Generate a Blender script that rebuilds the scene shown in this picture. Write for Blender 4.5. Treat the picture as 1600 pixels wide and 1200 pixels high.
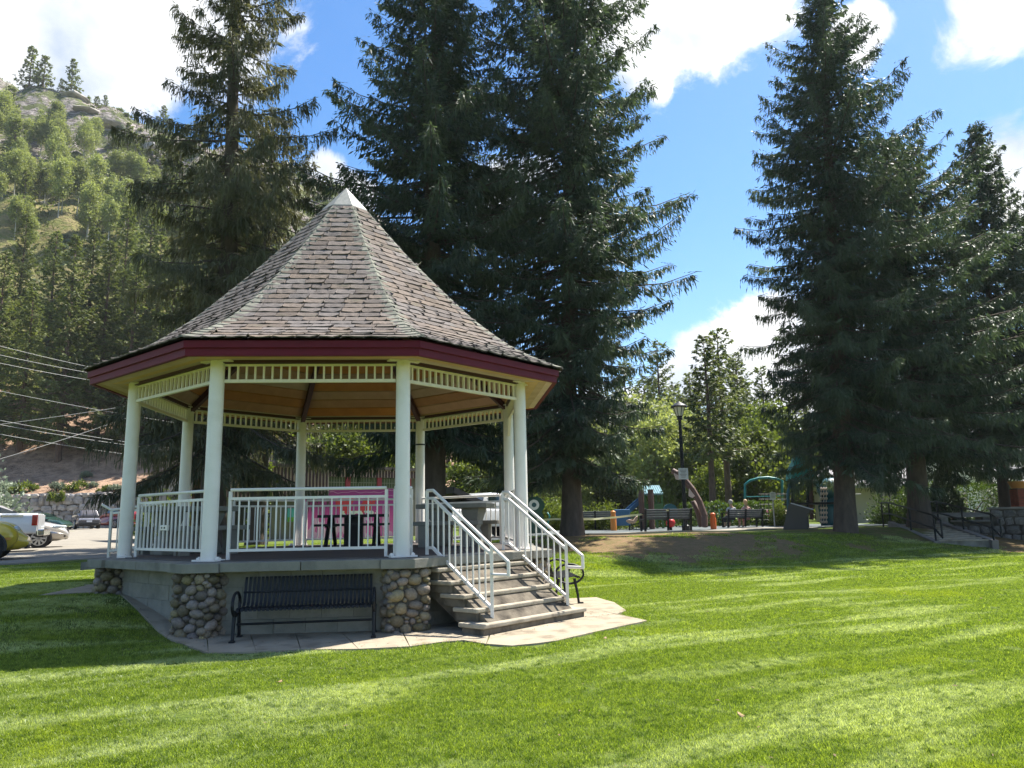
import bpy, math, random
import numpy as np
from mathutils import Vector, Matrix

# ------------------------------------------------------------------ camera, sky, sun, exposure
for o in list(bpy.data.objects):
    bpy.data.objects.remove(o)
SC = bpy.context.scene
COL = SC.collection
PITCH, ROLL, FPX, EYE = 0.172694, 0.018278, 1202.0, 0.46504
cam_d = bpy.data.cameras.new("camera")
cam = bpy.data.objects.new("camera", cam_d)
COL.objects.link(cam)
SC.camera = cam
cam_d.sensor_fit = 'HORIZONTAL'
cam_d.sensor_width = 36.0
cam_d.lens = 36.0 * FPX / 1600.0
cam_d.clip_start = 0.1
cam_d.clip_end = 3000.0
cam.matrix_world = (Matrix.Translation((0, 0, EYE)) @ Matrix.Rotation(math.pi / 2 + PITCH, 4, 'X')
                    @ Matrix.Rotation(-ROLL, 4, 'Z'))

SUN_AZ, SUN_EL = math.radians(49.5), math.radians(60.0)   # azimuth from +Y towards +X
sun_dir = Vector((math.sin(SUN_AZ) * math.cos(SUN_EL), math.cos(SUN_AZ) * math.cos(SUN_EL), math.sin(SUN_EL)))
sl = bpy.data.lights.new("sun", 'SUN')
sl.energy = 5.0
sl.angle = math.radians(0.53)
sl.color = (1.0, 0.95, 0.86)
sun = bpy.data.objects.new("sun", sl)
COL.objects.link(sun)
sun.rotation_euler = (-sun_dir).to_track_quat('-Z', 'Y').to_euler()

SC.view_settings.view_transform = 'Standard'
SC.view_settings.look = 'None'
SC.view_settings.exposure = 1.38
SC.view_settings.gamma = 1.0
SC.view_settings.use_curve_mapping = False
SC.cycles.use_denoising = True
SC.cycles.denoising_prefilter = 'NONE'
SC.cycles.max_bounces = 7
SC.cycles.diffuse_bounces = 4
SC.cycles.glossy_bounces = 3
SC.cycles.transmission_bounces = 5
SC.cycles.transparent_max_bounces = 6
SC.cycles.volume_bounces = 0
SC.cycles.caustics_reflective = False
SC.cycles.caustics_refractive = False


def ray(px, py):
    """direction (per unit of depth along +Y-ish) through a point of the 1600x1200 photograph"""
    a, b = px - 800.0, 600.0 - py
    cr, sr = math.cos(-ROLL), math.sin(-ROLL)
    X, Y = a * cr - b * sr, a * sr + b * cr
    c, s = math.cos(PITCH), math.sin(PITCH)
    return Vector((X / FPX, c - Y / FPX * s, s + Y / FPX * c))


def at(px, py, y):
    d = ray(px, py)
    return Vector((0, 0, EYE)) + d * (y / d.y)


def at_z(px, py, z):
    d = ray(px, py)
    return Vector((0, 0, EYE)) + d * ((z - EYE) / d.z)


# world: blue sky with bright broken clouds
W = bpy.data.worlds.new("World")
SC.world = W
W.use_nodes = True
wt = W.node_tree
wt.nodes.clear()


def N(t, kind, **kw):
    n = t.nodes.new(kind)
    for k, v in kw.items():
        setattr(n, k, v)
    return n


def setup_world():
    t = wt
    L = t.links.new
    out = N(t, 'ShaderNodeOutputWorld')
    sky = N(t, 'ShaderNodeTexSky')
    sky.sky_type = 'NISHITA'
    sky.sun_disc = False
    sky.sun_elevation = SUN_EL
    sky.sun_rotation = SUN_AZ
    sky.altitude = 500
    sky.air_density = 1.0
    sky.dust_density = 0.6
    sky.ozone_density = 2.0
    hs = N(t, 'ShaderNodeHueSaturation')
    hs.inputs['Saturation'].default_value = 1.32
    hs.inputs['Value'].default_value = 1.0
    L(sky.outputs[0], hs.inputs['Color'])
    bg = N(t, 'ShaderNodeBackground')
    bg.inputs['Strength'].default_value = 0.085
    L(hs.outputs[0], bg.inputs['Color'])
    tc = N(t, 'ShaderNodeTexCoord')
    nz = N(t, 'ShaderNodeTexNoise')
    nz.inputs['Scale'].default_value = 8.0
    nz.inputs['Detail'].default_value = 9.0
    nz.inputs['Roughness'].default_value = 0.6
    nz.inputs['Distortion'].default_value = 0.35
    L(tc.outputs['Generated'], nz.inputs['Vector'])
    nz2 = N(t, 'ShaderNodeTexNoise')
    nz2.inputs['Scale'].default_value = 9.0
    nz2.inputs['Detail'].default_value = 6.0
    L(tc.outputs['Generated'], nz2.inputs['Vector'])
    # cloud banks: direction, angular radius, squash
    blobs = []
    for px, py, r in [(60, 40, .17), (150, 90, .13), (215, 75, .07), (40, 150, .16), (-90, 60, .2), (100, -60, .2), (505, 283, .035), (545, 300, .03),
                      (1060, 45, .06), (1120, 15, .07), (1020, 60, .07), (1165, -15, .06), (985, 20, .07), (1330, 45, .025), (1365, 35, .03), (1345, 85, .02),
                      (1560, -10, .07), (1600, 10, .06), (1520, -5, .04), (1590, 270, .06), (1640, 300, .09), (1600, 340, .05),
                      (1110, 560, .05), (1160, 545, .06), (1200, 530, .06), (1085, 575, .04), (1180, 590, .07), (1230, 560, .07), (1300, 590, .07), (1270, 640, .09),
                      (1450, 640, .09), (1550, 600, .08), (860, 330, .03), (790, 300, .05), (760, 340, .03), (1030, 140, .02),
                      (840, 270, .04), (350, 730, .1), (900, 700, .1), (1400, 720, .1)]:
        blobs.append((ray(px, py).normalized(), r))
    rnd = random.Random(5)
    for i in range(26):      # the rest of the sky carries the same broken clouds
        a = rnd.uniform(math.radians(45), math.radians(315))
        e = math.radians(rnd.uniform(6, 62))
        blobs.append((Vector((math.sin(a) * math.cos(e), math.cos(a) * math.cos(e), math.sin(e))), rnd.uniform(.06, .2)))
    prev = None
    for d, r in blobs:
        vd = N(t, 'ShaderNodeVectorMath', operation='DISTANCE')
        L(tc.outputs['Generated'], vd.inputs[0])
        vd.inputs[1].default_value = d
        mr = N(t, 'ShaderNodeMapRange')
        mr.inputs['From Min'].default_value = r * 1.7
        mr.inputs['From Max'].default_value = 0.0
        L(vd.outputs['Value'], mr.inputs['Value'])
        if prev is None:
            prev = mr.outputs[0]
        else:
            mx = N(t, 'ShaderNodeMath', operation='MAXIMUM')
            L(prev, mx.inputs[0])
            L(mr.outputs[0], mx.inputs[1])
            prev = mx.outputs[0]
    # coverage = smooth(blob*.9 + noise)
    m1 = N(t, 'ShaderNodeMath', operation='MULTIPLY_ADD')
    L(prev, m1.inputs[0])
    m1.inputs[1].default_value = 0.60
    L(nz.outputs[0], m1.inputs[2])
    cov = N(t, 'ShaderNodeMapRange', interpolation_type='SMOOTHSTEP')
    cov.inputs['From Min'].default_value = 0.72
    cov.inputs['From Max'].default_value = 0.88
    L(m1.outputs[0], cov.inputs['Value'])
    # shaded undersides / variation inside the clouds
    cr = N(t, 'ShaderNodeValToRGB')
    cr.color_ramp.elements[0].position = 0.36
    cr.color_ramp.elements[0].color = (0.50, 0.58, 0.70, 1)
    cr.color_ramp.elements[1].position = 0.6
    cr.color_ramp.elements[1].color = (1, 1, 1, 1)
    L(nz2.outputs[0], cr.inputs[0])
    bc = N(t, 'ShaderNodeBackground')
    bc.inputs['Strength'].default_value = 0.52
    L(cr.outputs[0], bc.inputs['Color'])
    mix = N(t, 'ShaderNodeMixShader')
    L(cov.outputs[0], mix.inputs[0])
    L(bg.outputs[0], mix.inputs[1])
    L(bc.outputs[0], mix.inputs[2])
    L(mix.outputs[0], out.inputs['Surface'])


setup_world()

# ------------------------------------------------------------------ helpers: meshes
R0 = random.Random(11)


class MB:
    def __init__(s):
        s.v, s.f = [], []

    def add(s, V, F):
        o = len(s.v)
        s.v += [tuple(p) for p in V]
        s.f += [tuple(i + o for i in f) for f in F]
        return s

    def box(s, c, size, M=None):
        hx, hy, hz = size[0] / 2, size[1] / 2, size[2] / 2
        P = [Vector((x, y, z)) for x in (-hx, hx) for y in (-hy, hy) for z in (-hz, hz)]
        if M is not None:
            P = [M @ p for p in P]
        c = Vector(c)
        return s.add([c + p for p in P], [(0, 1, 3, 2), (4, 6, 7, 5), (0, 4, 5, 1), (2, 3, 7, 6), (0, 2, 6, 4), (1, 5, 7, 3)])

    def beam(s, a, b, w, h, up=(0, 0, 1)):
        a, b = Vector(a), Vector(b)
        d = (b - a).normalized()
        u = Vector(up)
        sd = d.cross(u)
        if sd.length < 1e-5:
            sd = d.cross(Vector((1, 0, 0)))
        sd.normalize()
        u = sd.cross(d)
        P = [p + sd * (i * w / 2) + u * (j * h / 2) for p in (a, b) for i, j in ((-1, -1), (1, -1), (1, 1), (-1, 1))]
        return s.add(P, [(3, 2, 1, 0), (4, 5, 6, 7), (0, 1, 5, 4), (1, 2, 6, 5), (2, 3, 7, 6), (3, 0, 4, 7)])

    def tube(s, pts, r, n=8, cap=True):
        pts = [Vector(p) for p in pts]
        rs = r if isinstance(r, (list, tuple)) else [r] * len(pts)
        rings, ref = [], None
        for i, p in enumerate(pts):
            d = (pts[min(i + 1, len(pts) - 1)] - pts[max(i - 1, 0)]).normalized()
            if ref is None:
                ref = Vector((0, 0, 1)) if abs(d.z) < 0.9 else Vector((1, 0, 0))
            a = d.cross(ref).normalized()
            b = a.cross(d)
            ref = -d.cross(a) if False else b
            rings.append([p + (a * math.cos(2 * math.pi * k / n) + b * math.sin(2 * math.pi * k / n)) * rs[i] for k in range(n)])
        V = [q for R in rings for q in R]
        F = []
        for i in range(len(pts) - 1):
            for k in range(n):
                F.append((i * n + k, i * n + (k + 1) % n, (i + 1) * n + (k + 1) % n, (i + 1) * n + k))
        if cap:
            F.append(tuple(range(n - 1, -1, -1)))
            F.append(tuple((len(pts) - 1) * n + k for k in range(n)))
        return s.add(V, F)

    def prism(s, poly, z0, z1):
        n = len(poly)
        g = (lambda z, p: z(p[0], p[1]) if callable(z) else z)
        V = [(p[0], p[1], g(z0, p)) for p in poly] + [(p[0], p[1], g(z1, p)) for p in poly]
        F = [tuple(range(n - 1, -1, -1)), tuple(range(n, 2 * n))] + [(i, (i + 1) % n, n + (i + 1) % n, n + i) for i in range(n)]
        return s.add(V, F)

    def ball(s, c, r, n=8, m=6, jit=0, rnd=None):
        c = Vector(c)
        r = Vector(r) if not isinstance(r, (int, float)) else Vector((r, r, r))
        V = []
        for j in range(m + 1):
            th = math.pi * j / m
            for i in range(n):
                ph = 2 * math.pi * i / n
                k = 1 + (rnd.uniform(-jit, jit) if rnd else 0)
                V.append(c + Vector((r.x * math.sin(th) * math.cos(ph) * k, r.y * math.sin(th) * math.sin(ph) * k, r.z * math.cos(th) * k)))
        F = [(j * n + i, (j + 1) * n + i, (j + 1) * n + (i + 1) % n, j * n + (i + 1) % n) for j in range(m) for i in range(n)]
        return s.add(V, F)

    def loft(s, rings, cap=True):
        n = len(rings[0])
        V = [p for r in rings for p in r]
        F = [(i * n + k, i * n + (k + 1) % n, (i + 1) * n + (k + 1) % n, (i + 1) * n + k) for i in range(len(rings) - 1) for k in range(n)]
        if cap:
            F += [tuple(range(n - 1, -1, -1)), tuple((len(rings) - 1) * n + k for k in range(n))]
        return s.add(V, F)

    def mesh(s, name, mat=None, smooth=False, bevel=0):
        me = bpy.data.meshes.new(name)
        me.from_pydata([tuple(v) for v in s.v], [], s.f)
        me.validate()
        if mat:
            me.materials.append(mat)
        if smooth:
            me.polygons.foreach_set('use_smooth', [True] * len(me.polygons))
        me.update()
        return me


def link(name, data, parent=None, M=None):
    o = bpy.data.objects.new(name, data)
    COL.objects.link(o)
    if parent is not None:
        o.parent = parent
    if M is not None:
        o.matrix_local = M
    return o


def part(name, mb, mat, parent=None, smooth=False, M=None, bevel=0.0, angle=None, label=None):
    me = mb.mesh(name, mat, smooth)
    o = link(name, me, parent, M)
    if bevel:
        b = o.modifiers.new('bevel', 'BEVEL')
        b.width = bevel
        b.segments = 2
        b.limit_method = 'ANGLE'
    if smooth and angle:
        try:
            me.set_sharp_from_angle(angle=math.radians(angle))
        except Exception:
            pass
    if label:
        o['label'] = label
    return o


def tag(o, label, cat=None, group=None, kind=None):
    o['label'] = label
    if cat:
        o['category'] = cat
    if group:
        o['group'] = group
    if kind:
        o['kind'] = kind
    return o


def thing(name, label, cat, loc=(0, 0, 0), rz=0.0, group=None):
    o = bpy.data.objects.new(name, None)
    o.empty_display_size = 0.3
    COL.objects.link(o)
    o.location = loc
    o.rotation_euler = (0, 0, rz)
    return tag(o, label, cat, group)


def copy_tree(o, loc=None, rz=None, label=None, scale=None, parent=None):
    c = o.copy()
    COL.objects.link(c)
    if parent is not None:
        c.parent = parent
    for ch in o.children:
        copy_tree(ch, parent=c)
    if loc is not None:
        c.location = loc
    if rz is not None:
        c.rotation_euler = (0, 0, rz)
    if label:
        c['label'] = label
    if scale is not None:
        c.scale = scale if not isinstance(scale, (int, float)) else (scale,) * 3
    return c


def np_mesh(name, V, F, mat, tint=None, smooth=False):
    """V (n,3), F (m,k) all with the same corner count; tint = one value per face"""
    V = np.asarray(V, np.float32)
    F = np.asarray(F, np.int32)
    me = bpy.data.meshes.new(name)
    me.vertices.add(len(V))
    me.vertices.foreach_set('co', V.ravel())
    m, k = F.shape
    me.loops.add(m * k)
    me.loops.foreach_set('vertex_index', F.ravel())
    me.polygons.add(m)
    me.polygons.foreach_set('loop_start', np.arange(0, m * k, k, dtype=np.int32))
    me.polygons.foreach_set('loop_total', np.full(m, k, np.int32))
    if smooth:
        me.polygons.foreach_set('use_smooth', np.ones(m, bool))
    me.update(calc_edges=True)
    if tint is not None:
        a = me.attributes.new('tint', 'FLOAT', 'FACE')
        a.data.foreach_set('value', np.asarray(tint, np.float32))
    if mat:
        me.materials.append(mat)
    return me


def ss(x, a, b):
    t = np.clip((np.asarray(x, float) - a) / (b - a), 0, 1)
    return t * t * (3 - 2 * t)


ORD = ['first', 'second', 'third', 'fourth', 'fifth', 'sixth', 'seventh', 'eighth', 'ninth', 'tenth', 'eleventh', 'twelfth', 'thirteenth', 'fourteenth', 'fifteenth', 'sixteenth',
       'seventeenth', 'eighteenth', 'nineteenth']


def ordinal(i):
    if i < 19:
        return ORD[i]
    t, u = divmod(i + 1, 10)
    tens = {2: 'twent', 3: 'thirt', 4: 'fort', 5: 'fift', 6: 'sixt', 7: 'sevent'}[t]
    return tens + ('ieth' if u == 0 else 'y-' + ORD[u - 1])


def count_off(objs, fmt):
    """labels that count alike things from left to right as the camera sees them"""
    for i, (px, o) in enumerate(sorted(objs, key=lambda q: q[0])):
        o['label'] = fmt.format(ordinal(i))


# ------------------------------------------------------------------ helpers: materials
def mat(name, c1, c2=None, scale=6.0, rough=0.6, bump=0.0, bscale=None, metal=0.0, rnd=0.0, detail=6.0, c3=None, scale3=1.2, w3=0.5, stretch=None, spec=0.5,
        coat=0.0, world=False, hue=0.0):
    m = bpy.data.materials.new(name)
    m.use_nodes = True
    t = m.node_tree
    t.nodes.clear()
    L = t.links.new
    out = N(t, 'ShaderNodeOutputMaterial')
    p = N(t, 'ShaderNodeBsdfPrincipled')
    L(p.outputs[0], out.inputs[0])
    p.inputs['Roughness'].default_value = rough
    p.inputs['Metallic'].default_value = metal
    p.inputs['Specular IOR Level'].default_value = spec
    p.inputs['Coat Weight'].default_value = coat
    tc = N(t, 'ShaderNodeTexCoord')
    oi = N(t, 'ShaderNodeObjectInfo')
    vec = tc.outputs['Object']
    if world:
        g = N(t, 'ShaderNodeNewGeometry')
        vec = g.outputs['Position']
    elif rnd:
        ad = N(t, 'ShaderNodeVectorMath', operation='ADD')
        cm = N(t, 'ShaderNodeCombineXYZ')
        mu = N(t, 'ShaderNodeMath', operation='MULTIPLY')
        L(oi.outputs['Random'], mu.inputs[0])
        mu.inputs[1].default_value = 57.0
        L(mu.outputs[0], cm.inputs[0])
        L(mu.outputs[0], cm.inputs[1])
        L(vec, ad.inputs[0])
        L(cm.outputs[0], ad.inputs[1])
        vec = ad.outputs[0]
    if stretch:
        mp = N(t, 'ShaderNodeMapping')
        mp.inputs['Scale'].default_value = stretch
        L(vec, mp.inputs['Vector'])
        vec = mp.outputs[0]
    col = None
    if c2 is not None:
        n = N(t, 'ShaderNodeTexNoise')
        n.inputs['Scale'].default_value = scale
        n.inputs['Detail'].default_value = detail
        n.inputs['Roughness'].default_value = 0.62
        L(vec, n.inputs['Vector'])
        r = N(t, 'ShaderNodeMapRange')
        r.inputs['From Min'].default_value = 0.33
        r.inputs['From Max'].default_value = 0.67
        L(n.outputs[0], r.inputs['Value'])
        mx = N(t, 'ShaderNodeMix', data_type='RGBA')
        mx.inputs['A'].default_value = (*c1, 1)
        mx.inputs['B'].default_value = (*c2, 1)
        L(r.outputs[0], mx.inputs['Factor'])
        col = mx.outputs['Result']
        if c3 is not None:
            n3 = N(t, 'ShaderNodeTexNoise')
            n3.inputs['Scale'].default_value = scale3
            n3.inputs['Detail'].default_value = 5
            L(vec, n3.inputs['Vector'])
            r3 = N(t, 'ShaderNodeMapRange')
            r3.inputs['From Min'].default_value = 1 - w3 - .08
            r3.inputs['From Max'].default_value = 1 - w3 + .12
            L(n3.outputs[0], r3.inputs['Value'])
            m3 = N(t, 'ShaderNodeMix', data_type='RGBA')
            L(r3.outputs[0], m3.inputs['Factor'])
            L(col, m3.inputs['A'])
            m3.inputs['B'].default_value = (*c3, 1)
            col = m3.outputs['Result']
    if rnd:
        h = N(t, 'ShaderNodeHueSaturation')
        mr = N(t, 'ShaderNodeMapRange')
        mr.inputs['To Min'].default_value = 1 - rnd
        mr.inputs['To Max'].default_value = 1 + rnd
        L(oi.outputs['Random'], mr.inputs['Value'])
        L(mr.outputs[0], h.inputs['Value'])
        if hue:
            w = N(t, 'ShaderNodeMath', operation='MULTIPLY')
            L(oi.outputs['Random'], w.inputs[0])
            w.inputs[1].default_value = 7.13
            fr = N(t, 'ShaderNodeMath', operation='FRACT')
            L(w.outputs[0], fr.inputs[0])
            hr = N(t, 'ShaderNodeMapRange')
            hr.inputs['To Min'].default_value = 0.5 - hue
            hr.inputs['To Max'].default_value = 0.5 + hue
            L(fr.outputs[0], hr.inputs['Value'])
            L(hr.outputs[0], h.inputs['Hue'])
            sr = N(t, 'ShaderNodeMapRange')
            sr.inputs['To Min'].default_value = 0.55
            sr.inputs['To Max'].default_value = 1.3
            L(fr.outputs[0], sr.inputs['Value'])
            L(sr.outputs[0], h.inputs['Saturation'])
        if col is None:
            h.inputs['Color'].default_value = (*c1, 1)
        else:
            L(col, h.inputs['Color'])
        col = h.outputs[0]
    if col is None:
        p.inputs['Base Color'].default_value = (*c1, 1)
    else:
        L(col, p.inputs['Base Color'])
    if bump:
        nb = N(t, 'ShaderNodeTexNoise')
        nb.inputs['Scale'].default_value = bscale or scale * 3
        nb.inputs['Detail'].default_value = 8
        nb.inputs['Roughness'].default_value = 0.65
        L(vec, nb.inputs['Vector'])
        b = N(t, 'ShaderNodeBump')
        b.inputs['Strength'].default_value = bump
        b.inputs['Distance'].default_value = 0.02
        L(nb.outputs[0], b.inputs['Height'])
        L(b.outputs[0], p.inputs['Normal'])
    return m


def leaf_mat(name, dark, light, trans=0.35, tcol=None, rough=0.55, var=0.18, pale=None):
    """foliage: one tint value per leaf face, real translucency"""
    m = bpy.data.materials.new(name)
    m.use_nodes = True
    t = m.node_tree
    t.nodes.clear()
    L = t.links.new
    out = N(t, 'ShaderNodeOutputMaterial')
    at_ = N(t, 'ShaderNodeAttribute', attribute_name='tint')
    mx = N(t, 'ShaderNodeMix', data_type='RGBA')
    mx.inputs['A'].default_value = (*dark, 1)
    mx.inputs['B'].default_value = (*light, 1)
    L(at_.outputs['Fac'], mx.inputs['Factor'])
    col = mx.outputs['Result']
    oi = N(t, 'ShaderNodeObjectInfo')
    h = N(t, 'ShaderNodeHueSaturation')
    mr = N(t, 'ShaderNodeMapRange')
    mr.inputs['To Min'].default_value = 1 - var
    mr.inputs['To Max'].default_value = 1 + var
    L(oi.outputs['Random'], mr.inputs['Value'])
    L(mr.outputs[0], h.inputs['Value'])
    L(col, h.inputs['Color'])
    d = N(t, 'ShaderNodeBsdfPrincipled')
    d.inputs['Roughness'].default_value = rough
    d.inputs['Specular IOR Level'].default_value = 0.35
    L(h.outputs[0], d.inputs['Base Color'])
    tr = N(t, 'ShaderNodeBsdfTranslucent')
    if tcol:
        mc = N(t, 'ShaderNodeMix', data_type='RGBA', blend_type='MULTIPLY')
        mc.inputs['Factor'].default_value = 1.0
        L(h.outputs[0], mc.inputs['A'])
        mc.inputs['B'].default_value = (*tcol, 1)
        L(mc.outputs['Result'], tr.inputs['Color'])
    else:
        L(h.outputs[0], tr.inputs['Color'])
    ms = N(t, 'ShaderNodeMixShader')
    ms.inputs[0].default_value = trans
    L(d.outputs[0], ms.inputs[1])
    L(tr.outputs[0], ms.inputs[2])
    L(ms.outputs[0], out.inputs[0])
    return m


def glass_mat(name, col=(0.02, 0.03, 0.03), rough=0.05):
    m = mat(name, col, rough=rough, spec=0.8, coat=0.6)
    return m


M_ = {}
M_['white'] = mat('white_paint', (0.80, 0.755, 0.715), (0.74, 0.70, 0.655), scale=2.5, rough=0.4, bump=0.04, bscale=30, c3=(0.63, 0.595, 0.52), scale3=1.6, w3=0.38)
M_['cream'] = mat('cream_paint', (0.76, 0.70, 0.585), (0.68, 0.62, 0.51), scale=3, rough=0.5, bump=0.03)
M_['maroon'] = mat('maroon_paint', (0.135, 0.010, 0.022), (0.105, 0.008, 0.018), scale=3, rough=0.55, bump=0.05, bscale=30, stretch=(1, 1, 4), spec=0.2)
M_['maroon2'] = mat('maroon_steel', (0.06, 0.014, 0.018), (0.045, 0.010, 0.014), scale=3, rough=0.5)
M_['shingle'] = mat('shingle', (0.110, 0.090, 0.078), (0.176, 0.142, 0.123), scale=5, rough=0.95, bump=0.35, bscale=60, rnd=0.24, c3=(0.112, 0.103, 0.080), scale3=0.8, w3=0.36, hue=0.010, spec=.25)
M_['hipcap'] = mat('hip_cap', (0.135, 0.138, 0.112), (0.21, 0.205, 0.168), scale=5, rough=0.95, bump=0.3, bscale=60, rnd=0.18, spec=.25)
M_['felt'] = mat('roof_felt', (0.035, 0.03, 0.03), (0.05, 0.045, 0.04), scale=8, rough=0.95)
M_['tin'] = mat('galvanised_cap', (0.26, 0.26, 0.235), (0.185, 0.19, 0.17), scale=6, rough=0.6, metal=0.0, bump=0.06, bscale=9, stretch=(3, 3, .6))
M_['cedar'] = mat('cedar_plank', (0.42, 0.205, 0.108), (0.32, 0.150, 0.078), scale=3, rough=0.6, bump=0.08, bscale=25, rnd=0.12, hue=.004, spec=.3)
M_['soffit'] = mat('soffit_plank', (0.60, 0.415, 0.215), (0.48, 0.32, 0.155), scale=3.2, rough=0.6, bump=0.08, bscale=25, rnd=0.14, hue=.008, spec=.3)
M_['concrete'] = mat('grey_concrete', (0.255, 0.245, 0.212), (0.190, 0.183, 0.160), scale=3.5, rough=0.95, bump=0.3, bscale=45, c3=(0.135, 0.128, 0.110), scale3=2.2, w3=0.40, spec=.25)
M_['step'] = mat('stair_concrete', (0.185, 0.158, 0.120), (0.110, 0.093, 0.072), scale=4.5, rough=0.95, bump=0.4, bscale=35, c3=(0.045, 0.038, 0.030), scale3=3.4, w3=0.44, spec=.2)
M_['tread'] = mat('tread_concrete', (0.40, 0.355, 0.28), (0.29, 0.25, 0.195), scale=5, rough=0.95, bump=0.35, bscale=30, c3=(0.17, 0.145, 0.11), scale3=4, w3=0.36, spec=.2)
M_['block'] = mat('split_block', (0.285, 0.270, 0.232), (0.230, 0.220, 0.190), scale=9, rough=1.0, bump=0.7, bscale=26, rnd=0.07, c3=(0.190, 0.184, 0.156), scale3=2.5, w3=.4, spec=.15)
M_['joint'] = mat('block_joint', (0.235, 0.225, 0.194), (0.19, 0.182, 0.158), scale=9, rough=1.0, bump=.4, bscale=40, spec=.15)
M_['mortar'] = mat('mortar', (0.110, 0.102, 0.088), (0.078, 0.072, 0.062), scale=12, rough=1.0, bump=0.4, bscale=40, spec=.15)
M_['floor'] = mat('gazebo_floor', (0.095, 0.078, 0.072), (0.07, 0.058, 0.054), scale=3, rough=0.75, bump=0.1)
M_['floorlit'] = mat('sunlit_floor_concrete', (0.37, 0.32, 0.25), (0.30, 0.26, 0.20), scale=4, rough=0.85, bump=0.15)  # lighter copy of the floor, sunlight at the stair head put into its colour
M_['cobble'] = mat('cobble', (0.270, 0.215, 0.150), (0.150, 0.120, 0.088), scale=6, rough=0.85, bump=0.45, bscale=14, rnd=0.38, hue=0.03, spec=.25, c3=(.22, .20, .175), scale3=2.0, w3=.40)
M_['pave'] = mat('pavement', (0.350, 0.300, 0.222), (0.275, 0.235, 0.175), scale=1.6, rough=0.95, bump=0.25, bscale=55, c3=(0.205, 0.168, 0.122), scale3=4, w3=0.42, spec=.2, detail=10)
M_['black'] = mat('black_powdercoat', (0.009, 0.010, 0.013), (0.013, 0.015, 0.018), scale=8, rough=0.5, bump=0.05, bscale=80, spec=.28)
M_['blackp'] = mat('black_plastic', (0.015, 0.015, 0.016), rough=0.5)
M_['bark'] = mat('spruce_bark', (0.11, 0.085, 0.068), (0.060, 0.046, 0.038), scale=6, rough=1.0, bump=0.9, bscale=9, stretch=(1, 1, .35))
M_['pinebark'] = mat('pine_bark', (0.16, 0.105, 0.075), (0.075, 0.05, 0.038), scale=5, rough=1.0, bump=0.9, bscale=7, stretch=(1, 1, .3))
M_['paper_bark'] = mat('pale_bark', (0.45, 0.43, 0.37), (0.25, 0.23, 0.19), scale=4, rough=0.9, stretch=(1, 1, 3))
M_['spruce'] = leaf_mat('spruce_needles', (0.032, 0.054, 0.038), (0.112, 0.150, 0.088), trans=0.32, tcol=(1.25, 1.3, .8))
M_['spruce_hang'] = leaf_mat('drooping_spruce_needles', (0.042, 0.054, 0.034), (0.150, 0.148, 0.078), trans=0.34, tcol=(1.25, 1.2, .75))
M_['pine'] = leaf_mat('pine_needles', (0.060, 0.088, 0.034), (0.185, 0.215, 0.075), trans=0.34, tcol=(1.3, 1.3, .6))
M_['decid'] = leaf_mat('broad_leaves', (0.065, 0.095, 0.024), (0.165, 0.205, 0.050), trans=0.45, tcol=(1.4, 1.4, .6))
M_['aspen'] = leaf_mat('aspen_leaves', (0.165, 0.20, 0.070), (0.33, 0.365, 0.145), trans=0.42, tcol=(1.2, 1.2, .65))
M_['shrub'] = leaf_mat('shrub_leaves', (0.055, 0.085, 0.020), (0.17, 0.21, 0.045), trans=0.4, tcol=(1.3, 1.3, .5))
M_['silver'] = leaf_mat('silvery_leaves', (0.12, 0.16, 0.10), (0.27, 0.32, 0.22), trans=0.35)
M_['hedge'] = leaf_mat('hedge_leaves', (0.022, 0.045, 0.014), (0.085, 0.13, 0.028), trans=0.35, tcol=(1.4, 1.4, .5))
M_['asphalt'] = mat('asphalt', (0.275, 0.25, 0.205), (0.21, 0.19, 0.16), scale=0.8, rough=0.95, bump=0.2, bscale=60, world=True, spec=.2)
M_['path'] = mat('concrete_path', (0.30, 0.265, 0.21), (0.24, 0.215, 0.17), scale=1.5, rough=0.95, bump=0.15, bscale=30, world=True)
M_['rubber'] = mat('rubber_surface', (0.095, 0.11, 0.115), (0.13, 0.145, 0.145), scale=1.0, rough=0.95, world=True, spec=.15)
M_['rockwall'] = mat('wall_rock', (0.40, 0.36, 0.33), (0.22, 0.20, 0.185), scale=2.5, rough=0.95, bump=0.6, bscale=6, rnd=0.28, hue=.02)
M_['granite'] = mat('granite_rock', (0.19, 0.18, 0.17), (0.10, 0.097, 0.093), scale=4, rough=0.95, bump=0.6, bscale=8, rnd=0.25, hue=.015)
M_['wallcap'] = mat('wall_cap', (0.215, 0.20, 0.18), (0.165, 0.154, 0.138), scale=3, rough=0.9)
M_['rubbertyre'] = mat('tyre', (0.012, 0.012, 0.012), rough=0.8)
M_['rim'] = mat('alloy_rim', (0.5, 0.5, 0.5), rough=0.3, metal=0.8)
M_['glass'] = glass_mat('tinted_glass', (0.012, 0.022, 0.022))
M_['chrome'] = mat('chrome', (0.6, 0.6, 0.6), rough=0.15, metal=1.0)
M_['lampglass'] = mat('lamp_glass', (0.75, 0.72, 0.62), rough=0.2)
M_['redlens'] = mat('red_lens', (0.35, 0.008, 0.01), rough=0.15, coat=0.6)
M_['headlens'] = mat('head_lens', (0.45, 0.5, 0.52), rough=0.08, coat=0.8)
M_['wire'] = mat('cable', (0.26, 0.26, 0.25), rough=0.6)
M_['skin'] = mat('skin', (0.42, 0.25, 0.18), rough=0.6)

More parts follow.
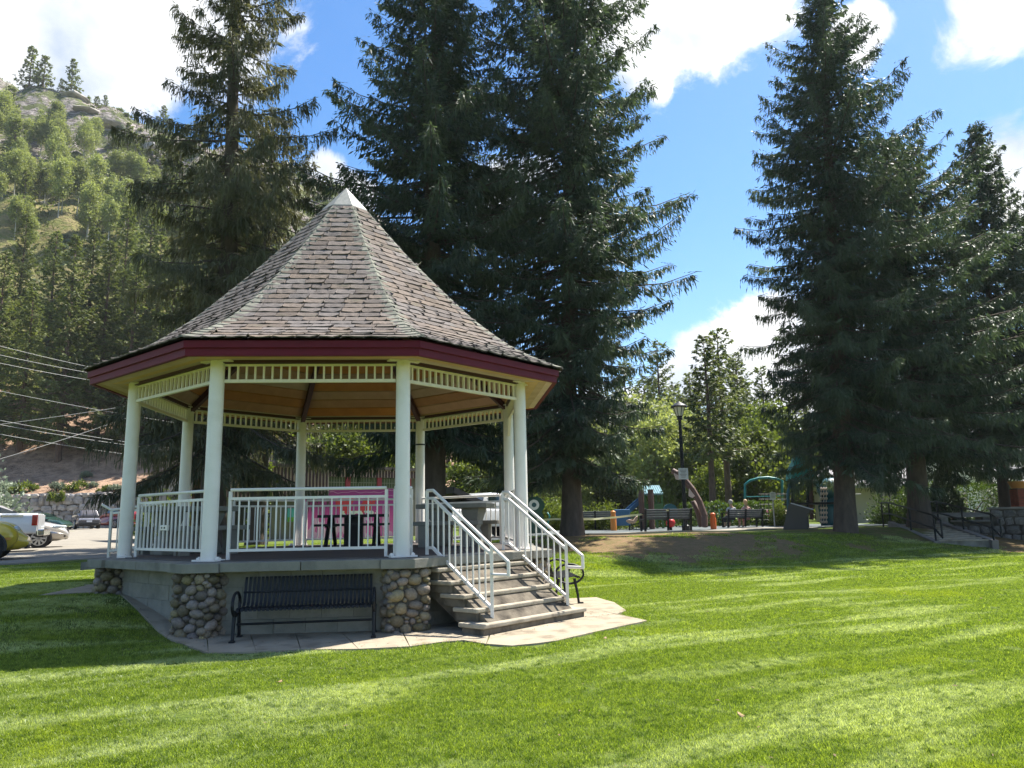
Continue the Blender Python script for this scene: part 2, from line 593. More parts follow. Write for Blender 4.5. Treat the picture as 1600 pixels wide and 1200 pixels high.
# ------------------------------------------------------------------ terrain
def ground(x, y):
    x = np.asarray(x, float)
    y = np.asarray(y, float)
    base = -1.10 + 0.16 * ss(y, 3, 9.2)
    s = (x + 4.0) * -0.762 + (y - 9.9) * 0.647
    side = ss(y + 0.55 * (x + 4), 5.0, 9.5)
    r1 = (0.43 * ss(s, -0.2, 2.7) + 0.16 * ss(s, 3, 12)) * side
    r2 = 0.45 * ss(y, 15, 25)
    w = ss(x, -2.5, 1.5)
    y0 = 20.0 + 0.5 * np.clip(x - 5, 0, 12)
    r3 = 0.76 * ss(y, y0, y0 + 5.6)
    z = base + np.maximum(r1, r2 * (1 - w) + r3 * w)
    z = z + 0.55 * ss(y, 30, 70) * ss(-x, 8, 18)
    und = 0.018 * np.sin(x * 1.1 + 0.7 * y) + 0.014 * np.sin(y * 1.7 - 0.5 * x + 1)
    flat = 1 - np.exp(-(((x + 2.9) ** 2 + (y - 13.2) ** 2) / 28.0) ** 2)
    return z + und * flat


def gz(x, y):
    return float(ground(x, y))


def hit(px, py, dz=0.0):
    """where the line of sight through a photograph point meets the ground"""
    d = ray(px, py)
    lo = None
    t = 2.0
    while t < 300:
        if EYE + d.z * t < gz(d.x * t, d.y * t) + dz:
            break
        t *= 1.01
    lo, hi = t / 1.01, t
    for _ in range(40):
        m = (lo + hi) / 2
        if EYE + d.z * m < gz(d.x * m, d.y * m) + dz:
            hi = m
        else:
            lo = m
    return Vector((d.x * hi, d.y * hi, EYE + d.z * hi))


def M_ground():
    m = bpy.data.materials.new('lawn_ground')
    m.use_nodes = True
    t = m.node_tree
    t.nodes.clear()
    L = t.links.new
    out = N(t, 'ShaderNodeOutputMaterial')
    p = N(t, 'ShaderNodeBsdfPrincipled')
    p.inputs['Roughness'].default_value = 0.95
    p.inputs['Specular IOR Level'].default_value = 0.1
    L(p.outputs[0], out.inputs[0])
    g = N(t, 'ShaderNodeNewGeometry')

    def noise(scale, detail=6, rough=.6):
        n = N(t, 'ShaderNodeTexNoise')
        n.inputs['Scale'].default_value = scale
        n.inputs['Detail'].default_value = detail
        n.inputs['Roughness'].default_value = rough
        L(g.outputs['Position'], n.inputs['Vector'])
        return n.outputs[0]

    def rng(v, a, b):
        r = N(t, 'ShaderNodeMapRange', interpolation_type='SMOOTHSTEP')
        r.inputs['From Min'].default_value = a
        r.inputs['From Max'].default_value = b
        L(v, r.inputs['Value'])
        return r.outputs[0]

    def mixc(f, a, b):
        x = N(t, 'ShaderNodeMix', data_type='RGBA')
        L(f, x.inputs['Factor'])
        for s, v in (('A', a), ('B', b)):
            if isinstance(v, tuple):
                x.inputs[s].default_value = (*v, 1)
            else:
                L(v, x.inputs[s])
        return x.outputs['Result']

    green = mixc(rng(noise(3.0), .35, .65), (0.085, 0.125, 0.022), (0.150, 0.190, 0.036))
    green = mixc(rng(noise(60, 3), .4, .7), green, (0.040, 0.064, 0.012))
    dry = mixc(rng(noise(5.0), .35, .65), (0.205, 0.135, 0.075), (0.145, 0.115, 0.050))
    at_ = N(t, 'ShaderNodeAttribute', attribute_name='dry')
    ad = N(t, 'ShaderNodeMath', operation='MULTIPLY_ADD')
    L(noise(1.1, 7), ad.inputs[0])
    ad.inputs[1].default_value = 1.3
    L(at_.outputs['Fac'], ad.inputs[2])
    col = mixc(rng(ad.outputs[0], 0.95, 1.35), green, dry)
    L(col, p.inputs['Base Color'])
    nb = noise(70, 4)
    b = N(t, 'ShaderNodeBump')
    b.inputs['Strength'].default_value = 0.6
    b.inputs['Distance'].default_value = 0.03
    L(nb, b.inputs['Height'])
    L(b.outputs[0], p.inputs['Normal'])
    return m


def bank_dry(x, y):
    """where the turf is worn thin: the bank under the big spruces and round their roots"""
    y0 = 20.0 + 0.5 * np.clip(x - 5, 0, 12)
    k = ss(y, y0 - 0.5, y0 + 2.5) * (1 - ss(y, y0 + 7, y0 + 9)) * ss(x, -1, 1.2) * (1 - 0.55 * ss(x, 6, 10) * (1 - ss(x, 15.5, 17.5)))
    k = np.maximum(k, np.exp(-((x - 18.0) ** 2 / 6.0 + (y - 27.2) ** 2 / 5)) * 1.1)
    k = np.maximum(k, np.exp(-((x + 2) ** 2 / 10.0 + (y - 24.) ** 2 / 8)) * .8)
    k = np.maximum(k, np.exp(-((x + 8.5) ** 2 / 12.0 + (y - 22.) ** 2 / 8)) * .8)
    return k


def build_ground():
    def axis(lo, hi, fine):
        v = [0.0]
        s = fine
        while v[-1] < hi:
            v.append(v[-1] + s)
            if v[-1] > 34:
                s *= 1.12
        w = [0.0]
        s = fine
        while w[-1] > lo:
            w.append(w[-1] - s)
            if w[-1] < -24:
                s *= 1.12
        return np.array(sorted(set(w[1:] + v)))
    xs = axis(-700, 700, 0.33)
    ys = axis(-700, 900, 0.33)
    X, Y = np.meshgrid(xs, ys)
    Z = ground(X, Y)
    V = np.stack([X.ravel(), Y.ravel(), Z.ravel()], 1)
    nx, ny = len(xs), len(ys)
    i = np.arange(nx - 1)[None, :] + np.arange(ny - 1)[:, None] * nx
    F = np.stack([i, i + 1, i + nx + 1, i + nx], -1).reshape(-1, 4)
    me = np_mesh('ground', V, F, M_ground(), smooth=True)
    a = me.attributes.new('dry', 'FLOAT', 'POINT')
    a.data.foreach_set('value', bank_dry(X, Y).ravel().astype(np.float32))
    tag(link('ground', me), 'park lawn ground rising in a worn bank to the playground', 'ground', kind='structure')


build_ground()


def sheet(name, poly, m, dz, kind='structure', label=None, step=None):
    """a thin sheet following the ground; poly = outline (x, y)"""
    import bmesh
    bm = bmesh.new()
    vs = [bm.verts.new((p[0], p[1], 0)) for p in poly]
    bm.faces.new(vs)
    bmesh.ops.triangulate(bm, faces=bm.faces[:])
    for _ in range(9):
        ed = [e for e in bm.edges if e.calc_length() > (step or 1.2)]
        if not ed:
            break
        bmesh.ops.subdivide_edges(bm, edges=ed, cuts=1, use_grid_fill=True)
        bmesh.ops.triangulate(bm, faces=bm.faces[:])
    for v in bm.verts:
        v.co.z = gz(v.co.x, v.co.y) + dz
    edge = bmesh.ops.extrude_edge_only(bm, edges=[e for e in bm.edges if e.is_boundary])
    for v in edge['geom']:
        if isinstance(v, bmesh.types.BMVert):
            v.co.z -= .25
    bmesh.ops.recalc_face_normals(bm, faces=bm.faces[:])
    me = bpy.data.meshes.new(name)
    bm.to_mesh(me)
    bm.free()
    me.materials.append(m)
    if me.polygons and me.polygons[0].normal.z < 0:
        me.flip_normals()
    return tag(link(name, me), label, name.replace('_', ' '), kind=kind)


# parking lot and the drive that runs up to the retaining wall (left), playground surface and its path (right)
sheet('parking_lot', [(-60, 26), (-60, 17.6), (-14.6, 17.2), (-11.2, 17.9), (-9.2, 20.5), (-9.6, 26), (-13, 32), (-22, 45), (-26, 60), (-30, 73), (-60, 78), (-120, 70), (-120, 30)],
      M_['asphalt'], 0.03, label='sunlit asphalt parking lot beside the lawn', step=2.5)
sheet('playground_surface', [(1.5, 27.6), (9, 31.5), (14, 33.5), (18, 36), (14, 46), (2, 46), (-3, 38), (-3, 30)], M_['rubber'], 0.045,
      label='grey rubber surface of the playground', step=1.5)
sheet('footpath', [(2.6, 27.4), (6, 28.6), (9.5, 30.6), (12.5, 32.3), (12.1, 33.2), (9, 31.7), (5.6, 29.7), (2.4, 28.4)], M_['path'], 0.065,
      label='pale concrete path along the playground edge', step=1.0)

# ------------------------------------------------------------------ gazebo
CX, CY, PHI, RC = -2.9648, 13.2328, 3.6157, 3.237
GC = Vector((CX, CY, 0))


def cdir(k):
    a = PHI + k * math.pi / 4
    return Vector((math.cos(a), math.sin(a), 0))


def oct_pt(k, r, z=0.0):
    d = cdir(k) * r
    return Vector((d.x, d.y, z))


def ang(v):
    return math.atan2(v.y, v.x)


gaz = thing('gazebo', 'octagonal white columned gazebo with flared shingle roof on a cobble pier base', 'gazebo', (CX, CY, 0))
COS8 = math.cos(math.pi / 8)


def lg(x, y):           # ground height in gazebo coordinates
    return gz(x + CX, y + CY)


def build_gazebo():
    W_ = M_['white']
    # floor and coping
    mb = MB()
    mb.prism([oct_pt(k, 3.30) for k in range(8)], -0.16, -0.002)
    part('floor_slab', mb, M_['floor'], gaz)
    for k in range(8):
        # two coping stones per face with a joint, and a cap over each pier
        a0, a1 = oct_pt(k, 3.64), oct_pt(k + 1, 3.64)
        b0, b1 = oct_pt(k, 3.27), oct_pt(k + 1, 3.27)
        for f0, f1 in ((0.145, 0.498), (0.502, 0.855)):
            if k == 2 and True:
                pass
            mb = MB()
            P = [a0.lerp(a1, f0), a0.lerp(a1, f1), b0.lerp(b1, f1), b0.lerp(b1, f0)]
            mb.prism(P, -0.135, -0.02)
            part('coping', mb, M_['concrete'], gaz, bevel=0.008)
        u = cdir(k)
        t = Vector((-u.y, u.x, 0))
        e0 = a0.lerp(a1, 0.143)
        q0 = oct_pt(k, 3.64).lerp(oct_pt(k - 1, 3.64), 0.143)
        e1, q1 = b0.lerp(b1, 0.143), oct_pt(k, 3.27).lerp(oct_pt(k - 1, 3.27), 0.143)
        c = u * 3.72
        mb = MB()
        n1 = (oct_pt(k, 1) + oct_pt(k + 1, 1)).normalized() * 0.045
        n0 = (oct_pt(k, 1) + oct_pt(k - 1, 1)).normalized() * 0.045
        mb.prism([q1, q0, q0 + n0, c, e0 + n1, e0, e1], -0.137, -0.018)
        part('coping', mb, M_['concrete'], gaz, bevel=0.008)
    # base wall: mortar core with split-face blocks
    rw = 3.315
    zb = lambda x, y: lg(x, y) - 0.15
    mb = MB()
    mb.prism([oct_pt(k, rw) for k in range(8)], -1.25, -0.14)
    core = part('base_wall', mb, M_['joint'], gaz)
    blk = [MB().box((0, 0, 0), (0.396, 0.05, 0.196)).mesh('block', M_['block']) for _ in range(1)][0]
    for k in (0, 1, 2, 3, 7):
        a, b = oct_pt(k, rw), oct_pt(k + 1, rw)
        d = (b - a)
        Ln = d.length
        d.normalize()
        n = Vector((d.y, -d.x, 0))
        rz = math.atan2(d.y, d.x)
        for r in range(5):
            z = -0.14 - 0.1 - r * 0.2
            x = 0.2 + (0.2 if r % 2 else 0.0) - 0.1
            while x < Ln - 0.15:
                p = a + d * x + n * (0.006 + R0.uniform(-.003, .003))
                if z + 0.1 > lg(p.x, p.y) - 0.02:
                    link('block', blk, core, Matrix.Translation((p.x, p.y, z)) @ Matrix.Rotation(rz, 4, 'Z'))
                x += 0.4
    # piers: mortar cores faced with rounded river stones
    stones = []
    for i in range(7):
        rr = random.Random(100 + i)
        m = MB().ball((0, 0, 0), (0.5, 0.5, 0.5), 8, 5, 0.12, rr).mesh('stone', M_['cobble'], True)
        stones.append(m)
    s = 0.48
    for k in range(8):
        u = cdir(k)
        t = Vector((-u.y, u.x, 0))
        c = u * (RC + 0.07)
        P = [c + u * (i * s / 2) + t * (j * s / 2) for i, j in ((1, -1), (1, 1), (-1, 1), (-1, -1))]
        mb = MB()
        mb.prism([p for p in P], -1.3, -0.137)
        pier = part('pier', mb, M_['mortar'], gaz)
        if k not in (0, 1, 2, 3):
            continue
        rr = random.Random(k * 7 + 3)
        for face in range(3):
            if face == 0:
                o, d, n, Ln = c + u * s / 2 - t * s / 2, t, u, s
            elif face == 1:
                o, d, n, Ln = c + u * s / 2 - t * s / 2, -u, -t, s * 0.9
            else:
                o, d, n, Ln = c + u * s / 2 + t * s / 2, -u, t, s * 0.9
            zg = min(lg((o + d * Ln).x, (o + d * Ln).y), lg(o.x, o.y)) - 0.02
            Hh = -0.14 - zg
            placed = []
            sizes = [(.092, .066)] * 14 + [(.078, .058)] * 160 + [(.064, .050)] * 400 + [(.050, .040)] * 600 + [(.034, .028)] * 900
            for ea, eb in sizes:
                ea *= rr.uniform(.85, 1.2)
                eb *= rr.uniform(.85, 1.15)
                if ea > Ln * .45:
                    continue
                x, z = rr.uniform(-.02 + ea * .72, Ln + .02 - ea * .72), rr.uniform(eb * .92, Hh - eb * .75)
                ok = True
                for (qx, qz, qa, qb) in placed:
                    if ((x - qx) / (ea + qa)) ** 2 + ((z - qz) / (eb + qb)) ** 2 < .80:
                        ok = False
                        break
                if ok:
                    placed.append((x, z, ea, eb))
            for x, z, ea, eb in placed:
                p = o + d * x + n * .004
                Mx = Matrix.Translation((p.x, p.y, -.14 - z)) @ Matrix.Rotation(math.atan2(d.y, d.x), 4, 'Z') @ Matrix.Rotation(rr.uniform(-.3, .3), 4, 'Y') \
                    @ Matrix.Diagonal((ea * 2.08, min(.05 + ea, .15) * rr.uniform(.9, 1.15), eb * 2.08, 1))
                link('stone', rr.choice(stones), pier, Mx)
    # columns
    for k in range(8):
        p = oct_pt(k, RC)
        mb = MB()
        n = 28
        mb.loft([[Vector((p.x + r * math.cos(2 * math.pi * i / n), p.y + r * math.sin(2 * math.pi * i / n), z)) for i in range(n)]
                 for z, r in ((0.0, .1), (1.3, .098), (2.62, .096))])
        colm = part('column', mb, W_, gaz, smooth=True, angle=40)
        u = cdir(k)
        rz = math.atan2(u.y, u.x)
        mb = MB()
        mb.box((p.x, p.y, 0.0), (0.2, 0.36, 0.022), Matrix.Rotation(rz, 3, 'Z'))
        for sx in (-1, 1):
            q = p + Vector((-u.y, u.x, 0)) * (0.145 * sx)
            mb.tube([(q.x, q.y, 0.0), (q.x, q.y, 0.045)], 0.018, 6)
            mb.box((q.x * .999, q.y * .999, 0.022), (0.06, 0.05, 0.02), Matrix.Rotation(rz, 3, 'Z'))
        part('base_plate', mb, W_, colm)
    mb = MB()                                          # dark strap round one rear column
    p = oct_pt(5, RC)
    mb.tube([(p.x, p.y, 2.02), (p.x, p.y, 2.05)], .1035, 20)
    part('strap', mb, M_['blackp'], gaz)
    # header above the columns, friezes of turned slats between them
    slat = MB().box((0, 0, 0), (0.024, 0.034, 0.19)).mesh('slat', M_['cream'])
    for k in range(8):
        a, b = oct_pt(k, RC), oct_pt(k + 1, RC)
        d = (b - a).normalized()
        n = Vector((d.y, -d.x, 0))
        a2, b2 = a + d * 0.1, b - d * 0.1
        mb = MB()
        mb.beam(a2 + Vector((0, 0, 2.345)), b2 + Vector((0, 0, 2.345)), 0.05, 0.045)
        mb.beam(a2 + Vector((0, 0, 2.565)), b2 + Vector((0, 0, 2.565)), 0.045, 0.03)
        fr = part('frieze', mb, M_['cream'], gaz, bevel=.004)
        Ln = (b2 - a2).length
        m = 20
        rz = math.atan2(d.y, d.x)
        for i in range(m):
            q = a2 + d * (Ln * (i + 0.5) / m)
            link('slat', slat, fr, Matrix.Translation((q.x, q.y, 2.459)) @ Matrix.Rotation(rz, 4, 'Z'))
        mb = MB()
        mb.beam(a + Vector((0, 0, 2.612)), b + Vector((0, 0, 2.612)), 0.10, 0.05)
        part('header', mb, M_['maroon2'], gaz)
    for k, sgn in ((4, 1), (3, 1)):                       # cream knee brackets at the right-hand pair of columns
        p = oct_pt(k, RC)
        d = (oct_pt(k - 1, RC) - p).normalized() if k == 4 else (oct_pt(k + 1, RC) - p).normalized()
        mb = MB()
        mb.beam(p + d * 0.08 + Vector((0, 0, 2.02)), p + d * 0.42 + Vector((0, 0, 2.36)), 0.05, 0.04)
        part('knee_bracket', mb, M_['cream'], gaz)
    # soffit boards from the columns out to the eave
    r_in, r_out, zs, zo = 3.16, 3.83, 2.638, 2.585
    for k in range(8):
        nb = 5
        for i in range(nb):
            f0, f1 = i / nb, (i + 0.985) / nb
            ra, rb = r_in + (r_out - r_in) * f0, r_in + (r_out - r_in) * f1
            za, zz = zs + (zo - zs) * f0, zs + (zo - zs) * f1
            P = [oct_pt(k, ra, za), oct_pt(k + 1, ra, za), oct_pt(k + 1, rb, zz), oct_pt(k, rb, zz)]
            mb = MB()
            mb.add([p for p in P] + [p + Vector((0, 0, .02)) for p in P], [(0, 1, 2, 3), (7, 6, 5, 4), (0, 4, 5, 1), (1, 5, 6, 2), (2, 6, 7, 3), (3, 7, 4, 0)])
            part('soffit_board', mb, M_['soffit'], gaz)
    # fascia: lower board and a proud upper board
    for k in range(8):
        for r0, r1, z0, z1 in ((3.80, 3.865, 2.572, 2.69), (3.835, 3.90, 2.672, 2.768)):
            mb = MB()
            P = [oct_pt(k, r0), oct_pt(k, r1), oct_pt(k + 1, r1), oct_pt(k + 1, r0)]
            mb.prism(P, z0, z1)
            part('fascia_board', mb, M_['maroon'], gaz, bevel=.004)
    # vaulted plank ceiling and hip rafters
    nb = 17
    zc = lambda r: 2.66 + (3.16 - r) * 0.80
    for k in range(8):
        for i in range(nb):
            ra, rb = 3.16 * (1 - i / nb), 3.16 * (1 - (i + 0.88) / nb)
            P = [oct_pt(k, ra, zc(ra)), oct_pt(k + 1, ra, zc(ra)), oct_pt(k + 1, rb, zc(rb)), oct_pt(k, rb, zc(rb))]
            mb = MB()
            mb.add(P + [p + Vector((0, 0, .022)) for p in P], [(0, 1, 2, 3), (7, 6, 5, 4), (0, 4, 5, 1), (1, 5, 6, 2), (2, 6, 7, 3), (3, 7, 4, 0)])
            part('ceiling_plank', mb, M_['cedar'], gaz)
        mb = MB()
        mb.beam(oct_pt(k, 3.2, zc(3.2) - .06), oct_pt(k, 0.06, zc(0.06) - .06), 0.09, 0.13)
        rf = part('hip_rafter', mb, M_['maroon2'], gaz)
        mb = MB()
        p = oct_pt(k, RC - 0.02)
        mb.box((p.x, p.y, 2.61), (0.2, 0.44, 0.018), Matrix.Rotation(ang(p), 3, 'Z'))
        mb.beam((p.x * .97, p.y * .97, 2.60), (p.x * .93, p.y * .93, 2.80), .04, .06)
        part('seat_plate', mb, M_['cream'], rf)


build_gazebo()

# roof profile (radius along the hip, height), measured
RP = [(0.0, 6.45), (0.40, 5.98), (0.75, 5.56), (1.20, 5.02), (1.80, 4.38), (2.43, 3.74), (3.05, 3.24), (3.5, 2.985), (3.95, 2.795)]


def roof_z(r):
    for (r0, z0), (r1, z1) in zip(RP, RP[1:]):
        if r <= r1:
            # gentle smoothing through the measured points
            return z0 + (z1 - z0) * (r - r0) / (r1 - r0)
    return RP[-1][1]


def build_roof():
    # smooth profile by sampling with local averaging
    rs = [i * 0.02 for i in range(198)]
    zz = [roof_z(r) for r in rs]
    for _ in range(60):
        zz = [zz[0]] + [(zz[i - 1] + 2 * zz[i] + zz[i + 1]) / 4 for i in range(1, len(zz) - 1)] + [zz[-1]]

    def Z(r):
        f = min(max(r / 0.02, 0), len(zz) - 1.001)
        i = int(f)
        return zz[i] + (zz[i + 1] - zz[i]) * (f - i)
    # arc length along the face centre line
    arc = [0.0]
    for i in range(1, len(rs)):
        arc.append(arc[-1] + math.hypot((rs[i] - rs[i - 1]) * COS8, zz[i] - zz[i - 1]))
    tot = arc[-1]

    def r_at(sv):
        i = int(np.searchsorted(arc, sv))
        i = min(max(i, 1), len(arc) - 1)
        f = (sv - arc[i - 1]) / max(arc[i] - arc[i - 1], 1e-9)
        return rs[i - 1] + (rs[i] - rs[i - 1]) * f
    mb = MB()
    rad = [0.3 + (3.93 - 0.3) * i / 30 for i in range(31)]
    mb.loft([[oct_pt(k, r, Z(r) - .012) for k in range(8)] for r in rad], cap=False)
    roof = part('roof', mb, M_['felt'], gaz)
    mb = MB()
    top = oct_pt(0, 0, 6.47)
    c0 = [oct_pt(k, 0.43, Z(0.43) + .035) for k in range(8)]
    c1 = [oct_pt(k, 0.445, Z(0.445) - .01) for k in range(8)]
    mb.add([top] + c0 + c1, [(0, 1 + k, 1 + (k + 1) % 8) for k in range(8)] + [(1 + k, 9 + k, 9 + (k + 1) % 8, 1 + (k + 1) % 8) for k in range(8)])
    part('metal_cap', mb, M_['tin'], roof)
    # shingles: each one its own tab with a lifted, slightly curled lower edge
    expo = 0.150
    items = []
    rr = random.Random(9)
    nco = int((tot - 0.55) / expo) + 1
    for k in range(8):
        d0, d1 = cdir(k), cdir(k + 1)
        n = (d0 + d1).normalized()
        t = (d1 - d0).normalized()
        for c in range(nco):
            slo = tot + 0.03 - c * expo
            shi = slo - expo - 0.03
            if shi < 0.5:
                continue
            ra, rb = r_at(min(slo, tot)), r_at(shi)
            half_a = ra * math.sin(math.pi / 8)
            pa = n * (ra * COS8 + (0.03 if slo > tot else 0))
            pa = Vector((pa.x, pa.y, Z(ra) - (0.012 if slo > tot else 0)))
            pb = n * (rb * COS8)
            pb = Vector((pb.x, pb.y, Z(rb)))
            up = (pb - pa)
            ln = up.length
            up.normalize()
            nm = t.cross(up).normalized()
            if nm.z < 0:
                nm = -nm
            w = 0.29
            x = -half_a - rr.uniform(0, w) - (w / 2 if c % 2 else 0)
            while x < half_a:
                x0, x1 = max(x, -half_a + .03), min(x + w - 0.006, half_a - .03)
                if x1 - x0 > 0.05:
                    items.append((k, pa, pb, t, up, nm, x0, x1, ln, rr.random()))
                x += w
    vis = []
    camp = Vector((0, 0, EYE)) - GC
    for it in items:
        k, pa, pb, t, up, nm, x0, x1, ln, r = it
        mid = (pa + pb) / 2 + t * (x0 + x1) / 2
        v = camp - mid
        f = v.normalized().dot(nm)
        vis.append((f * (x1 - x0) * ln / v.length_squared) if f > 0 else f * 1e-3)
    order_ = sorted(range(len(items)), key=lambda i: -vis[i])
    single = set(order_[:300])
    variants = {}

    def tab(kind):
        """unit tab: x -0.5..0.5 across, y 0..1 up the slope, curled lower edge"""
        if kind in variants:
            return variants[kind]
        q = random.Random(kind)
        xs = [-.5, -.46, -.2, .12, .4, .5]
        lift = [q.uniform(.012, .030) for _ in xs]
        if kind % 3 == 0:
            lift[0] += .02
            lift[-1] += .012
        if kind % 4 == 1:
            lift[-1] += .026
            lift[-2] += .010
        V, F = [], []
        for i, xx in enumerate(xs):
            jag = q.uniform(-.05, .03)
            V += [(xx, jag, lift[i]), (xx, .45, .012 + lift[i] * .2), (xx, 1.0, .004), (xx, jag, max(lift[i] - .016, .001))]
        for i in range(len(xs) - 1):
            a, b = i * 4, i * 4 + 4
            F += [(a, b, b + 1, a + 1), (a + 1, b + 1, b + 2, a + 2), (a + 3, b + 3, b, a)]
        F += [(0, 1, 3), (len(V) - 4, len(V) - 1, len(V) - 3)]
        variants[kind] = (V, F)
        return variants[kind]
    meshes = {}
    rest = MB()
    for i, it in enumerate(items):
        k, pa, pb, t, up, nm, x0, x1, ln, r = it
        kind = int(r * 12)
        o = pa + t * (x0 + x1) / 2
        tx = t if t.cross(up).dot(nm) > 0 else -t
        Mx = Matrix(((tx.x * (x1 - x0), up.x * ln, nm.x, o.x), (tx.y * (x1 - x0), up.y * ln, nm.y, o.y), (tx.z * (x1 - x0), up.z * ln, nm.z, o.z), (0, 0, 0, 1)))
        V, F = tab(kind)
        if i in single:
            if kind not in meshes:
                meshes[kind] = MB().add(V, F).mesh('shingle', M_['shingle'])
            link('shingle', meshes[kind], roof, Mx)
        else:
            rest.add([Mx @ Vector(v) for v in V], F)
    o = part('shingle_courses', rest, M_['shingle'], roof)
    o['kind'] = 'stuff'
    # hip caps: folded plates lapping up each hip
    for k in range(8):
        d = cdir(k)
        dl, dr = oct_pt(k - 1, 1) - oct_pt(k, 1), oct_pt(k + 1, 1) - oct_pt(k, 1)
        dl.normalize()
        dr.normalize()
        far = MB()
        sv = tot + 0.02
        j = 0
        while sv > 0.66:
            ra, rb = r_at(min(sv, tot)), r_at(sv - 0.17)
            za, zb_ = Z(ra) + 0.034, Z(rb) + 0.018
            pa, pb = oct_pt(k, ra, za), oct_pt(k, rb, zb_)
            if sv > tot:
                pa = oct_pt(k, ra + .02, za - .01)
            w = 0.165 + R0.uniform(-.008, .008)
            # side points lie on the neighbouring faces
            def side(p, dd, r):
                q = p + dd * w
                # drop to the face plane: moving sideways on a level course keeps its height
                return Vector((q.x, q.y, p.z - .012))
            la, lb, qa, qb = side(pa, dl, ra), side(pb, dl, rb), side(pa, dr, ra), side(pb, dr, rb)
            dn = Vector((0, 0, -.02))
            V = [la, pa, qa, lb, pb, qb, la + dn, pa + dn, qa + dn]
            F = [(0, 1, 4, 3), (1, 2, 5, 4), (6, 7, 1, 0), (7, 8, 2, 1), (0, 3, 6), (2, 8, 5)]
            if k in (0, 1, 2, 3):
                part('hip_cap', MB().add(V, F), M_['hipcap'], roof)
            else:
                far.add(V, F)
            sv -= 0.135
            j += 1
        if far.v:
            part('hip_cap', far, M_['hipcap'], roof)


build_roof()


# ------------------------------------------------------------------ railings
def rail_panel(a, b, name='railing', zt=0.90, zm=0.785, zb=0.115, parent=gaz, pitch=0.118, posts=(True, True), m=None, post_z=-0.005, top=True, label=None):
    m = m or M_['white']
    a, b = Vector(a), Vector(b)
    d = (b - a)
    Ln = d.length
    d.normalize()
    up = Vector((0, 0, 1))
    mb = MB()
    if top:
        mb.tube([a + up * zt, b + up * zt], 0.022, 10)
    mb.beam(a + up * zm, b + up * zm, 0.036, 0.036)
    mb.beam(a + up * zb, b + up * zb, 0.036, 0.036)
    for f, p in zip(posts, (a, b)):
        if f:
            mb.beam(p + up * post_z, p + up * (zt - .02), 0.04, 0.04, (1, 0, 0))
    r = part(name, mb, m, parent, label=label)
    n = max(2, int(round(Ln / pitch)))
    me = MB().box((0, 0, 0), (0.018, 0.018, zm - zb - .03)).mesh('baluster', m)
    for i in range(1, n):
        p = a + d * (Ln * i / n)
        link('baluster', me, r, Matrix.Translation((p.x, p.y, p.z + (zm + zb) / 2)) @ Matrix.Rotation(math.atan2(d.y, d.x), 4, 'Z'))
    return r


def build_rails():
    rr = RC - 0.10
    P = [oct_pt(k, rr) for k in range(8)]

    def seg(k, f0, f1):
        a, b = P[k], P[(k + 1) % 8]
        return a.lerp(b, f0), a.lerp(b, f1)
    rail_panel(*seg(0, .055, .945))
    rail_panel(*seg(1, .075, .925))
    rail_panel(*seg(2, -.035, .085), pitch=.1)             # short return beside the stair
    rail_panel(*seg(3, .05, .95))
    rail_panel(*seg(4, .05, .95))
    rail_panel(*seg(5, .05, .95))
    rail_panel(*seg(6, .05, .62))
    # white latch plate on the left panel
    a, b = seg(0, .0, 1)
    d = (b - a).normalized()
    n = Vector((d.y, -d.x, 0))
    p = a.lerp(b, .44) + n * 0.03
    mb = MB()
    mb.box((p.x, p.y, .42), (.22, .03, .075), Matrix.Rotation(math.atan2(d.y, d.x), 3, 'Z'))
    lp = part('latch_plate', mb, M_['white'], gaz, bevel=.005)
    mb = MB()
    for s in (-.05, .03):
        q = p + d * s + n * .014
        mb.box((q.x, q.y, .42), (.025, .012, .025), Matrix.Rotation(math.atan2(d.y, d.x), 3, 'Z'))
    part('screw_hole', mb, M_['blackp'], lp)


build_rails()


